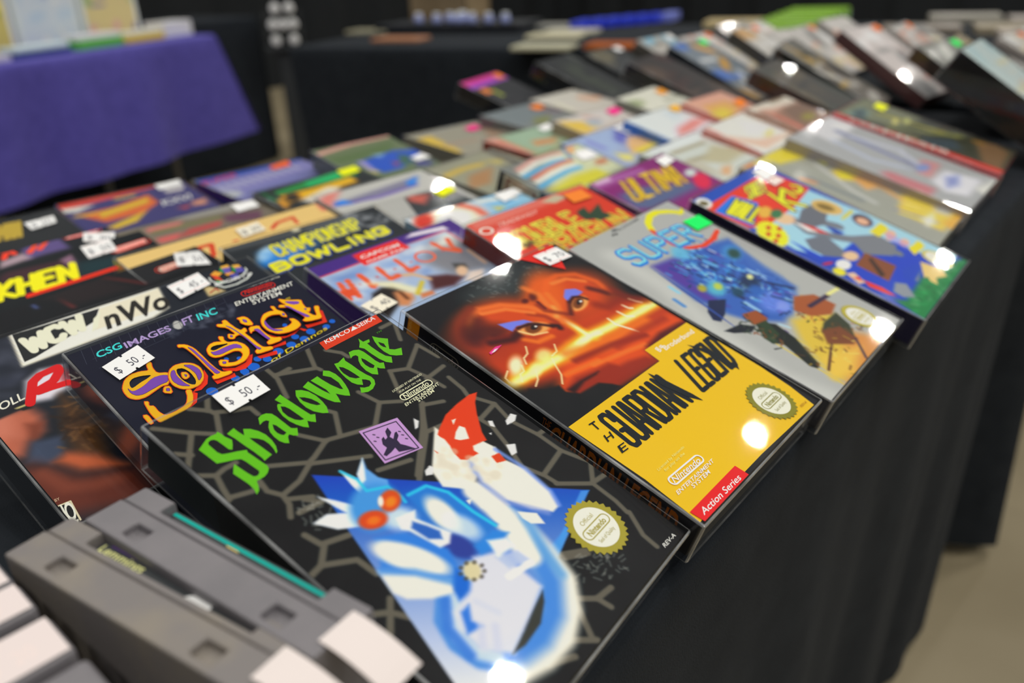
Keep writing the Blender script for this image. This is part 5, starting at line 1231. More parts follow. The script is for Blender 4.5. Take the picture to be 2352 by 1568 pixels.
["pg",[[207,190],[686,232],[512,367],[202,388]],8,[40,120,200],0.6],
["vl",[[352,173],[343,145],[316,146],[305,168],[299,269],[308,289],[334,288],[346,259]],1.7,[110,120,140]],
["vl",[[366,286],[374,143]],1.7,[110,120,140]],
["vl",[[413,284],[422,140]],1.7,[110,120,140]],
["vl",[[370,215],[417,212]],1.7,[110,120,140]],
["vl",[[434,283],[460,138],[473,138],[481,280]],1.7,[110,120,140]],
["vl",[[445,235],[476,233]],1.7,[110,120,140]],
["vl",[[502,279],[510,135],[536,234],[575,132],[566,276]],1.7,[110,120,140]],
["vl",[[586,274],[595,131],[632,129],[641,150],[639,183],[627,204],[590,206]],1.7,[110,120,140]],
["vl",[[661,270],[670,127]],1.7,[110,120,140]],
["vl",[[690,247],[696,147],[711,125],[732,124],[744,144],[737,245],[723,267],[702,268],[690,247]],1.7,[110,120,140]],
["vl",[[757,265],[766,122],[804,263],[813,119]],1.7,[110,120,140]],
["vl",[[880,137],[871,116],[842,118],[833,140],[831,173],[840,186],[866,191],[876,207],[874,237],[865,259],[833,261],[827,240]],1.7,[110,120,140]],
["vl",[[894,258],[903,114]],1.7,[110,120,140]],
["vl",[[941,255],[950,112]],1.7,[110,120,140]],
["vl",[[898,186],[945,183]],1.7,[110,120,140]],
["vl",[[969,254],[977,110]],1.7,[110,120,140]],
["vl",[[996,252],[1005,109],[1042,107],[1051,128],[1049,161],[1037,181],[1000,183]],1.7,[110,120,140]],
["vl",[[349,171],[340,143],[314,144],[302,167],[296,267],[305,288],[331,287],[344,257]],0.95,[226,208,24]],
["vl",[[363,285],[372,141]],0.95,[226,208,24]],
["vl",[[410,282],[419,139]],0.95,[226,208,24]],
["vl",[[367,213],[414,210]],0.95,[226,208,24]],
["vl",[[431,281],[457,137],[470,136],[478,279]],0.95,[226,208,24]],
["vl",[[442,233],[473,232]],0.95,[226,208,24]],
["vl",[[499,277],[508,134],[534,233],[572,130],[563,274]],0.95,[226,208,24]],
["vl",[[583,273],[592,129],[629,127],[638,148],[636,181],[624,202],[588,204]],0.95,[226,208,24]],
["vl",[[658,269],[667,125]],0.95,[226,208,24]],
["vl",[[687,246],[693,145],[708,123],[729,122],[741,143],[735,243],[720,265],[699,267],[687,246]],0.95,[226,208,24]],
["vl",[[754,264],[763,120],[801,261],[810,117]],0.95,[226,208,24]],
["vl",[[877,135],[868,114],[839,116],[830,138],[828,171],[838,185],[863,189],[873,206],[871,236],[862,258],[830,259],[824,238]],0.95,[226,208,24]],
["vl",[[891,256],[900,113]],0.95,[226,208,24]],
["vl",[[938,254],[947,110]],0.95,[226,208,24]],
["vl",[[895,184],[942,182]],0.95,[226,208,24]],
["vl",[[966,252],[974,109]],0.95,[226,208,24]],
["vl",[[993,251],[1002,107],[1039,105],[1048,126],[1046,159],[1034,180],[997,182]],0.95,[226,208,24]],
["vl",[[178,456],[183,365],[260,362],[283,374],[281,395],[257,405],[180,409]],2.4,[30,60,150]],
["vl",[[257,405],[286,417],[285,439],[254,452],[178,456]],2.4,[30,60,150]],
["vl",[[332,436],[336,372],[366,357],[413,355],[442,368],[438,431],[408,446],[361,448],[332,436]],2.4,[30,60,150]],
["vl",[[487,352],[517,441],[560,367],[594,438],[635,346]],2.4,[30,60,150]],
["vl",[[679,344],[674,434],[780,430]],2.4,[30,60,150]],
["vl",[[842,427],[848,337]],2.4,[30,60,150]],
["vl",[[904,425],[910,334],[1010,420],[1016,329]],2.4,[30,60,150]],
["vl",[[1168,345],[1169,332],[1146,324],[1087,326],[1063,336],[1058,409],[1081,417],[1140,414],[1165,404],[1166,373],[1119,375]],2.4,[30,60,150]],
["vl",[[176,450],[181,359],[258,355],[281,368],[280,389],[256,399],[179,402]],1.7,[226,208,24]],
["vl",[[256,399],[284,410],[283,432],[253,446],[176,450]],1.7,[226,208,24]],
["vl",[[330,429],[334,366],[365,351],[412,349],[441,361],[437,425],[406,439],[359,441],[330,429]],1.7,[226,208,24]],
["vl",[[486,346],[516,435],[558,360],[593,431],[633,339]],1.7,[226,208,24]],
["vl",[[678,337],[672,428],[779,423]],1.7,[226,208,24]],
["vl",[[841,420],[846,330]],1.7,[226,208,24]],
["vl",[[903,418],[908,327],[1009,413],[1014,322]],1.7,[226,208,24]],
["vl",[[1167,338],[1168,325],[1144,317],[1085,319],[1061,329],[1057,402],[1080,410],[1139,407],[1163,397],[1165,366],[1118,368]],1.7,[226,208,24]],
 ]},
 'RB': {'grid':2,'base':[140,186,222],'ops':[
["pg",[[610,-97],[1174,-53],[1206,198],[960,368],[422,360]],8,[120,176,220],1.0],
["el",[352,177],[252,170],[-303,209],0.4,[232,200,175],1.0],
["ln",[[139,51],[338,-38],[584,-24],[675,158],[663,257]],4,4,[208,90,66],1.0],
["el",[131,126],[52,51],[-105,74],0.4,[196,50,36],1.0],
["el",[379,213],[106,83],[-159,104],0.5,[252,246,225],1.0],
["ln",[[806,60],[1058,114],[1146,164]],2.5,3,[220,215,200],1.0],
["ln",[[1066,50],[1109,120]],2,2,[160,150,60],1.0],
["pg",[[827,203],[933,243],[820,286]],3,[200,180,50],1.0],
 ]},
 'RL': {'grid':2,'base':[112,116,112],'ops':[
["pg",[[1036,-15],[1292,-11],[1288,586],[457,682],[126,504],[429,174]],10,[190,196,160],1.0],
["pg",[[95,526],[563,452],[929,470],[956,614],[277,703]],6,[196,190,50],1.0],
["ln",[[152,116],[504,40],[763,36],[884,72]],2.6,2.5,[205,150,140],1.0],
["ln",[[122,182],[462,105],[691,111],[828,134]],2.6,2.5,[226,226,210],1.0],
["ln",[[108,236],[395,199],[647,176],[800,187]],2.6,2.5,[70,160,210],1.0],
["ln",[[158,302],[447,246],[701,225],[846,232]],2.6,2.5,[200,110,90],1.0],
["ln",[[121,363],[390,321],[639,302],[810,323]],2.6,2.5,[226,226,210],1.0],
["ln",[[76,438],[333,394],[596,364],[810,367]],2.6,2.5,[70,160,210],1.0],
["el",[1110,227],[67,78],[-153,60],0.3,[232,232,232],1.0],
["pg",[[1099,357],[1254,366],[1155,452],[1004,421]],4,[180,110,80],1.0],
["ln",[[1007,17],[902,193]],2,2,[60,110,180],1.0],
["pg",[[1075,-20],[1192,12],[1035,145],[949,126]],3,[214,160,110],1.0],
 ]},
 'BY': {'grid':2.5,'base':[150,160,190],'ops':[
["pg",[[-11,22],[339,2],[1183,40],[1072,259],[208,591],[221,288]],8,[150,170,206],1.0],
["pg",[[411,78],[385,386],[314,407],[326,158]],3,[120,120,196],1.0],
["pg",[[1009,83],[1032,270],[669,427],[678,300]],5,[96,100,180],1.0],
["pg",[[973,305],[1278,586],[679,660],[501,647],[709,451]],5,[222,170,110],1.0],
["pg",[[580,600],[1143,575],[1228,625],[625,691]],4,[222,196,40],1.0],
["pg",[[334,513],[475,662],[297,768],[228,694]],5,[214,205,110],1.0],
 ]},
 'WB': {'grid':2.5,'base':[205,210,222],'ops':[
["pg",[[34,-23],[1361,-14],[1288,577],[51,627]],6,[206,212,226],1.0],
["ln",[[19,1],[40,621]],1.6,1.5,[50,120,200],1.0],
["ln",[[1355,17],[1293,548]],4,3,[110,150,214],1.0],
["ln",[[84,-30],[1334,-26]],2,3,[130,170,220],1.0],
["pg",[[479,482],[970,401],[1176,495],[615,606],[282,624]],8,[212,120,110],1.0],
["pg",[[722,101],[1229,63],[1157,294],[660,323]],6,[196,206,232],1.0],
 ]},
 'PE': {'grid':2.5,'base':[214,160,140],'ops':[
["pg",[[79,-17],[1268,-6],[1226,435],[18,620]],4,[214,158,136],1.0],
["pg",[[228,199],[882,241],[945,467],[229,580],[1,490]],6,[222,160,90],1.0],
["el",[260,467],[78,94],[-288,73],0.6,[212,190,60],1.0],
["ln",[[94,-11],[1286,1]],1.6,2,[190,90,90],1.0],
 ]},
 'Y': {'grid':2,'base':[150,152,142],'ops':[
["pg",[[38,11],[1321,-28],[1365,212],[344,135]],5,[206,196,110],1.0],
["pg",[[655,-20],[1289,1],[1325,320],[548,204]],5,[214,196,50],1.0],
["pg",[[23,3],[467,-35],[177,85]],5,[214,130,80],1.0],
["pg",[[929,603],[1324,613],[1234,848],[894,817],[789,721]],5,[236,200,50],1.0],
["pg",[[968,781],[1282,834],[1017,1038],[779,978]],5,[226,160,90],1.0],
["ln",[[1086,962],[905,1235],[845,1451]],4,3,[206,160,100],1.0],
["pg",[[1152,1228],[1221,1783],[428,1736],[487,1341]],5,[226,190,70],1.0],
["ln",[[527,1330],[588,1639]],3,3,[120,130,170],1.0],
["ln",[[493,1378],[534,1638]],2.4,3,[232,200,60],1.0],
["pg",[[531,1537],[819,1576],[549,1647],[396,1618]],5,[225,222,210],1.0],
["ln",[[490,518],[425,1026]],4,3,[120,128,130],1.0],
["ln",[[970,426],[592,908],[498,1140]],2,3,[190,192,190],1.0],
["pg",[[1035,1529],[1166,1715],[910,1700],[878,1576]],5,[190,190,180],1.0],
["pg",[[665,1686],[1267,1775],[547,1811]],5,[226,160,50],1.0],
["ln",[[385,498],[413,588]],4,3,[206,140,90],1.0],
 ]},
 'R': {'grid':2,'base':[156,158,160],'ops':[
["pg",[[505,33],[1434,-34],[1367,300],[416,368]],5,[196,196,200],1.0],
["pg",[[1049,117],[1188,267],[1024,293],[948,175]],3,[228,228,232],1.0],
["ln",[[853,260],[748,840],[709,1226]],5,3,[120,126,160],1.0],
["ln",[[501,337],[385,764],[545,1088]],4,3,[170,178,196],1.0],
["ln",[[879,404],[1013,858],[768,1165]],4,3,[180,184,200],1.0],
["pg",[[1003,1101],[1085,1269],[542,1316],[517,1187]],5,[190,130,130],1.0],
["pg",[[121,940],[251,991],[287,1426],[-144,1453],[-148,1284]],5,[182,112,118],1.0],
["pg",[[461,1337],[934,1353],[1066,1687],[430,1693],[302,1509]],5,[206,206,214],1.0],
["pg",[[733,1403],[958,1485],[646,1557],[427,1496]],5,[130,140,190],1.0],
["pg",[[731,1688],[1334,1794],[1001,1833],[640,1819]],5,[206,206,200],1.0],
["el",[750,1179],[50,52],[-146,12],0.5,[120,140,190],1.0],
 ]},
 'GY': {'grid':2,'base':[60,62,50],'ops':[
["pg",[[106,7],[1561,46],[1315,336],[1417,757],[491,639]],5,[112,116,90],1.0],
["pg",[[202,106],[775,141],[625,289],[247,242]],5,[120,150,140],1.0],
["ln",[[782,357],[885,760],[986,1156]],5,3,[150,146,50],1.0],
["ln",[[424,551],[694,904],[1112,1217]],4,3,[120,124,60],1.0],
["pg",[[488,111],[794,180],[284,316],[188,216]],5,[60,80,84],1.0],
["ln",[[233,577],[299,885]],3,3,[140,130,70],1.0],
["pg",[[379,868],[812,1187],[504,1339],[154,1111]],5,[60,72,80],1.0],
["pg",[[1156,1353],[1253,1572],[1133,1738],[176,1765],[278,1566]],5,[120,92,64],1.0],
["ln",[[1067,1367],[1104,1442]],4,3,[150,110,40],1.0],
["el",[684,552],[3,31],[-143,23],0.5,[205,195,110],1.0],
["el",[888,643],[3,31],[-147,22],0.5,[190,190,110],1.0],
["pg",[[35,-9],[126,1],[239,1812],[52,1773]],1.5,[210,52,44],1.0],
["tx","GENESIS",[-31,204],[102,1255],[115,184],[236,200,190],{"bold":0.02}],
 ]},
 'P': {'grid':3,'base':[190,196,190],'ops':[
["pg",[[189,-24],[1326,-29],[1305,164],[99,157]],5,[206,212,212],1.0],
["ln",[[384,188],[1027,216]],2,3,[150,140,110],1.0],
["ln",[[337,393],[1136,468]],3,3,[150,140,110],1.0],
["pg",[[1032,301],[1246,611],[716,659],[481,474]],5,[176,170,140],1.0],
["pg",[[551,667],[687,694],[441,801],[366,757]],5,[206,150,100],1.0],
["ln",[[1231,268],[1235,355]],3,3,[90,100,100],1.0],
["pg",[[196,313],[481,474],[348,796],[229,604]],5,[180,176,160],1.0],
 ]},
 'RW': {'grid':3,'base':[220,214,206],'ops':[
["ln",[[92,-4],[10,674]],2.2,3,[206,90,80],1.0],
["pg",[[3,182],[405,505],[984,616],[1363,650],[231,682]],5,[222,180,160],1.0],
["pg",[[778,125],[1050,362],[916,528],[462,371]],5,[226,226,215],1.0],
["el",[1139,490],[14,64],[-130,26],0.5,[236,232,228],1.0],
["ln",[[655,517],[916,472]],3,3,[214,200,120],1.0],
 ]},
 'BN': {'grid':3,'base':[150,110,90],'ops':[
["pg",[[5,9],[1395,-47],[1387,188],[483,217],[4,129]],5,[214,204,190],1.0],
["ln",[[715,49],[1132,32]],2,3,[110,90,60],1.0],
["pg",[[602,230],[1365,247],[1190,608],[238,722],[398,430]],5,[120,92,74],1.0],
["el",[750,535],[71,58],[-209,41],0.5,[140,130,50],1.0],
["ln",[[226,273],[206,504],[142,712]],4,3,[206,110,90],1.0],
["pg",[[176,103],[563,184],[892,177],[188,289]],5,[196,150,130],1.0],
 ]},
 'RG': {'grid':3,'base':[150,160,120],'ops':[
["pg",[[-1,10],[257,54],[84,760],[-193,817]],3,[206,130,110],1.0],
["pg",[[289,27],[1344,-68],[1294,577],[197,754],[224,385]],5,[150,176,150],1.0],
["pg",[[489,387],[887,483],[662,623],[340,574]],5,[196,140,90],1.0],
["pg",[[1148,245],[1284,569],[861,673]],5,[140,166,110],1.0],
["pg",[[1405,-23],[1372,243],[1190,332],[1250,95]],5,[196,130,110],1.0],
["pg",[[129,-44],[238,40],[121,154]],5,[206,170,160],1.0],
 ]},
 'WY': {'grid':3,'base':[190,180,172],'ops':[
["pg",[[70,-61],[863,-53],[1294,-4],[1257,308],[624,378],[146,167]],5,[196,190,186],1.0],
["pg",[[89,63],[368,207],[432,428],[74,531],[-12,306]],5,[222,180,70],1.0],
["ln",[[544,105],[647,236]],4,3,[200,150,130],1.0],
["el",[487,307],[34,94],[-156,69],0.5,[160,170,180],1.0],
 ]},
 'WO': {'grid':3,'base':[205,205,190],'ops':[
["pg",[[35,-12],[1239,-39],[1255,440],[161,555],[-152,361]],5,[210,210,196],1.0],
["el",[118,263],[105,90],[-195,59],0.5,[150,160,120],1.0],
["ln",[[753,410],[1178,446]],3,3,[140,140,120],1.0],
 ]},
 'DG': {'grid':3,'base':[118,124,122],'ops':[
["pg",[[8,13],[1217,18],[963,530],[-129,753]],5,[112,122,126],1.0],
["pg",[[514,560],[878,589],[539,810],[301,746]],5,[120,124,70],1.0],
["pg",[[1022,326],[1371,576],[1034,642],[884,472]],5,[110,100,110],1.0],
 ]},
 'PO': {'grid':3,'base':[196,190,180],'ops':[
["pg",[[76,-9],[1207,-2],[1586,560],[401,619],[26,375]],5,[196,192,182],1.0],
["pg",[[930,280],[1287,568],[898,636],[732,407]],5,[206,160,130],1.0],
["ln",[[1624,452],[1520,650]],4,3,[200,180,70],1.0],
["ln",[[235,333],[102,714]],4,3,[240,220,190],1.0],
 ]},
 'GK': {'grid':3,'base':[150,146,130],'ops':[
["pg",[[24,265],[280,232],[92,1120],[-250,1213]],5,[222,180,60],1.0],
["ln",[[161,763],[612,786]],6,3,[160,140,120],1.0],
["ln",[[265,152],[1372,-88]],4,3,[150,150,144],1.0],
["pg",[[1199,209],[1154,735],[748,906]],5,[156,130,110],1.0],
 ]},
 'GG': {'grid':3,'base':[140,140,120],'ops':[
["ln",[[10,307],[359,259],[635,286]],5,3,[186,160,70],1.0],
["pg",[[266,436],[693,404],[269,712],[-83,699]],5,[160,120,80],1.0],
["pg",[[731,209],[974,313],[815,422]],5,[176,160,90],1.0],
["ln",[[47,22],[846,-15]],4,3,[120,120,112],1.0],
["ln",[[1069,70],[1007,566]],5,3,[80,74,70],1.0],
 ]},
 'MB': {'grid':3,'base':[44,50,54],'ops':[
["pg",[[590,-112],[662,26],[785,75],[606,225],[530,110]],4,[196,90,76],1.0],
["pg",[[947,-24],[1082,5],[1048,303],[861,310]],5,[110,112,112],1.0],
["el",[322,31],[23,37],[-61,53],0.5,[40,70,130],1.0],
["el",[428,185],[9,28],[-37,33],0.5,[120,50,50],1.0],
["pg",[[1066,-470],[1111,-28],[784,-70]],5,[112,112,108],1.0],
 ]},
 'VB': {'grid':3,'base':[176,176,172],'ops':[
["pg",[[65,210],[1154,117],[992,278],[56,271]],3,[118,116,140],1.0],
["ln",[[61,252],[508,301],[995,280]],1.6,1.5,[76,50,160],1.0],
["pg",[[95,184],[206,184],[224,287],[54,248]],2,[20,120,220],1.0],
["pg",[[946,175],[1150,115],[999,257],[909,254]],2,[20,120,230],1.0],
["pg",[[-13,93],[190,-13],[338,-18],[22,250],[-70,280]],5,[206,120,110],1.0],
 ]},
 'GO': {'grid':2,'base':[34,38,40],'ops':[
["pg",[[187,123],[1233,-18],[1141,238],[186,218]],2,[40,130,62],1.0],
["pg",[[563,95],[1197,28],[1121,187],[552,187]],2,[30,170,100],1.0],
["pg",[[179,243],[528,266],[1039,229],[1020,388],[551,415],[136,456]],2,[240,166,16],1.0],
["pg",[[257,462],[678,320],[784,405],[415,742]],4,[206,200,186],1.0],
["pg",[[371,584],[707,475],[291,820]],3,[206,120,110],1.0],
["el",[252,350],[47,53],[-76,78],0.5,[40,34,30],1.0],
["ln",[[71,250],[104,338]],2,3,[150,190,190],1.0],
["ln",[[98,84],[84,322]],2,3,[30,90,50],1.0],
["ln",[[117,349],[77,497]],3,3,[220,150,40],1.0],
 ]},
 'GL': {'grid':2,'base':[96,110,80],'ops':[
["ln",[[-51,158],[521,45],[1070,25]],4,3,[206,150,140],1.0],
["pg",[[-101,349],[1008,205],[791,496],[282,503],[-110,436]],5,[84,104,66],1.0],
["pg",[[262,551],[837,451],[1161,562],[1106,700],[605,932],[356,942],[331,806]],3,[40,80,180],1.0],
["pg",[[278,528],[366,546],[304,912],[262,798]],3,[150,140,190],1.0],
["pg",[[536,449],[700,475],[595,547]],4,[130,170,200],1.0],
["pg",[[621,722],[731,784],[575,853]],3,[130,70,100],1.0],
["pg",[[814,571],[918,662],[763,897],[671,845]],4,[60,96,80],1.0],
["pg",[[243,756],[319,891],[271,923]],2,[206,190,120],1.0],
["pg",[[878,835],[1065,940],[929,1023],[774,967]],4,[70,70,130],1.0],
 ]},
 'BW': {'grid':2,'base':[110,112,170],'ops':[
["pg",[[6,-21],[1489,-177],[1413,79],[-61,287]],2,[16,66,168],1.0],
["pg",[[-38,259],[1420,88],[1330,505],[115,882],[-116,539]],4,[124,122,180],1.0],
["tx","SUPER",[-16,282],[456,201],[41,126],[196,40,60],{"bold":0.02,"cond":1}],
["ln",[[5,462],[-28,682]],1.6,2,[196,196,206],0.8],
["ln",[[99,446],[67,661]],1.6,2,[196,196,206],0.8],
["ln",[[194,429],[164,640]],1.6,2,[196,196,206],0.8],
["ln",[[291,413],[262,618]],1.6,2,[196,196,206],0.8],
["ln",[[389,396],[362,596]],1.6,2,[196,196,206],0.8],
["ln",[[489,379],[464,574]],1.6,2,[196,196,206],0.8],
["ln",[[590,361],[567,551]],1.6,2,[196,196,206],0.8],
["ln",[[693,343],[673,528]],1.6,2,[196,196,206],0.8],
["ln",[[797,325],[780,505]],1.6,2,[196,196,206],0.8],
["ln",[[904,307],[889,481]],1.6,2,[196,196,206],0.8],
["ln",[[1012,289],[999,457]],1.6,2,[196,196,206],0.8],
["ln",[[1121,270],[1112,432]],1.6,2,[196,196,206],0.8],
["pg",[[-132,572],[182,752],[140,958],[-188,903]],4,[176,180,186],1.0],
 ]},
 'SF': {'grid':1.6,'base':[56,52,110],'ops':[
["pg",[[3,-50],[1387,-245],[1330,25],[-36,279]],2,[214,64,50],1.0],
["pg",[[-2,211],[336,291],[131,448],[-17,349]],2,[240,225,205],1.0],
["pg",[[89,556],[431,546],[857,325],[862,721],[649,973],[275,1033]],3,[224,100,40],1.0],
["pg",[[279,648],[821,459],[783,640],[277,844]],2,[240,176,40],1.0],
["pg",[[232,1219],[696,919],[517,1228],[297,1328]],3,[230,180,40],1.0],
["pg",[[1049,230],[1280,227],[1199,447],[1015,431]],2,[190,186,190],1.0],
["ln",[[89,606],[262,631]],3,3,[226,190,60],1.0],
["ln",[[558,244],[728,249]],3,3,[230,200,60],1.0],
["pg",[[1115,980],[1281,932],[1231,1152],[1094,1117]],4,[206,140,110],1.0],
["pg",[[941,1066],[1089,1060],[1006,1183]],3,[170,60,60],1.0],
["tx","KXVI",[862,881],[1169,845],[898,676],[214,214,220],{"bold":0.02,"cond":1}],
 ]},
 'GR': {'grid':1.6,'base':[112,104,90],'ops':[
["pg",[[497,-129],[810,-81],[1311,-85],[1491,200],[854,114]],4,[140,138,132],1.0],
["pg",[[456,91],[782,126],[685,262],[426,207]],3,[196,110,106],1.0],
["pg",[[406,362],[646,370],[541,485],[391,484]],3,[196,90,86],1.0],
["pg",[[728,336],[1057,333],[975,449],[541,485]],3,[170,70,66],1.0],
["ln",[[480,221],[1103,258]],4,3,[110,108,70],1.0],
["pg",[[1118,233],[1463,339],[1330,539],[1063,415]],4,[96,60,80],1.0],
 ]},
 'GT': {'grid':1.6,'base':[30,33,36],'ops':[
["vl",[[696,401],[800,100],[753,313],[851,105],[747,406]],1.6,[176,150,50]],
["vl",[[764,408],[882,108],[892,109],[802,412]],1.6,[176,150,50]],
["vl",[[805,309],[830,312]],1.6,[176,150,50]],
["vl",[[819,413],[924,112],[857,417],[961,115]],1.6,[176,150,50]],
 ]},
 'A': {'grid':1.4,'base':[30,32,36],'ops':[
["pg",[[1061,37],[1254,-139],[1363,-114],[1361,190],[1167,190],[1030,202]],3,[82,70,116],1.0],
["pg",[[869,135],[1046,90],[1076,191],[831,228]],3,[150,130,140],1.0],
["vl",[[911,98],[965,-72],[1035,-98],[1048,-85],[1033,-37],[1008,-13],[938,13]],2.2,[214,60,40]],
["vl",[[988,-5],[1000,65]],2.2,[214,60,40]],
["vl",[[1097,103],[1173,-113]],2.4,[220,70,40]],
["vl",[[1175,90],[1252,-126]],2.4,[220,70,40]],
["vp",[[1419,10],[1668,-2],[1653,46],[1415,56],[1397,40]],[],[214,150,146]],
["ov",[1426,14],[1648,20],4.26,0.7,[206,50,40]],
["tx","Nintendo",[1427,41],[1638,41],[1438,4],[200,60,50],{"bold":0.01}],
 ]},
 'B': {'grid':1.4,'base':[28,31,34],'ops':[
["pg",[[619,107],[680,75],[1057,122],[1107,216],[1027,394],[580,190]],3,[58,38,44],1.0],
["pg",[[1044,113],[1145,81],[1121,206],[1065,324]],2,[120,90,110],1.0],
["pg",[[1107,216],[1406,258],[1476,429],[1296,446],[1039,402]],6,[30,52,58],0.8],
["vl",[[483,392],[559,199]],2.6,[228,206,20]],
["vl",[[658,201],[523,305],[582,394]],2.6,[228,206,20]],
["vl",[[625,395],[701,202]],2.6,[228,206,20]],
["vl",[[724,397],[800,204]],2.6,[228,206,20]],
["vl",[[663,298],[762,300]],2.6,[228,206,20]],
["vl",[[942,207],[843,205],[767,398],[866,400]],2.6,[228,206,20]],
["vl",[[807,297],[883,299]],2.6,[228,206,20]],
["vl",[[909,401],[986,208],[1008,403],[1084,210]],2.6,[228,206,20]],
["vp",[[639,422],[1414,411],[1400,448],[631,464]],[],[224,48,26]],
["vp",[[1441,167],[1700,156],[1688,214],[1425,240],[1409,198]],[],[226,150,140]],
["ov",[1430,201],[1682,192],4.11,0.6,[208,50,36]],
["tx","Nintendo",[1426,230],[1670,219],[1442,193],[206,60,50],{"bold":0.01}],
 ]},
 'C': {'grid':1.4,'base':[26,28,31],'ops':[
["ln",[[1013,19],[1092,129],[1173,262]],1.6,2,[70,34,34],1.0],
["ln",[[671,96],[679,237]],1.2,2,[90,40,40],1.0],
["ln",[[512,67],[512,105]],1,1.5,[60,70,110],1.0],
["pg",[[567,-35],[1002,9],[1086,267],[714,230]],6,[36,32,34],1.0],
["vp",[[1381,134],[1629,133],[1621,184],[1356,210],[1349,161]],[],[226,180,165]],
["ov",[1365,171],[1611,175],4.1,0.65,[214,60,36]],
["tx","Nintendo",[1364,196],[1611,191],[1384,152],[196,70,50],{"bold":0.01}],
 ]},
 'BG': {'grid':1.6,'base':[222,180,112],'ops':[
["pg",[[1791,-20],[1818,-4],[1780,182],[1747,162]],2,[206,100,90],1.0],
["vl",[[571,178],[680,179],[603,335],[498,333],[569,194]],2.2,[196,70,40]],
["vl",[[1211,206],[1299,147],[1465,131],[1436,231]],1.8,[196,60,40]],
["vl",[[840,228],[881,228]],1,[196,60,40]],
 ]},
}

# ---------------------------------------------------------------- setting
def plane_obj(name, pts, m):
    me = bpy.data.meshes.new(name); me.from_pydata(pts, [], [list(range(len(pts)))]); me.update()
    return link(name, me, None, m)
fl = box_obj('floor', (-6, -7, -.1), (9.5, 8, 0), M_FLOOR); tag(fl, kind='structure')
def drape_wall(name, a, b, h):
    a = np.array(a, float); b = np.array(b, float); L = np.hypot(*(b - a)); d = (b - a) / L; nn = np.array([-d[1], d[0]])
    k = int(L / .06); V = []; F = []
    for i in range(k + 1):
        s = i / k * L; off = .05 * math.sin(s * 9) + .02 * math.sin(s * 23 + 1)
        p = a + d * s + nn * off
        V += [(p[0], p[1], 0.0), (p[0], p[1], h)]
    for i in range(k): F.append([2 * i, 2 * i + 2, 2 * i + 3, 2 * i + 1])
    me = bpy.data.meshes.new(name); me.from_pydata(V, [], F); me.update()
    for p in me.polygons: p.use_smooth = True
    return tag(link(name, me, None, M_DRAPE), kind='structure')
drape_wall('wall_back', (-6, 6.35), (8.6, 6.35), 2.4)
drape_wall('wall_right', (8.6, 6.35), (8.6, -6), 2.4)

def table_frame(t, w, d, x0, y0, top):
    """folding table hidden under its cloth: board and four legs"""
    box_obj('table_top', (x0, y0, top - .03), (x0 + w, y0 + d, top - .004), M_WOODTOP, t)
    for sx in (.12, w - .12):
        for sy in (.1, d - .1):
            bm = bmesh.new(); lathe(bm, [(.014, 0), (.014, top - .03)], 12, Matrix.Translation((x0 + sx, y0 + sy, 0)))
            link('leg', bm_mesh('leg', bm), t, M_STEEL)

def tablecloth(name, x0, x1, y0, y1, top, hem, offs, m, right_drop=True, left_drop=True, step=.025):
    """one cloth: flat top, rounded front edge, front fall with folds given by offs(x) at the hem, end falls"""
    xs = np.arange(x0, x1 + 1e-6, (x1 - x0) / max(2, int((x1 - x0) / step)))
    prof = [(y1, top - .25), (y1, top - .01), (y1 - .004, top), (y0 + .012, top), (y0 + .003, top - .002), (y0, top - .008)]
    zs = np.linspace(top - .03, hem, 14)
    V = []; F = []; R = len(prof) + len(zs)
    for x in xs:
        for y, z in prof: V.append((x, y, z))
        for z in zs:
            f = (top - z) / (top - hem); f = f ** .8
            V.append((x, y0 - .002 + offs(x) * f, z))
    for i in range(len(xs) - 1):
        for j in range(R - 1): a = i * R + j; F.append([a, a + 1, a + R + 1, a + R])
    for end, on, sgn in ((0, left_drop, -1), (len(xs) - 1, right_drop, 1)):
        if not on: continue
        x = xs[end]; n0 = len(V); ys = np.linspace(y1, y0, 16); zz = np.linspace(top, hem, 10)
        for y in ys:
            for z in zz:
                f = (top - z) / (top - hem)
                yy = y + (offs(x) * f ** .8 - .002) * max(0, 1 - (y - y0) / .15)
                V.append((x + sgn * (.004 * min(1, f * 20) + f * (.02 + .018 * math.sin(y * 26))), yy, z))
        for i in range(15):
            for j in range(9):
                a = n0 + i * 10 + j; q = [a, a + 1, a + 11, a + 10]; F.append(q if sgn < 0 else q[::-1])
    me = bpy.data.meshes.new(name); me.from_pydata(V, [], F); me.update()
    for p in me.polygons: p.use_smooth = True
    return link(name, me, None, m)

t = empty('folding_table'); tag(t, 'folding table hidden under the black cloth that carries the boxed games', 'table')
table_frame(t, 1.86, .76, -.70, .012, ZT - .003)
def offs_main(x):
    o = .03 + .012 * math.sin(x * 21) + .007 * math.sin(x * 47 + 1)
    if x > .80: o += .085 * math.exp(-((x - 1.03) / .07) ** 2)
    if x > 1.10: o += -.045 * min(1, (x - 1.1) / .05)
    return o
tc_ = tablecloth('tablecloth', -.72, 1.175, .004, .785, ZT, .03, offs_main, M_BLACK)
tag(tc_, 'black tablecloth under the boxed games, falling in folds to the floor in the right foreground', 'tablecloth')
t = empty('folding_table'); tag(t, 'folding table under the second black cloth at the far right end of the games', 'table')
table_frame(t, .6, .72, 1.26, .05, ZT - .003)
tc2 = tablecloth('tablecloth', 1.245, 1.88, .03, .785, ZT, .19, lambda x: -.01 + .015 * math.sin(x * 17), M_BLACK, right_drop=False)
tag(tc2, 'black tablecloth of the next table on, behind the near one at the right edge', 'tablecloth')

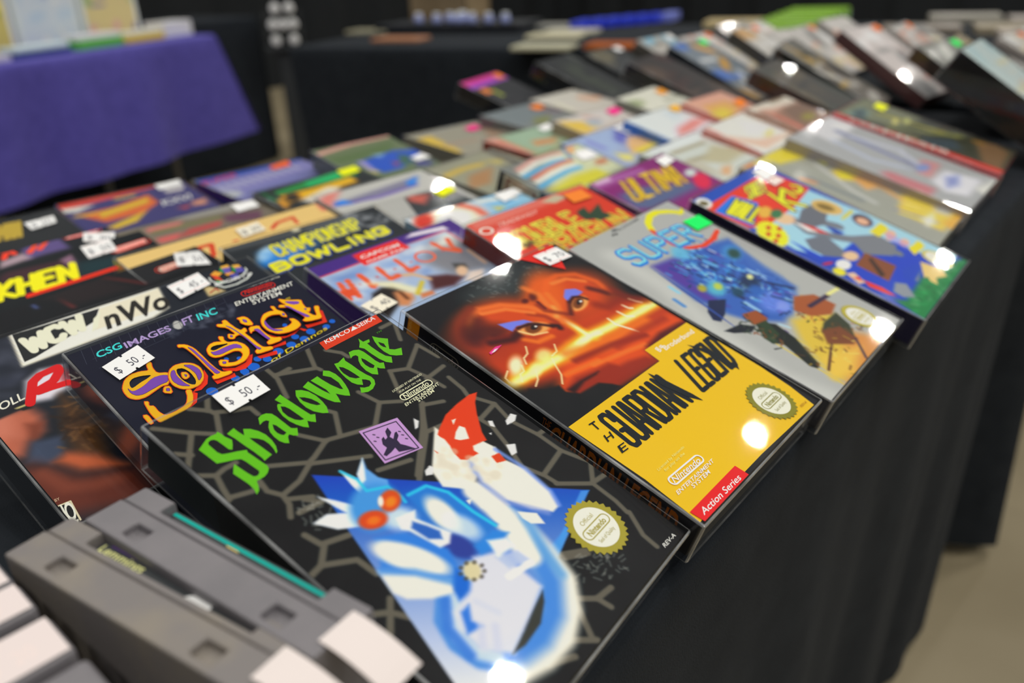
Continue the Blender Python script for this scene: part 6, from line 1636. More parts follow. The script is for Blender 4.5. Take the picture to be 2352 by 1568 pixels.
# ---------------------------------------------------------------- boxed games
INS = .0020
def pose(q):
    x, y, z, yaw, til, rol = q[:6]
    R = Matrix.Rotation(yaw, 4, 'Z') @ Matrix.Rotation(til, 4, 'X') @ Matrix.Rotation(rol, 4, 'Y')
    return Matrix.Translation((x, y, z + ZO)) @ R
def left_print(root, sh, w, h, T, name='spine_print'):
    """flat print on the left side: u runs from the top of the box downwards, v from the cover downwards"""
    me = sh.mesh(name, 0.)
    o = link(name, me, root, M_PRINT)
    o.matrix_local = Matrix(((0, 0, -1, INS - 1e-5), (-1, 0, 0, h - INS), (0, 1, 0, T - .0012), (0, 0, 0, 1)))
    return o
def sticker(root, pts, col, text, lines, h, T, w, n=0):
    P = np.array(pts, float) / 10.
    sh_ = np.array([max(0, 2 - P[:, 0].min()) - max(0, P[:, 0].max() - (w * 1000 - 1)), max(0, 2.0 - P[:, 1].min())]); P = P + sh_
    sh = Sheet(); tl, tr, br, bl = P
    at = lambda u, v: (tl * (1 - u) + tr * u) * (1 - v) + (bl * (1 - u) + br * u) * v
    k = .035; d = .09      # the little die-cut nicks of price-gun labels
    if col[0] > 200 and col[1] > 190 and col[2] > 175:
        out = [at(0, 0), at(.5 - k, 0), at(.5 - k * .6, d), at(.5 + k * .6, d), at(.5 + k, 0), at(1, 0), at(1, 1), at(.5 + k, 1), at(.5 + k * .6, 1 - d), at(.5 - k * .6, 1 - d), at(.5 - k, 1), at(0, 1)]
    else: out = [at(0, 0), at(1, 0), at(1, 1), at(0, 1)]
    sh.poly(out, col)
    if lines:
        for v in (.12, .86): sh.stroke([at(.04, v), at(.96, v)], .12, (222, 120, 110))
    if text: sh.text(text, at(.12, .74), at(.9, .74), at(.12, .34), (58, 58, 70))
    o = link('price_sticker', sh.mesh('price_sticker', h * 1000), root, M_PAPER)
    o.location = (0, 0, T + 8e-5 + n * 6e-5)
    return o
def game_box(key, q, dims, spec, side, label, group, sleeve=True, stick=(), spine=None):
    s = q[6]; w, h, T = dims[0] * s, dims[1] * s, dims[2]
    r = empty('game_box', mtx=pose(q)); tag(r, label, 'game box', group)
    m = flat('carton_board', side, .5, .3)
    ct = box_obj('carton', (INS, INS, INS), (w - INS, h - INS, T - .0012 - 2e-5), m, r, .0005, 1)
    if spec is not None:
        o = link('cover_print', cover_mesh('cover_print', spec, w * 1000, h * 1000, INS * 1000), ct, M_PRINT); o.location = (0, 0, T - .0012)
    if spine: spine(ct, w, h, T)
    on = sleeve_obj('clear_sleeve', (w, h, T), r) if sleeve else ct
    top = T if sleeve else T - .0009
    for i, (p, c, tx, ln_) in enumerate(stick): sticker(on, p, c, tx, ln_, h, top, w, i)
    return r
def spine_orange(r, w, h, T):
    sh = Sheet(); D = T * 1000 - 2.8
    sh.poly([(3, .3), (11, .3), (11, D), (3, D)], (196, 120, 16))
    sh.text('Broderbund', (5.5, D - 1.5), (5.5, 2), (2.5, D - 1.5), (226, 160, 70))
    left_print(r, sh, w, h, T, 'spine_panel'); sh = Sheet(); sh.z = 3e-5
    sh.pill((23, 9), (36, 9), 3.4, .45, (110, 104, 92)); sh.text('Nintendo', (21.5, 11), (37.5, 11), (21.5, 7.2), (110, 104, 92), .03)
    left_print(r, sh, w, h, T, 'spine_logo'); sh = Sheet(); sh.z = 3e-5; sh.text('THE', (92, 8), (97, 8), (92, 3), (120, 66, 22)); sh.text('GUARDIAN LEGEND', (98, 16), (168, 16), (98, 3.5), (126, 70, 22), .03)
    left_print(r, sh, w, h, T, 'spine_title')
def spine_panel(r, w, h, T):
    sh = Sheet(); D = T * 1000 - 3
    sh.poly([(6, 1.5), (46, 1.5), (46, D), (6, D)], (200, 190, 160)); sh.poly([(9, 4), (43, 4), (43, D - 2.5), (9, D - 2.5)], (120, 60, 44)); sh.poly([(12, 6), (40, 6), (40, D - 6), (12, D - 6)], (196, 180, 150))
    left_print(r, sh, w, h, T, 'spine_picture'); sh = Sheet()
    sh.text('DIVER', (95, 16), (150, 16), (95, 5), (130, 50, 44), .04)
    left_print(r, sh, w, h, T, 'spine_title')
G1 = 'boxed games in the front row along the table edge'
G2 = 'boxed games in the second row from the table edge'
G3 = 'boxed games in the third row from the table edge'
G4 = 'boxed games in the middle of the table'
G5 = 'boxed games along the back of the table'
INFO = {
 'S': ((24, 30, 28), G1, 'black game box with green blackletter title over a pale horned beast, nearest the camera'),
 'G': ((24, 27, 30), G1, 'game box with fiery pair of eyes above an orange panel of tall black letters'),
 'K': ((58, 58, 62), G1, 'silver grey game box with a blue and gold battle scene and a green sticker'),
 'W': ((38, 36, 58), G1, 'blue and red game box with yellow cartoon title and green grass at its foot'),
 'Y': ((150, 146, 120), G1, 'pale grey and yellow game box between the blue cartoon one and the pinkish grey one'),
 'R': ((150, 142, 144), G1, 'pinkish grey game box lying against the red title strip of its neighbour'),
 'GY': ((196, 40, 54), G1, 'dark olive game box with red lettered strip along its left side'),
 'So': ((34, 38, 52), G2, 'navy game box with curly orange and purple title, tucked under the black green-titled one'),
 'Wi': ((66, 40, 112), G2, 'purple bordered game box with a cloudy sky cover and a red maker plate'),
 'DD': ((92, 26, 22), G2, 'red game box with yellow outlined title and an orange sticker'),
 'Ul': ((100, 26, 84), G2, 'magenta purple game box with a gold title and a round pink badge'),
 'P': ((160, 162, 156), G2, 'pale grey and tan game box next to the magenta purple one'),
 'RW': ((196, 110, 100), G2, 'whitish game box with a red left edge'),
 'BN': ((170, 130, 112), G2, 'brown and cream game box with a salmon left edge'),
 'WCW': ((26, 28, 32), G3, 'wide game box with wrestling logo and red initial, partly under the navy one'),
 'CB': ((32, 36, 40), G3, 'black game box with a yellow sports title over a blue oval'),
 'RB': ((130, 170, 206), G3, 'sky blue game box with a big red and white ball'),
 'RL': ((22, 24, 26), G3, 'grey green game box with two lines of rainbow lettering and a black spine'),
 'BY': ((120, 124, 160), G3, 'lilac blue game box with a yellow corner'),
 'WB': ((60, 110, 190), G3, 'white game box with light blue edges and an orange sticker'),
 'PE': ((196, 120, 110), G3, 'peach coloured game box with an orange red sticker on its corner'),
 'C': ((22, 24, 27), G4, 'unsleeved black wide game box carrying a fifty dollar tag, just above the wrestling one'),
 'BG': ((206, 166, 104), G4, 'tan wide game box with red outlined shapes and a cream price tag'),
 'MB': ((40, 44, 48), G4, 'dark game box with a red curved shape and a lime sticker'),
 'VB': ((170, 170, 168), G4, 'light grey game box with a violet and blue strip across its lower cover'),
 'GG': ((140, 138, 122), G4, 'grey game box with worn gold lettering and a bright upper edge'),
 'RG': ((150, 70, 54), G4, 'soft green game box with a salmon strip down its left side'),
 'WY': ((150, 130, 110), G4, 'reflection-washed white game box with a yellow patch and a pink sticker'),
 'WO': ((150, 150, 140), G4, 'cream game box with a round orange sticker at its top corner'),
 'B': ((24, 26, 29), G4, 'unsleeved black wide game box with yellow title letters on a red bar'),
 'GO': ((28, 31, 33), G5, 'black game box with green and orange stripes and a lime sticker'),
 'GR': ((100, 92, 82), G5, 'muddy grey wide game box with faint pink lettering'),
 'GK': ((130, 126, 112), G5, 'grey game box with a slanting yellow band and a pink sticker'),
 'DG': ((96, 100, 100), G5, 'dark grey game box with an orange sticker at its top right'),
 'PO': ((150, 140, 130), G5, 'pale rosy game box at the back, behind the dark grey one'),
 'A': ((25, 27, 30), G5, 'unsleeved black wide game box with a red roman numeral two'),
 'SF': ((150, 40, 40), G5, 'game box with red top band and flaming orange title'),
 'BW': ((20, 56, 140), G5, 'blue topped game box with a lilac lower half and an orange red sticker'),
 'GL': ((80, 90, 70), G5, 'olive green game box with a blue picture and a pink line near its top'),
 'GT': ((26, 28, 31), G5, 'black game box with worn gold letters at the far left of the table'),
}
NO_SLEEVE = {'A', 'B', 'C'}
SPINE = {'G': spine_orange, 'RL': spine_panel}
for key, (q, d) in BOXES.items():
    side, grp, lab = INFO[key]
    game_box(key, q, d, ART.get(key), side, lab, grp, key not in NO_SLEEVE, STICK.get(key, ()), SPINE.get(key))

# ---- leaning and stacked boxes at the far right end of the table
def rand_art(seed, base, cols, w, h, grid=5):
    rnd = random.Random(seed); ops = []
    for i in range(9):
        cx, cy = rnd.uniform(0, w * 10), rnd.uniform(0, h * 10); a = rnd.uniform(120, 420); b = rnd.uniform(60, 240); th = rnd.uniform(0, 3.1)
        ops.append(['el', [cx, cy], [a * math.cos(th), a * math.sin(th)], [-b * math.sin(th), b * math.cos(th)], .4, rnd.choice(cols), .85])
    for i in range(3):
        x = rnd.uniform(0, w * 7); y = rnd.uniform(100, h * 9); ops.append(['ln', [[x, y], [x + rnd.uniform(200, 600), y + rnd.uniform(-60, 60)]], 4, 3, rnd.choice(cols), .9])
    return {'grid': grid, 'base': base, 'ops': ops}
WHT = (214, 212, 206)
def far_box(x, y, yaw, til, dims, base, cols, side, label, group, stick=None, z=None, seed=1):
    w, h, T = dims; q = [x, y, -.006 if z is None else z, math.radians(yaw), math.radians(til), 0, 1.0]
    st = ()
    if stick:
        sx, sy = w * 1000 - 30, 6
        st = [[[[sx * 10, sy * 10], [sx * 10 + 240, sy * 10], [sx * 10 + 240, sy * 10 + 150], [sx * 10, sy * 10 + 150]], stick, '', 0]]
    return game_box('', q, dims, rand_art(seed, base, cols, w * 1000, h * 1000), side, label, group, True, st)
GF = 'boxed games leaning at the far end of the table'
N_ = (.131, .181, .0245); OR_ = (250, 110, 50); GN_ = (30, 214, 90)
far_box(.835, -.012, 3, 34, (.131, .172, .042), (196, 214, 214), [(206, 214, 206), (222, 190, 170), (226, 214, 180), (180, 206, 214)], (24, 25, 27), 'thick game box with black spine and a pale white cover, leaning at the right edge', GF, seed=3)
DK1 = [(74, 66, 56), (40, 40, 40), (96, 84, 62), (54, 58, 50)]
far_box(.862, .205, 9, 24, N_, (62, 58, 52), DK1, (30, 30, 32), 'olive brown game box leaning behind the pale thick one', GF, None, seed=4)
far_box(.99, .06, -7, 31, N_, (120, 120, 114), [(196, 196, 190), (70, 72, 70), (150, 120, 110), (190, 186, 170)], (40, 42, 40), 'silvery game box leaning right of the pale thick one', GF, GN_, seed=5)
far_box(1.14, .04, 10, 30, N_, (190, 176, 150), [(222, 196, 130), (210, 210, 204), (150, 60, 50)], (60, 40, 36), 'cream and red game box leaning at the right end of the front row', GF, None, seed=6)
far_box(1.015, .245, 12, 29, N_, (110, 108, 102), [(206, 204, 198), (70, 68, 60), (196, 160, 80), (40, 40, 38)], (36, 38, 34), 'grey game box with golden patches leaning in the bright heap', GF, None, seed=7)
far_box(1.165, .225, -6, 32, N_, (190, 182, 180), [(222, 214, 214), (206, 130, 110), (120, 120, 120)], (90, 60, 60), 'rosy white game box leaning in the bright heap', GF, OR_, seed=8)
far_box(.885, .415, 8, 23, N_, (48, 42, 40), [(84, 66, 54), (34, 32, 32), (100, 84, 66), (60, 38, 34)], (30, 27, 26), 'dark brown game box leaning behind the cream one with orange dot', GF, None, seed=9)
far_box(1.025, .435, 3, 26, N_, (110, 120, 130), [(60, 104, 190), (222, 222, 220), (206, 150, 60), (40, 44, 50), (190, 120, 150)], (40, 44, 50), 'multicoloured game box of blue, white and gold, leaning near the back', GF, GN_, seed=10)
far_box(1.175, .40, 9, 31, N_, (196, 192, 186), [(222, 220, 216), (196, 150, 90), (120, 116, 110)], (70, 66, 60), 'white and tan game box leaning near the back of the bright heap', GF, OR_, seed=11)
far_box(.862, .585, 11, 24, (.131, .165, .0245), (36, 38, 38), [(56, 62, 52), (30, 32, 34), (70, 74, 70)], (28, 30, 31), 'black game box leaning at the back with no sticker', GF, None, seed=12)
far_box(1.005, .60, 7, 24, (.131, .16, .0245), (52, 54, 56), [(86, 88, 86), (36, 38, 38), (100, 94, 74)], (34, 36, 38), 'charcoal game box leaning at the back with a white sticker', GF, (226, 226, 222), seed=13)
far_box(1.15, .595, 2, 27, (.131, .16, .0245), (170, 166, 160), [(206, 202, 196), (120, 170, 196), (120, 110, 96)], (90, 86, 80), 'light grey game box leaning at the back right', GF, (226, 226, 222), seed=14)
pk = far_box(.735, .665, 14, 22, (.131, .13, .0245), (36, 37, 40), [(46, 46, 50), (30, 32, 34)], (30, 31, 34), 'black game box with a pink violet upper band at the very back', GF, OR_, seed=15)
sh = Sheet(); sh.poly([(1.6, 1.6), (129, 1.6), (129, 14), (1.6, 14)], (196, 40, 130)); sh.poly([(1.6, 14), (129, 14), (129, 26), (1.6, 26)], (150, 60, 180)); sh.poly([(12, 30), (34, 30), (34, 46), (12, 46)], (250, 120, 50)); sh.poly([(34, 40), (44, 40), (44, 62), (34, 62)], (150, 160, 60))
o = link('cover_band', sh.mesh('cover_band', 130), pk, M_PRINT); o.location = (0, 0, .0245 - .0010)
heap = [(1.31, .05, 'pinkish grey game box leaning first on the second table'), (1.45, .05, 'white game box with orange dot leaning in the front of the second table'), (1.59, .05, 'grey game box leaning at the far right front of the second table'),
        (1.31, .24, 'white and peach game box leaning mid second table'), (1.45, .24, 'pearly game box leaning mid second table'), (1.59, .24, 'silver white game box leaning at the right of the second table'),
        (1.31, .43, 'cream and red game box leaning mid back of the second table'), (1.45, .43, 'off-white game box leaning mid back of the second table'), (1.59, .43, 'pale lilac game box leaning right back of the second table'),
        (1.31, .59, 'white game box with red flecks leaning at the second table back'), (1.45, .59, 'light tan game box leaning at the second table back'), (1.59, .59, 'ash grey game box leaning at the second table back')]
for i, (x, y, lab) in enumerate(heap):
    rnd = random.Random(40 + i)
    far_box(x + rnd.uniform(-.004, .004), y, rnd.uniform(-8, 12), 30 + rnd.uniform(-5, 4), (.128, .16, .015), (186, 182, 178), [(226, 224, 220), (206, 150, 130), (110, 110, 108), (206, 190, 150), (226, 224, 222)], (150, 144, 140), lab, 'boxed games leaning on the second table', OR_ if i in (1, 4, 7, 9) else None, seed=60 + i)

# ---------------------------------------------------------------- loose cartridges, lower left
def stepped(xs, ys, H, z0=0.):
    """solid with a stepped top: H[i][j] is the top height of cell i,j"""
    bm = bmesh.new(); nx, ny = len(xs) - 1, len(ys) - 1
    def quad(*p): bm.faces.new([bm.verts.new(v) for v in p])
    g = lambda i, j: H[i][j] if 0 <= i < nx and 0 <= j < ny else z0
    for i in range(nx):
        for j in range(ny):
            h = H[i][j]; a, b, c, d = xs[i], xs[i + 1], ys[j], ys[j + 1]
            quad((a, c, h), (b, c, h), (b, d, h), (a, d, h)); quad((a, d, z0), (b, d, z0), (b, c, z0), (a, c, z0))
            if g(i + 1, j) < h: k = g(i + 1, j); quad((b, c, k), (b, d, k), (b, d, h), (b, c, h))
            if g(i - 1, j) < h: k = g(i - 1, j); quad((a, d, k), (a, c, k), (a, c, h), (a, d, h))
            if g(i, j + 1) < h: k = g(i, j + 1); quad((b, d, k), (a, d, k), (a, d, h), (b, d, h))
            if g(i, j - 1) < h: k = g(i, j - 1); quad((a, c, k), (b, c, k), (b, c, h), (a, c, h))
    bmesh.ops.remove_doubles(bm, verts=bm.verts, dist=1e-6)
    bmesh.ops.recalc_face_normals(bm, faces=bm.faces)
    sharp = [e for e in bm.edges if len(e.link_faces) == 2 and e.calc_face_angle(0) > .5]
    bmesh.ops.bevel(bm, geom=sharp, offset=.0009, segments=2, affect='EDGES', profile=.5)
    return bm
CL, CT, CH = .113, .0235, .078
def cartridge(loc, ang, label, m, group, edge=None, text=None, thick=CT):
    r = empty('game_cartridge', mtx=Matrix.Translation((loc[0], loc[1], ZT)) @ Matrix.Rotation(math.radians(ang), 4, 'Z'))
    tag(r, label, 'game cartridge', group)
    T_ = thick
    xs = [0, .0165, .0255, .0865, .0955, CL]; ys = [0, .0062, .0088, .0096, .0145, .0205, T_]     # y small: label side
    H = [[CH] * 6 for _ in range(5)]
    for i in range(5): H[i][2] = CH - .0007; H[i][3] = H[i][4] = H[i][5] = CH + .0006
    for i in (1, 2, 3): H[i][0] = CH - .0045
    for i in (1, 3): H[i][4] = CH - .0028
    ys2 = ys
    b = link('shell', bm_mesh('shell', stepped(xs, ys2, H)), r, m)
    lb = box_obj('label', (.0172, .0002, CH - .0046), (.0948, .0058, CH - .0036), M_DARKPL, r, .0003, 1)
    turn = Matrix(((-1, 0, 0, .0945), (0, -1, 0, .0056), (0, 0, 1, CH - .0035), (0, 0, 0, 1)))     # reads from the far end to the near end
    if edge:
        sh = Sheet(); sh.poly([(0, -4.6), (76, -4.6), (76, -3.2), (0, -3.2)], edge); sh.poly([(30, -3.0), (36, -3.0), (37, -2.4), (31, -2.4)], (190, 170, 110))
        o = link('label_edge', sh.mesh('label_edge', 0), lb, M_PRINT); o.matrix_local = turn @ Matrix.Scale(-1, 4, (0, 1, 0)) @ Matrix.Scale(-1, 4, (0, 1, 0))
        o.matrix_local = Matrix(((-1, 0, 0, .0945), (0, 1, 0, .0056), (0, 0, -1, CH - .0035), (0, 0, 0, 1))) @ Matrix.Translation((0, -.0102, 0)) if False else turn @ Matrix.Translation((0, -.0002, 0))
    if text:
        sh = Sheet(); sh.text(text, (1.5, -1.2), (24, -1.2), (1.5, -4.4), (206, 206, 140), .01)
        sh.poly([(45, -.6), (47, -2.6), (50, -4.2), (53, -4.4), (56, -3.2), (57, -1.4), (54, -.5)], (232, 230, 214))
        sh.poly([(4, -5.0), (40, -5.0), (40, -4.6), (4, -4.6)], (92, 60, 130))
        o = link('label_print', sh.mesh('label_print', 0), lb, M_PRINT); o.matrix_local = turn
    return r
GC = 'loose grey cartridges standing at the lower left'
def dirang(a, b): return math.degrees(math.atan2(b[1] - a[1], b[0] - a[0]))
# length runs towards the camera, label side faces the boxes (local -y -> world +x after a 180 flip)
def place_cart(far, near, label, m, **k):
    a = dirang(near, far); d = Vector((far[0] - near[0], far[1] - near[1], 0)).normalized()
    r = cartridge((near[0], near[1]), a, label, m, GC, **k)
    return r
c2 = place_cart((-.1525, .1395), (-.1445, .0255), 'clean grey cartridge with a teal label edge, leaning against the black green-titled box', M_CART, edge=(0, 150, 140))
c1 = place_cart((-.1775, .145), (-.1635, .0305), 'yellowed grey cartridge with a black label and pale lettering', M_CART_OLD, text='Lemmings')
def cart_tag(r, pts, label):
    pass
for i, (y, lab, has, th) in enumerate([(.151, 'grey cartridge with white tag, farthest of the row at the left edge', True, .0165), (.1325, 'grey cartridge with white tag, second from the far end of the left row', True, .0165), (.1148, 'grey cartridge with white tag, third from the far end of the left row', True, .0165), (.0905, 'grey cartridge with the largest white tag in the left row', True, .02), (.0665, 'bare grey cartridge end without tag, nearest at the lower left', False, .0185)]):
    bm = bmesh.new(); add_box(bm, (-CL, -th / 2, 0), (0, th / 2, CH), .0022, 3)
    bm2 = bm
    r = empty('game_cartridge', mtx=Matrix.Translation((-.2025 - .0006 * i, y, ZT)) @ Matrix.Rotation(math.radians(-3), 4, 'Z')); tag(r, lab, 'game cartridge', GC)
    link('shell', bm_mesh('shell', bm), r, M_CART)
    if has:
        sh = Sheet(); hw = th * 500 - .8; sh.poly([(-26, -hw), (-1.2, -hw), (-1.2, hw), (-26, hw)], (206, 194, 192)); sh.text('$  20', (-20, hw * .5), (-8, hw * .5), (-20, -hw * .2), (214, 196, 192))
        o = link('price_sticker', sh.mesh('price_sticker', 0), r, M_PAPER); o.location = (0, 0, CH + .0002)
        bm = bmesh.new(); vs = [bm.verts.new(v) for v in ((.0003, -hw / 1000, CH - .004), (.0003, hw / 1000, CH - .004), (.0003, hw / 1000, CH - .024), (.0003, -hw / 1000, CH - .024))]; bm.faces.new(vs[::-1])
# paper tags folded over the near ends of the two big cartridges
def end_tag(r, y0, y1, n=6):
    V = []; F = []
    for i in range(n + 1):
        t = i / n; x = .003 - .025 * t; z = CH + .0011 - .006 * t * t
        V += [(x, y0, z), (x, y1, z)]
    for i in range(n): F.append([2 * i, 2 * i + 2, 2 * i + 3, 2 * i + 1])
    me = bpy.data.meshes.new('price_tag'); me.from_pydata(V, [], F); me.update()
    ca = me.color_attributes.new('ink', 'FLOAT_COLOR', 'CORNER'); c = alb((206, 196, 193)); ca.data.foreach_set('color', np.tile([*c, 1.], 4 * n).astype(np.float32))
    o = link('price_tag', me, r, M_PAPER)
    sd = o.modifiers.new('paper', 'SOLIDIFY'); sd.thickness = .0003
end_tag(c2, .005, .0185); end_tag(c1, .006, .0185)

# ---------------------------------------------------------------- background tables
def local(o, ang): return Matrix.Translation((o[0], o[1], 0)) @ Matrix.Rotation(ang, 4, 'Z')
# table standing across the far end, black cloth
e = Vector((.34, -1.09)).normalized(); angR = math.atan2(e.y, e.x)
FR = local((1.41, 2.37), angR)
t = empty('folding_table', mtx=FR.copy()); tag(t, 'folding table hidden under the long black cloth across the background', 'table')
table_frame(t, 3.3, .7, .25, .03, ZT - .003)
def offs_r(x): return -.01 + .02 * math.sin(x * 14) + .01 * math.sin(x * 31)
tb = tablecloth('tablecloth', .17, 3.7, .0, .76, ZT, .02, offs_r, M_BLACK, right_drop=False, left_drop=False, step=.05)
# the end corner of the cloth is pulled in towards the floor
for v in tb.data.vertices:
    f = max(0., (ZT - v.co.z) / ZT)
    if v.co.x < .6: v.co.x = v.co.x + (0.6 - v.co.x) * .12 * f
tb.matrix_world = FR
tag(tb, 'long black tablecloth hanging across the dark background', 'tablecloth')
# purple cloth table, left
eP = Vector((.91, .29)).normalized(); angP = math.atan2(eP.y, eP.x); FP = local((.79, 2.72), angP)
t = empty('folding_table', mtx=FP.copy()); tag(t, 'folding table hidden under the purple cloth at upper left', 'table')
table_frame(t, 1.9, .6, -1.0, .06, ZT - .003)
def offs_p(x): return -.015 + .018 * math.sin(x * 9 + 1) + .012 * math.sin(x * 21)
pc = tablecloth('tablecloth', -1.1, .96, .0, .72, ZT, .34, offs_p, M_PURPLE, left_drop=False, step=.03)
for v in pc.data.vertices:
    f = max(0., (ZT - v.co.z) / .4)
    if v.co.x > .75: v.co.x += f * .16 * min(1, (v.co.x - .75) / .21)
    if v.co.x < .2: v.co.z += -.0 * f
    v.co.z -= 0
pc.matrix_world = FP
tag(pc, 'purple tablecloth draped over the table at upper left', 'tablecloth')
# black skirted table beyond the purple one
sk = empty('folding_table'); tag(sk, 'folding table hidden under black cloth behind the purple one', 'table')
sk.matrix_world = local((1.08, 3.75), math.radians(3)); table_frame(sk, 1.3, .5, .05, .04, ZT - .003)
bk = tablecloth('tablecloth', .0, 1.40, .0, .55, ZT, .01, lambda x: .015 * math.sin(x * 15), M_BLACK, step=.05); bk.matrix_world = local((1.08, 3.75), math.radians(3))
tag(bk, 'black tablecloth reaching the floor behind the purple table', 'tablecloth')

# things on the purple table
GP = 'window boxes standing on the purple table'
def window_box(tx_, dy, wd, ht, frame, art, cols, label, seed):
    r = empty('display_box', mtx=FP @ Matrix.Translation((tx_, dy, ZT))); tag(r, label, 'toy box', GP)
    box_obj('carton', (0, .0, 0), (wd, .09, ht), flat('window_box_card', frame, .4), r, .002, 1)
    sp = rand_art(seed, art, cols, wd * 1000 - 36, ht * 1000 - 30, 8)
    o = link('window_print', cover_mesh('window_print', sp, wd * 1000 - 36, ht * 1000 - 30, 0), r, M_PRINT)
    o.matrix_local = Matrix.Translation((.018, -.0006, .015)) @ Matrix.Rotation(math.radians(90), 4, 'X')
    return r
window_box(-.27, .23, .25, .27, (206, 214, 226), (150, 160, 190), [(90, 96, 140), (206, 206, 220)], 'bluish white window box at the left end of the purple table', 20)
window_box(.0, .23, .26, .27, (214, 222, 232), (196, 180, 110), [(222, 196, 80), (190, 90, 60), (120, 150, 90), (206, 206, 206)], 'white window box with yellow and red picture on the purple table', 21)
window_box(.275, .23, .26, .27, (206, 216, 230), (196, 204, 220), [(222, 226, 232), (130, 140, 170), (180, 196, 214)], 'white window box with pale grey blue picture on the purple table', 22)
window_box(.55, .23, .27, .27, (206, 214, 222), (206, 190, 140), [(226, 206, 120), (214, 160, 170), (150, 170, 120), (90, 90, 170)], 'white window box with cream and pink picture on the purple table', 23)
def small_pack(tx_, dy, sz, col, label, col2=None):
    r = empty('small_box', mtx=FP @ Matrix.Translation((tx_, dy, ZT))); tag(r, label, 'small box', 'small boxes along the front of the purple table')
    box_obj('carton', (0, 0, 0), sz, flat('small_box_card', col, .35), r, .003, 2)
    if col2: box_obj('lid', (.004, .004, sz[2] - .001), (sz[0] - .004, sz[1] - .004, sz[2] + .018), flat('small_box_lid', col2, .25), r, .004, 2)
small_pack(-.02, .075, (.12, .09, .02), (190, 188, 196), 'flat pale grey box at the left front of the purple table')
small_pack(.12, .08, (.22, .08, .018), (40, 56, 120), 'flat dark blue box with white top on the purple table', (196, 214, 232))
small_pack(.375, .085, (.2, .08, .03), (96, 176, 80), 'green box with white top on the purple table', (214, 226, 230))
small_pack(.595, .095, (.2, .08, .022), (206, 176, 40), 'flat yellow box with cream top on the purple table', (226, 214, 190))
small_pack(.825, .12, (.155, .1, .055), (222, 228, 236), 'plain white box at the right corner of the purple table')

# things on the far black table; positions are table-frame metres
def at(x, y): return Matrix.Translation((x, y, ZT)) @ Matrix.Rotation(angR, 4, 'Z')
def flat_case(x, y, sz, col, label, group, z=0., name='flat_case', cat='case', yaw=0., col2=None):
    r = empty(name, mtx=Matrix.Translation((x, y, ZT + z)) @ Matrix.Rotation(angR + math.radians(yaw), 4, 'Z')); tag(r, label, cat, group)
    box_obj('case_body', (-sz[0] / 2, -sz[1] / 2, 0), (sz[0] / 2, sz[1] / 2, sz[2]), flat('case_plastic', col, .3), r, min(.003, sz[2] * .3), 2)
    if col2: box_obj('case_front', (-sz[0] / 2 + .006, -sz[1] / 2 - .001, .004), (sz[0] / 2 - .006, -sz[1] / 2 + .004, sz[2] - .004), flat('case_front', col2, .3), r)
    return r
for i in range(9):       # green cases, spines up, in one row
    x = 2.06 + .088 * i; y = .885 + .012 * i
    r = flat_case(x, y, (.19, .055, .024 + .002 * i), (120, 165, 40) if i else (0, 130, 190), ('teal blue case at the near end of the green cases' if i == 0 else 'green game case in the row on the far table'), 'green cases in a row on the far table', col2=None, name='game_case', cat='game case', yaw=90 if False else 0)
    box_obj('case_end', (.085, -.024, .002), (.097, .024, .03), flat('case_end', (190, 214, 220), .15), r, .002, 1)
for i in range(7):
    flat_case(2.28 + .062 * i, 1.63 - .022 * i, (.05, .15, .028), (50, 66, 196) if i < 6 else (120, 130, 206), 'blue game case in the row on the far table' if i < 6 else 'pale blue case ending the blue row on the far table', 'blue cases in a row on the far table', name='game_case', cat='game case')
for i, (x, y, c, lb) in enumerate([(1.97, 1.52, (206, 200, 170), 'cream paper booklet in front of the blue cases'), (2.12, 1.56, (190, 186, 166), 'beige paper booklet against the blue cases'), (2.30, 1.74, (150, 150, 144), 'grey paper booklet behind the blue cases'), (1.70, 1.36, (186, 184, 160), 'cream booklet at the front edge of the far table'), (1.80, 1.18, (170, 90, 40), 'orange brown booklet at the front edge of the far table'), (1.93, 2.33, (150, 146, 124), 'khaki booklet near the clear stand'), (1.74, 1.98, (170, 120, 90), 'tan booklet near the clear stand')]):
    flat_case(x, y, (.17, .1, .012), c, lb, 'booklets on the far table', name='booklet', cat='booklet')
for i, (x, y, c, lb) in enumerate([(2.38, .55, (130, 122, 112), 'grey brown flat box beside the green cases'), (2.46, .33, (150, 140, 120), 'tan flat box at the right of the far table'), (2.30, .24, (166, 156, 146), 'pale flat box at the right edge of the far table'), (2.78, .53, (150, 146, 136), 'grey flat box further back at the right'), (2.75, .30, (160, 152, 146), 'rosy grey flat box further back at the right'), (2.46, 1.14, (190, 172, 130), 'straw coloured flat box behind the green cases')]):
    flat_case(x, y, (.2, .13, .022), c, lb, 'flat boxes on the far table', name='flat_box', cat='flat box')
tr_ = empty('display_tray', mtx=at(2.1, 2.05)); tag(tr_, 'black tray holding small round pale jars on the far table', 'tray')
box_obj('tray_base', (-.28, -.12, 0), (.28, .12, .03), flat('tray_black', (34, 36, 40), .5), tr_, .004, 2)
for i, (dx, dy) in enumerate([(.22, -.09), (.155, -.085), (.09, -.08), (.03, -.07), (.03, -.02), (-.02, -.03), (-.05, -.075), (-.13, -.06), (.0, .03)]):
    r = empty('small_jar', mtx=at(2.1, 2.05) @ Matrix.Translation((dx, dy, .03))); tag(r, 'small round pale blue jar standing in the black tray', 'jar', 'small jars in the black tray')
    bm = bmesh.new(); lathe(bm, [(.012, 0), (.016, .006), (.016, .02), (.012, .026)], 16); link('jar_body', bm_mesh('jar_body', bm, True), r, flat('jar_glass', (150, 160, 210), .15))
    bm = bmesh.new(); lathe(bm, [(.013, .026), (.013, .033), (.010, .035)], 16); link('lid', bm_mesh('lid', bm, True), r, flat('jar_lid', (206, 210, 232), .2))
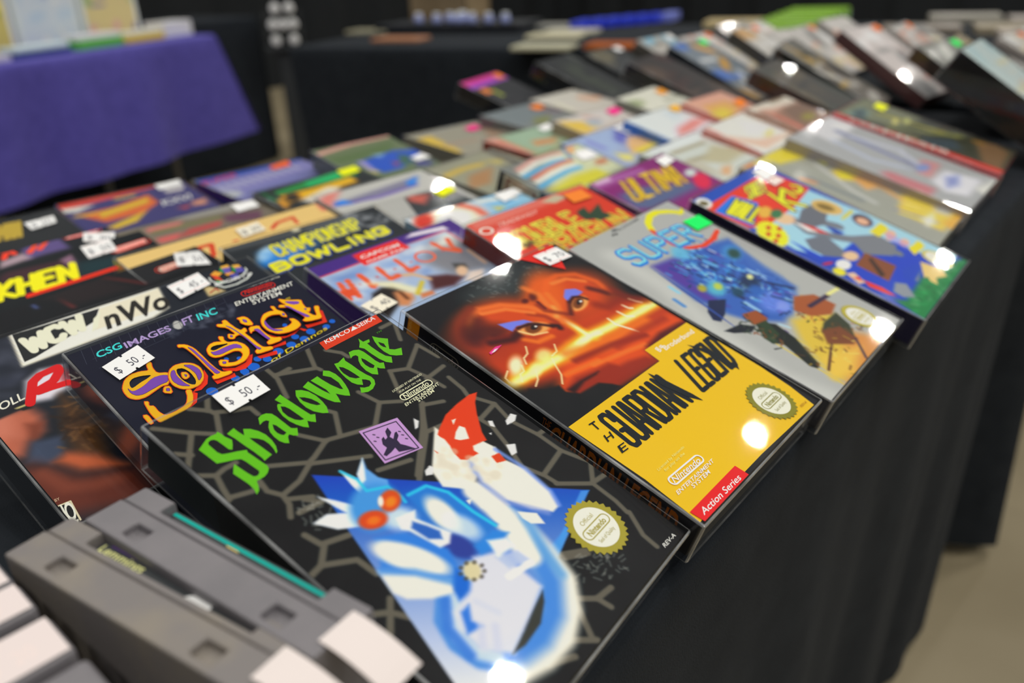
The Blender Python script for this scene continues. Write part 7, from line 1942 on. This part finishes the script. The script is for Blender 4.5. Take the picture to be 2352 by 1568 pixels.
cb = empty('cardboard_box', mtx=at(2.52, 2.48)); tag(cb, 'open brown cardboard box on the far table', 'cardboard box')
bm = bmesh.new(); add_box(bm, (-.13, -.12, 0), (.13, .12, .012)); 
for lo, hi in (((-.13, -.12, 0), (.13, -.114, .3)), ((-.13, .114, 0), (.13, .12, .3)), ((-.13, -.12, 0), (-.124, .12, .3)), ((.124, -.12, 0), (.13, .12, .3))): add_box(bm, lo, hi)
M_CARD = noise_mix(mat('corrugated_card', rough=.8, spec=.2), (.26, .19, .11), (.33, .25, .15), 12)
link('carton', bm_mesh('carton', bm), cb, M_CARD)
for a in (-1, 1): box_obj('flap', (-.13, 0, 0), (.13, .1, .005), M_CARD, cb, 0, 1, Matrix.Translation((0, .12 * a, .298)) @ Matrix.Rotation(0 if a > 0 else math.pi, 4, 'Z') @ Matrix.Rotation(math.radians(-35), 4, 'X'))
# little clear stand; white rolls are shaped in place of its glints
SX, SY, SZ = 2.50, 3.64, .61
col_ = empty('pedestal', mtx=Matrix.Translation((SX, SY, 0)) @ Matrix.Rotation(math.radians(-35), 4, 'Z')); tag(col_, 'slim black pedestal under the clear stand of white glint rolls', 'pedestal')
box_obj('column', (-.045, -.045, .015), (.045, .045, SZ - .015), M_DARKPL, col_, .004, 2); box_obj('base', (-.08, -.08, 0), (.08, .08, .015), M_DARKPL, col_, .003, 2); box_obj('top_plate', (-.1, -.08, SZ - .015), (.1, .08, SZ), M_DARKPL, col_, .003, 2)
STD = Matrix.Translation((SX, SY, SZ)) @ Matrix.Rotation(math.radians(-35), 4, 'Z')
ac = empty('display_stand', mtx=STD); tag(ac, 'clear three shelf stand of white glint rolls on a slim black pedestal', 'display stand')
for z in (0., .075, .15): box_obj('shelf', (-.09, -.07, z), (.09, .07, z + .005), M_ACRYL, ac, .001, 1)
for x in (-.09, .085): box_obj('side_panel', (x, -.07, 0), (x + .005, .07, .175), M_ACRYL, ac, .001, 1)
for i, (x, z) in enumerate([(-.045, .005), (.045, .005), (-.05, .08), (.0, .08), (.05, .08), (-.03, .155), (.04, .155)]):
    r = empty('glint_roll', mtx=STD @ Matrix.Translation((x, -.065, z + .0245)) @ Matrix.Rotation(math.radians(-90), 4, 'X'))
    tag(r, 'small white roll added for a pale glint in the clear stand', 'glint roll', 'white rolls in the clear stand')
    bm = bmesh.new(); lathe(bm, [(.006, 0), (.022, .0), (.024, .003), (.024, .12), (.022, .124), (.006, .124)], 20)
    link('roll', bm_mesh('roll', bm, True), r, flat('glint_white', (222, 234, 250), .35))
bpy.context.view_layer.update()
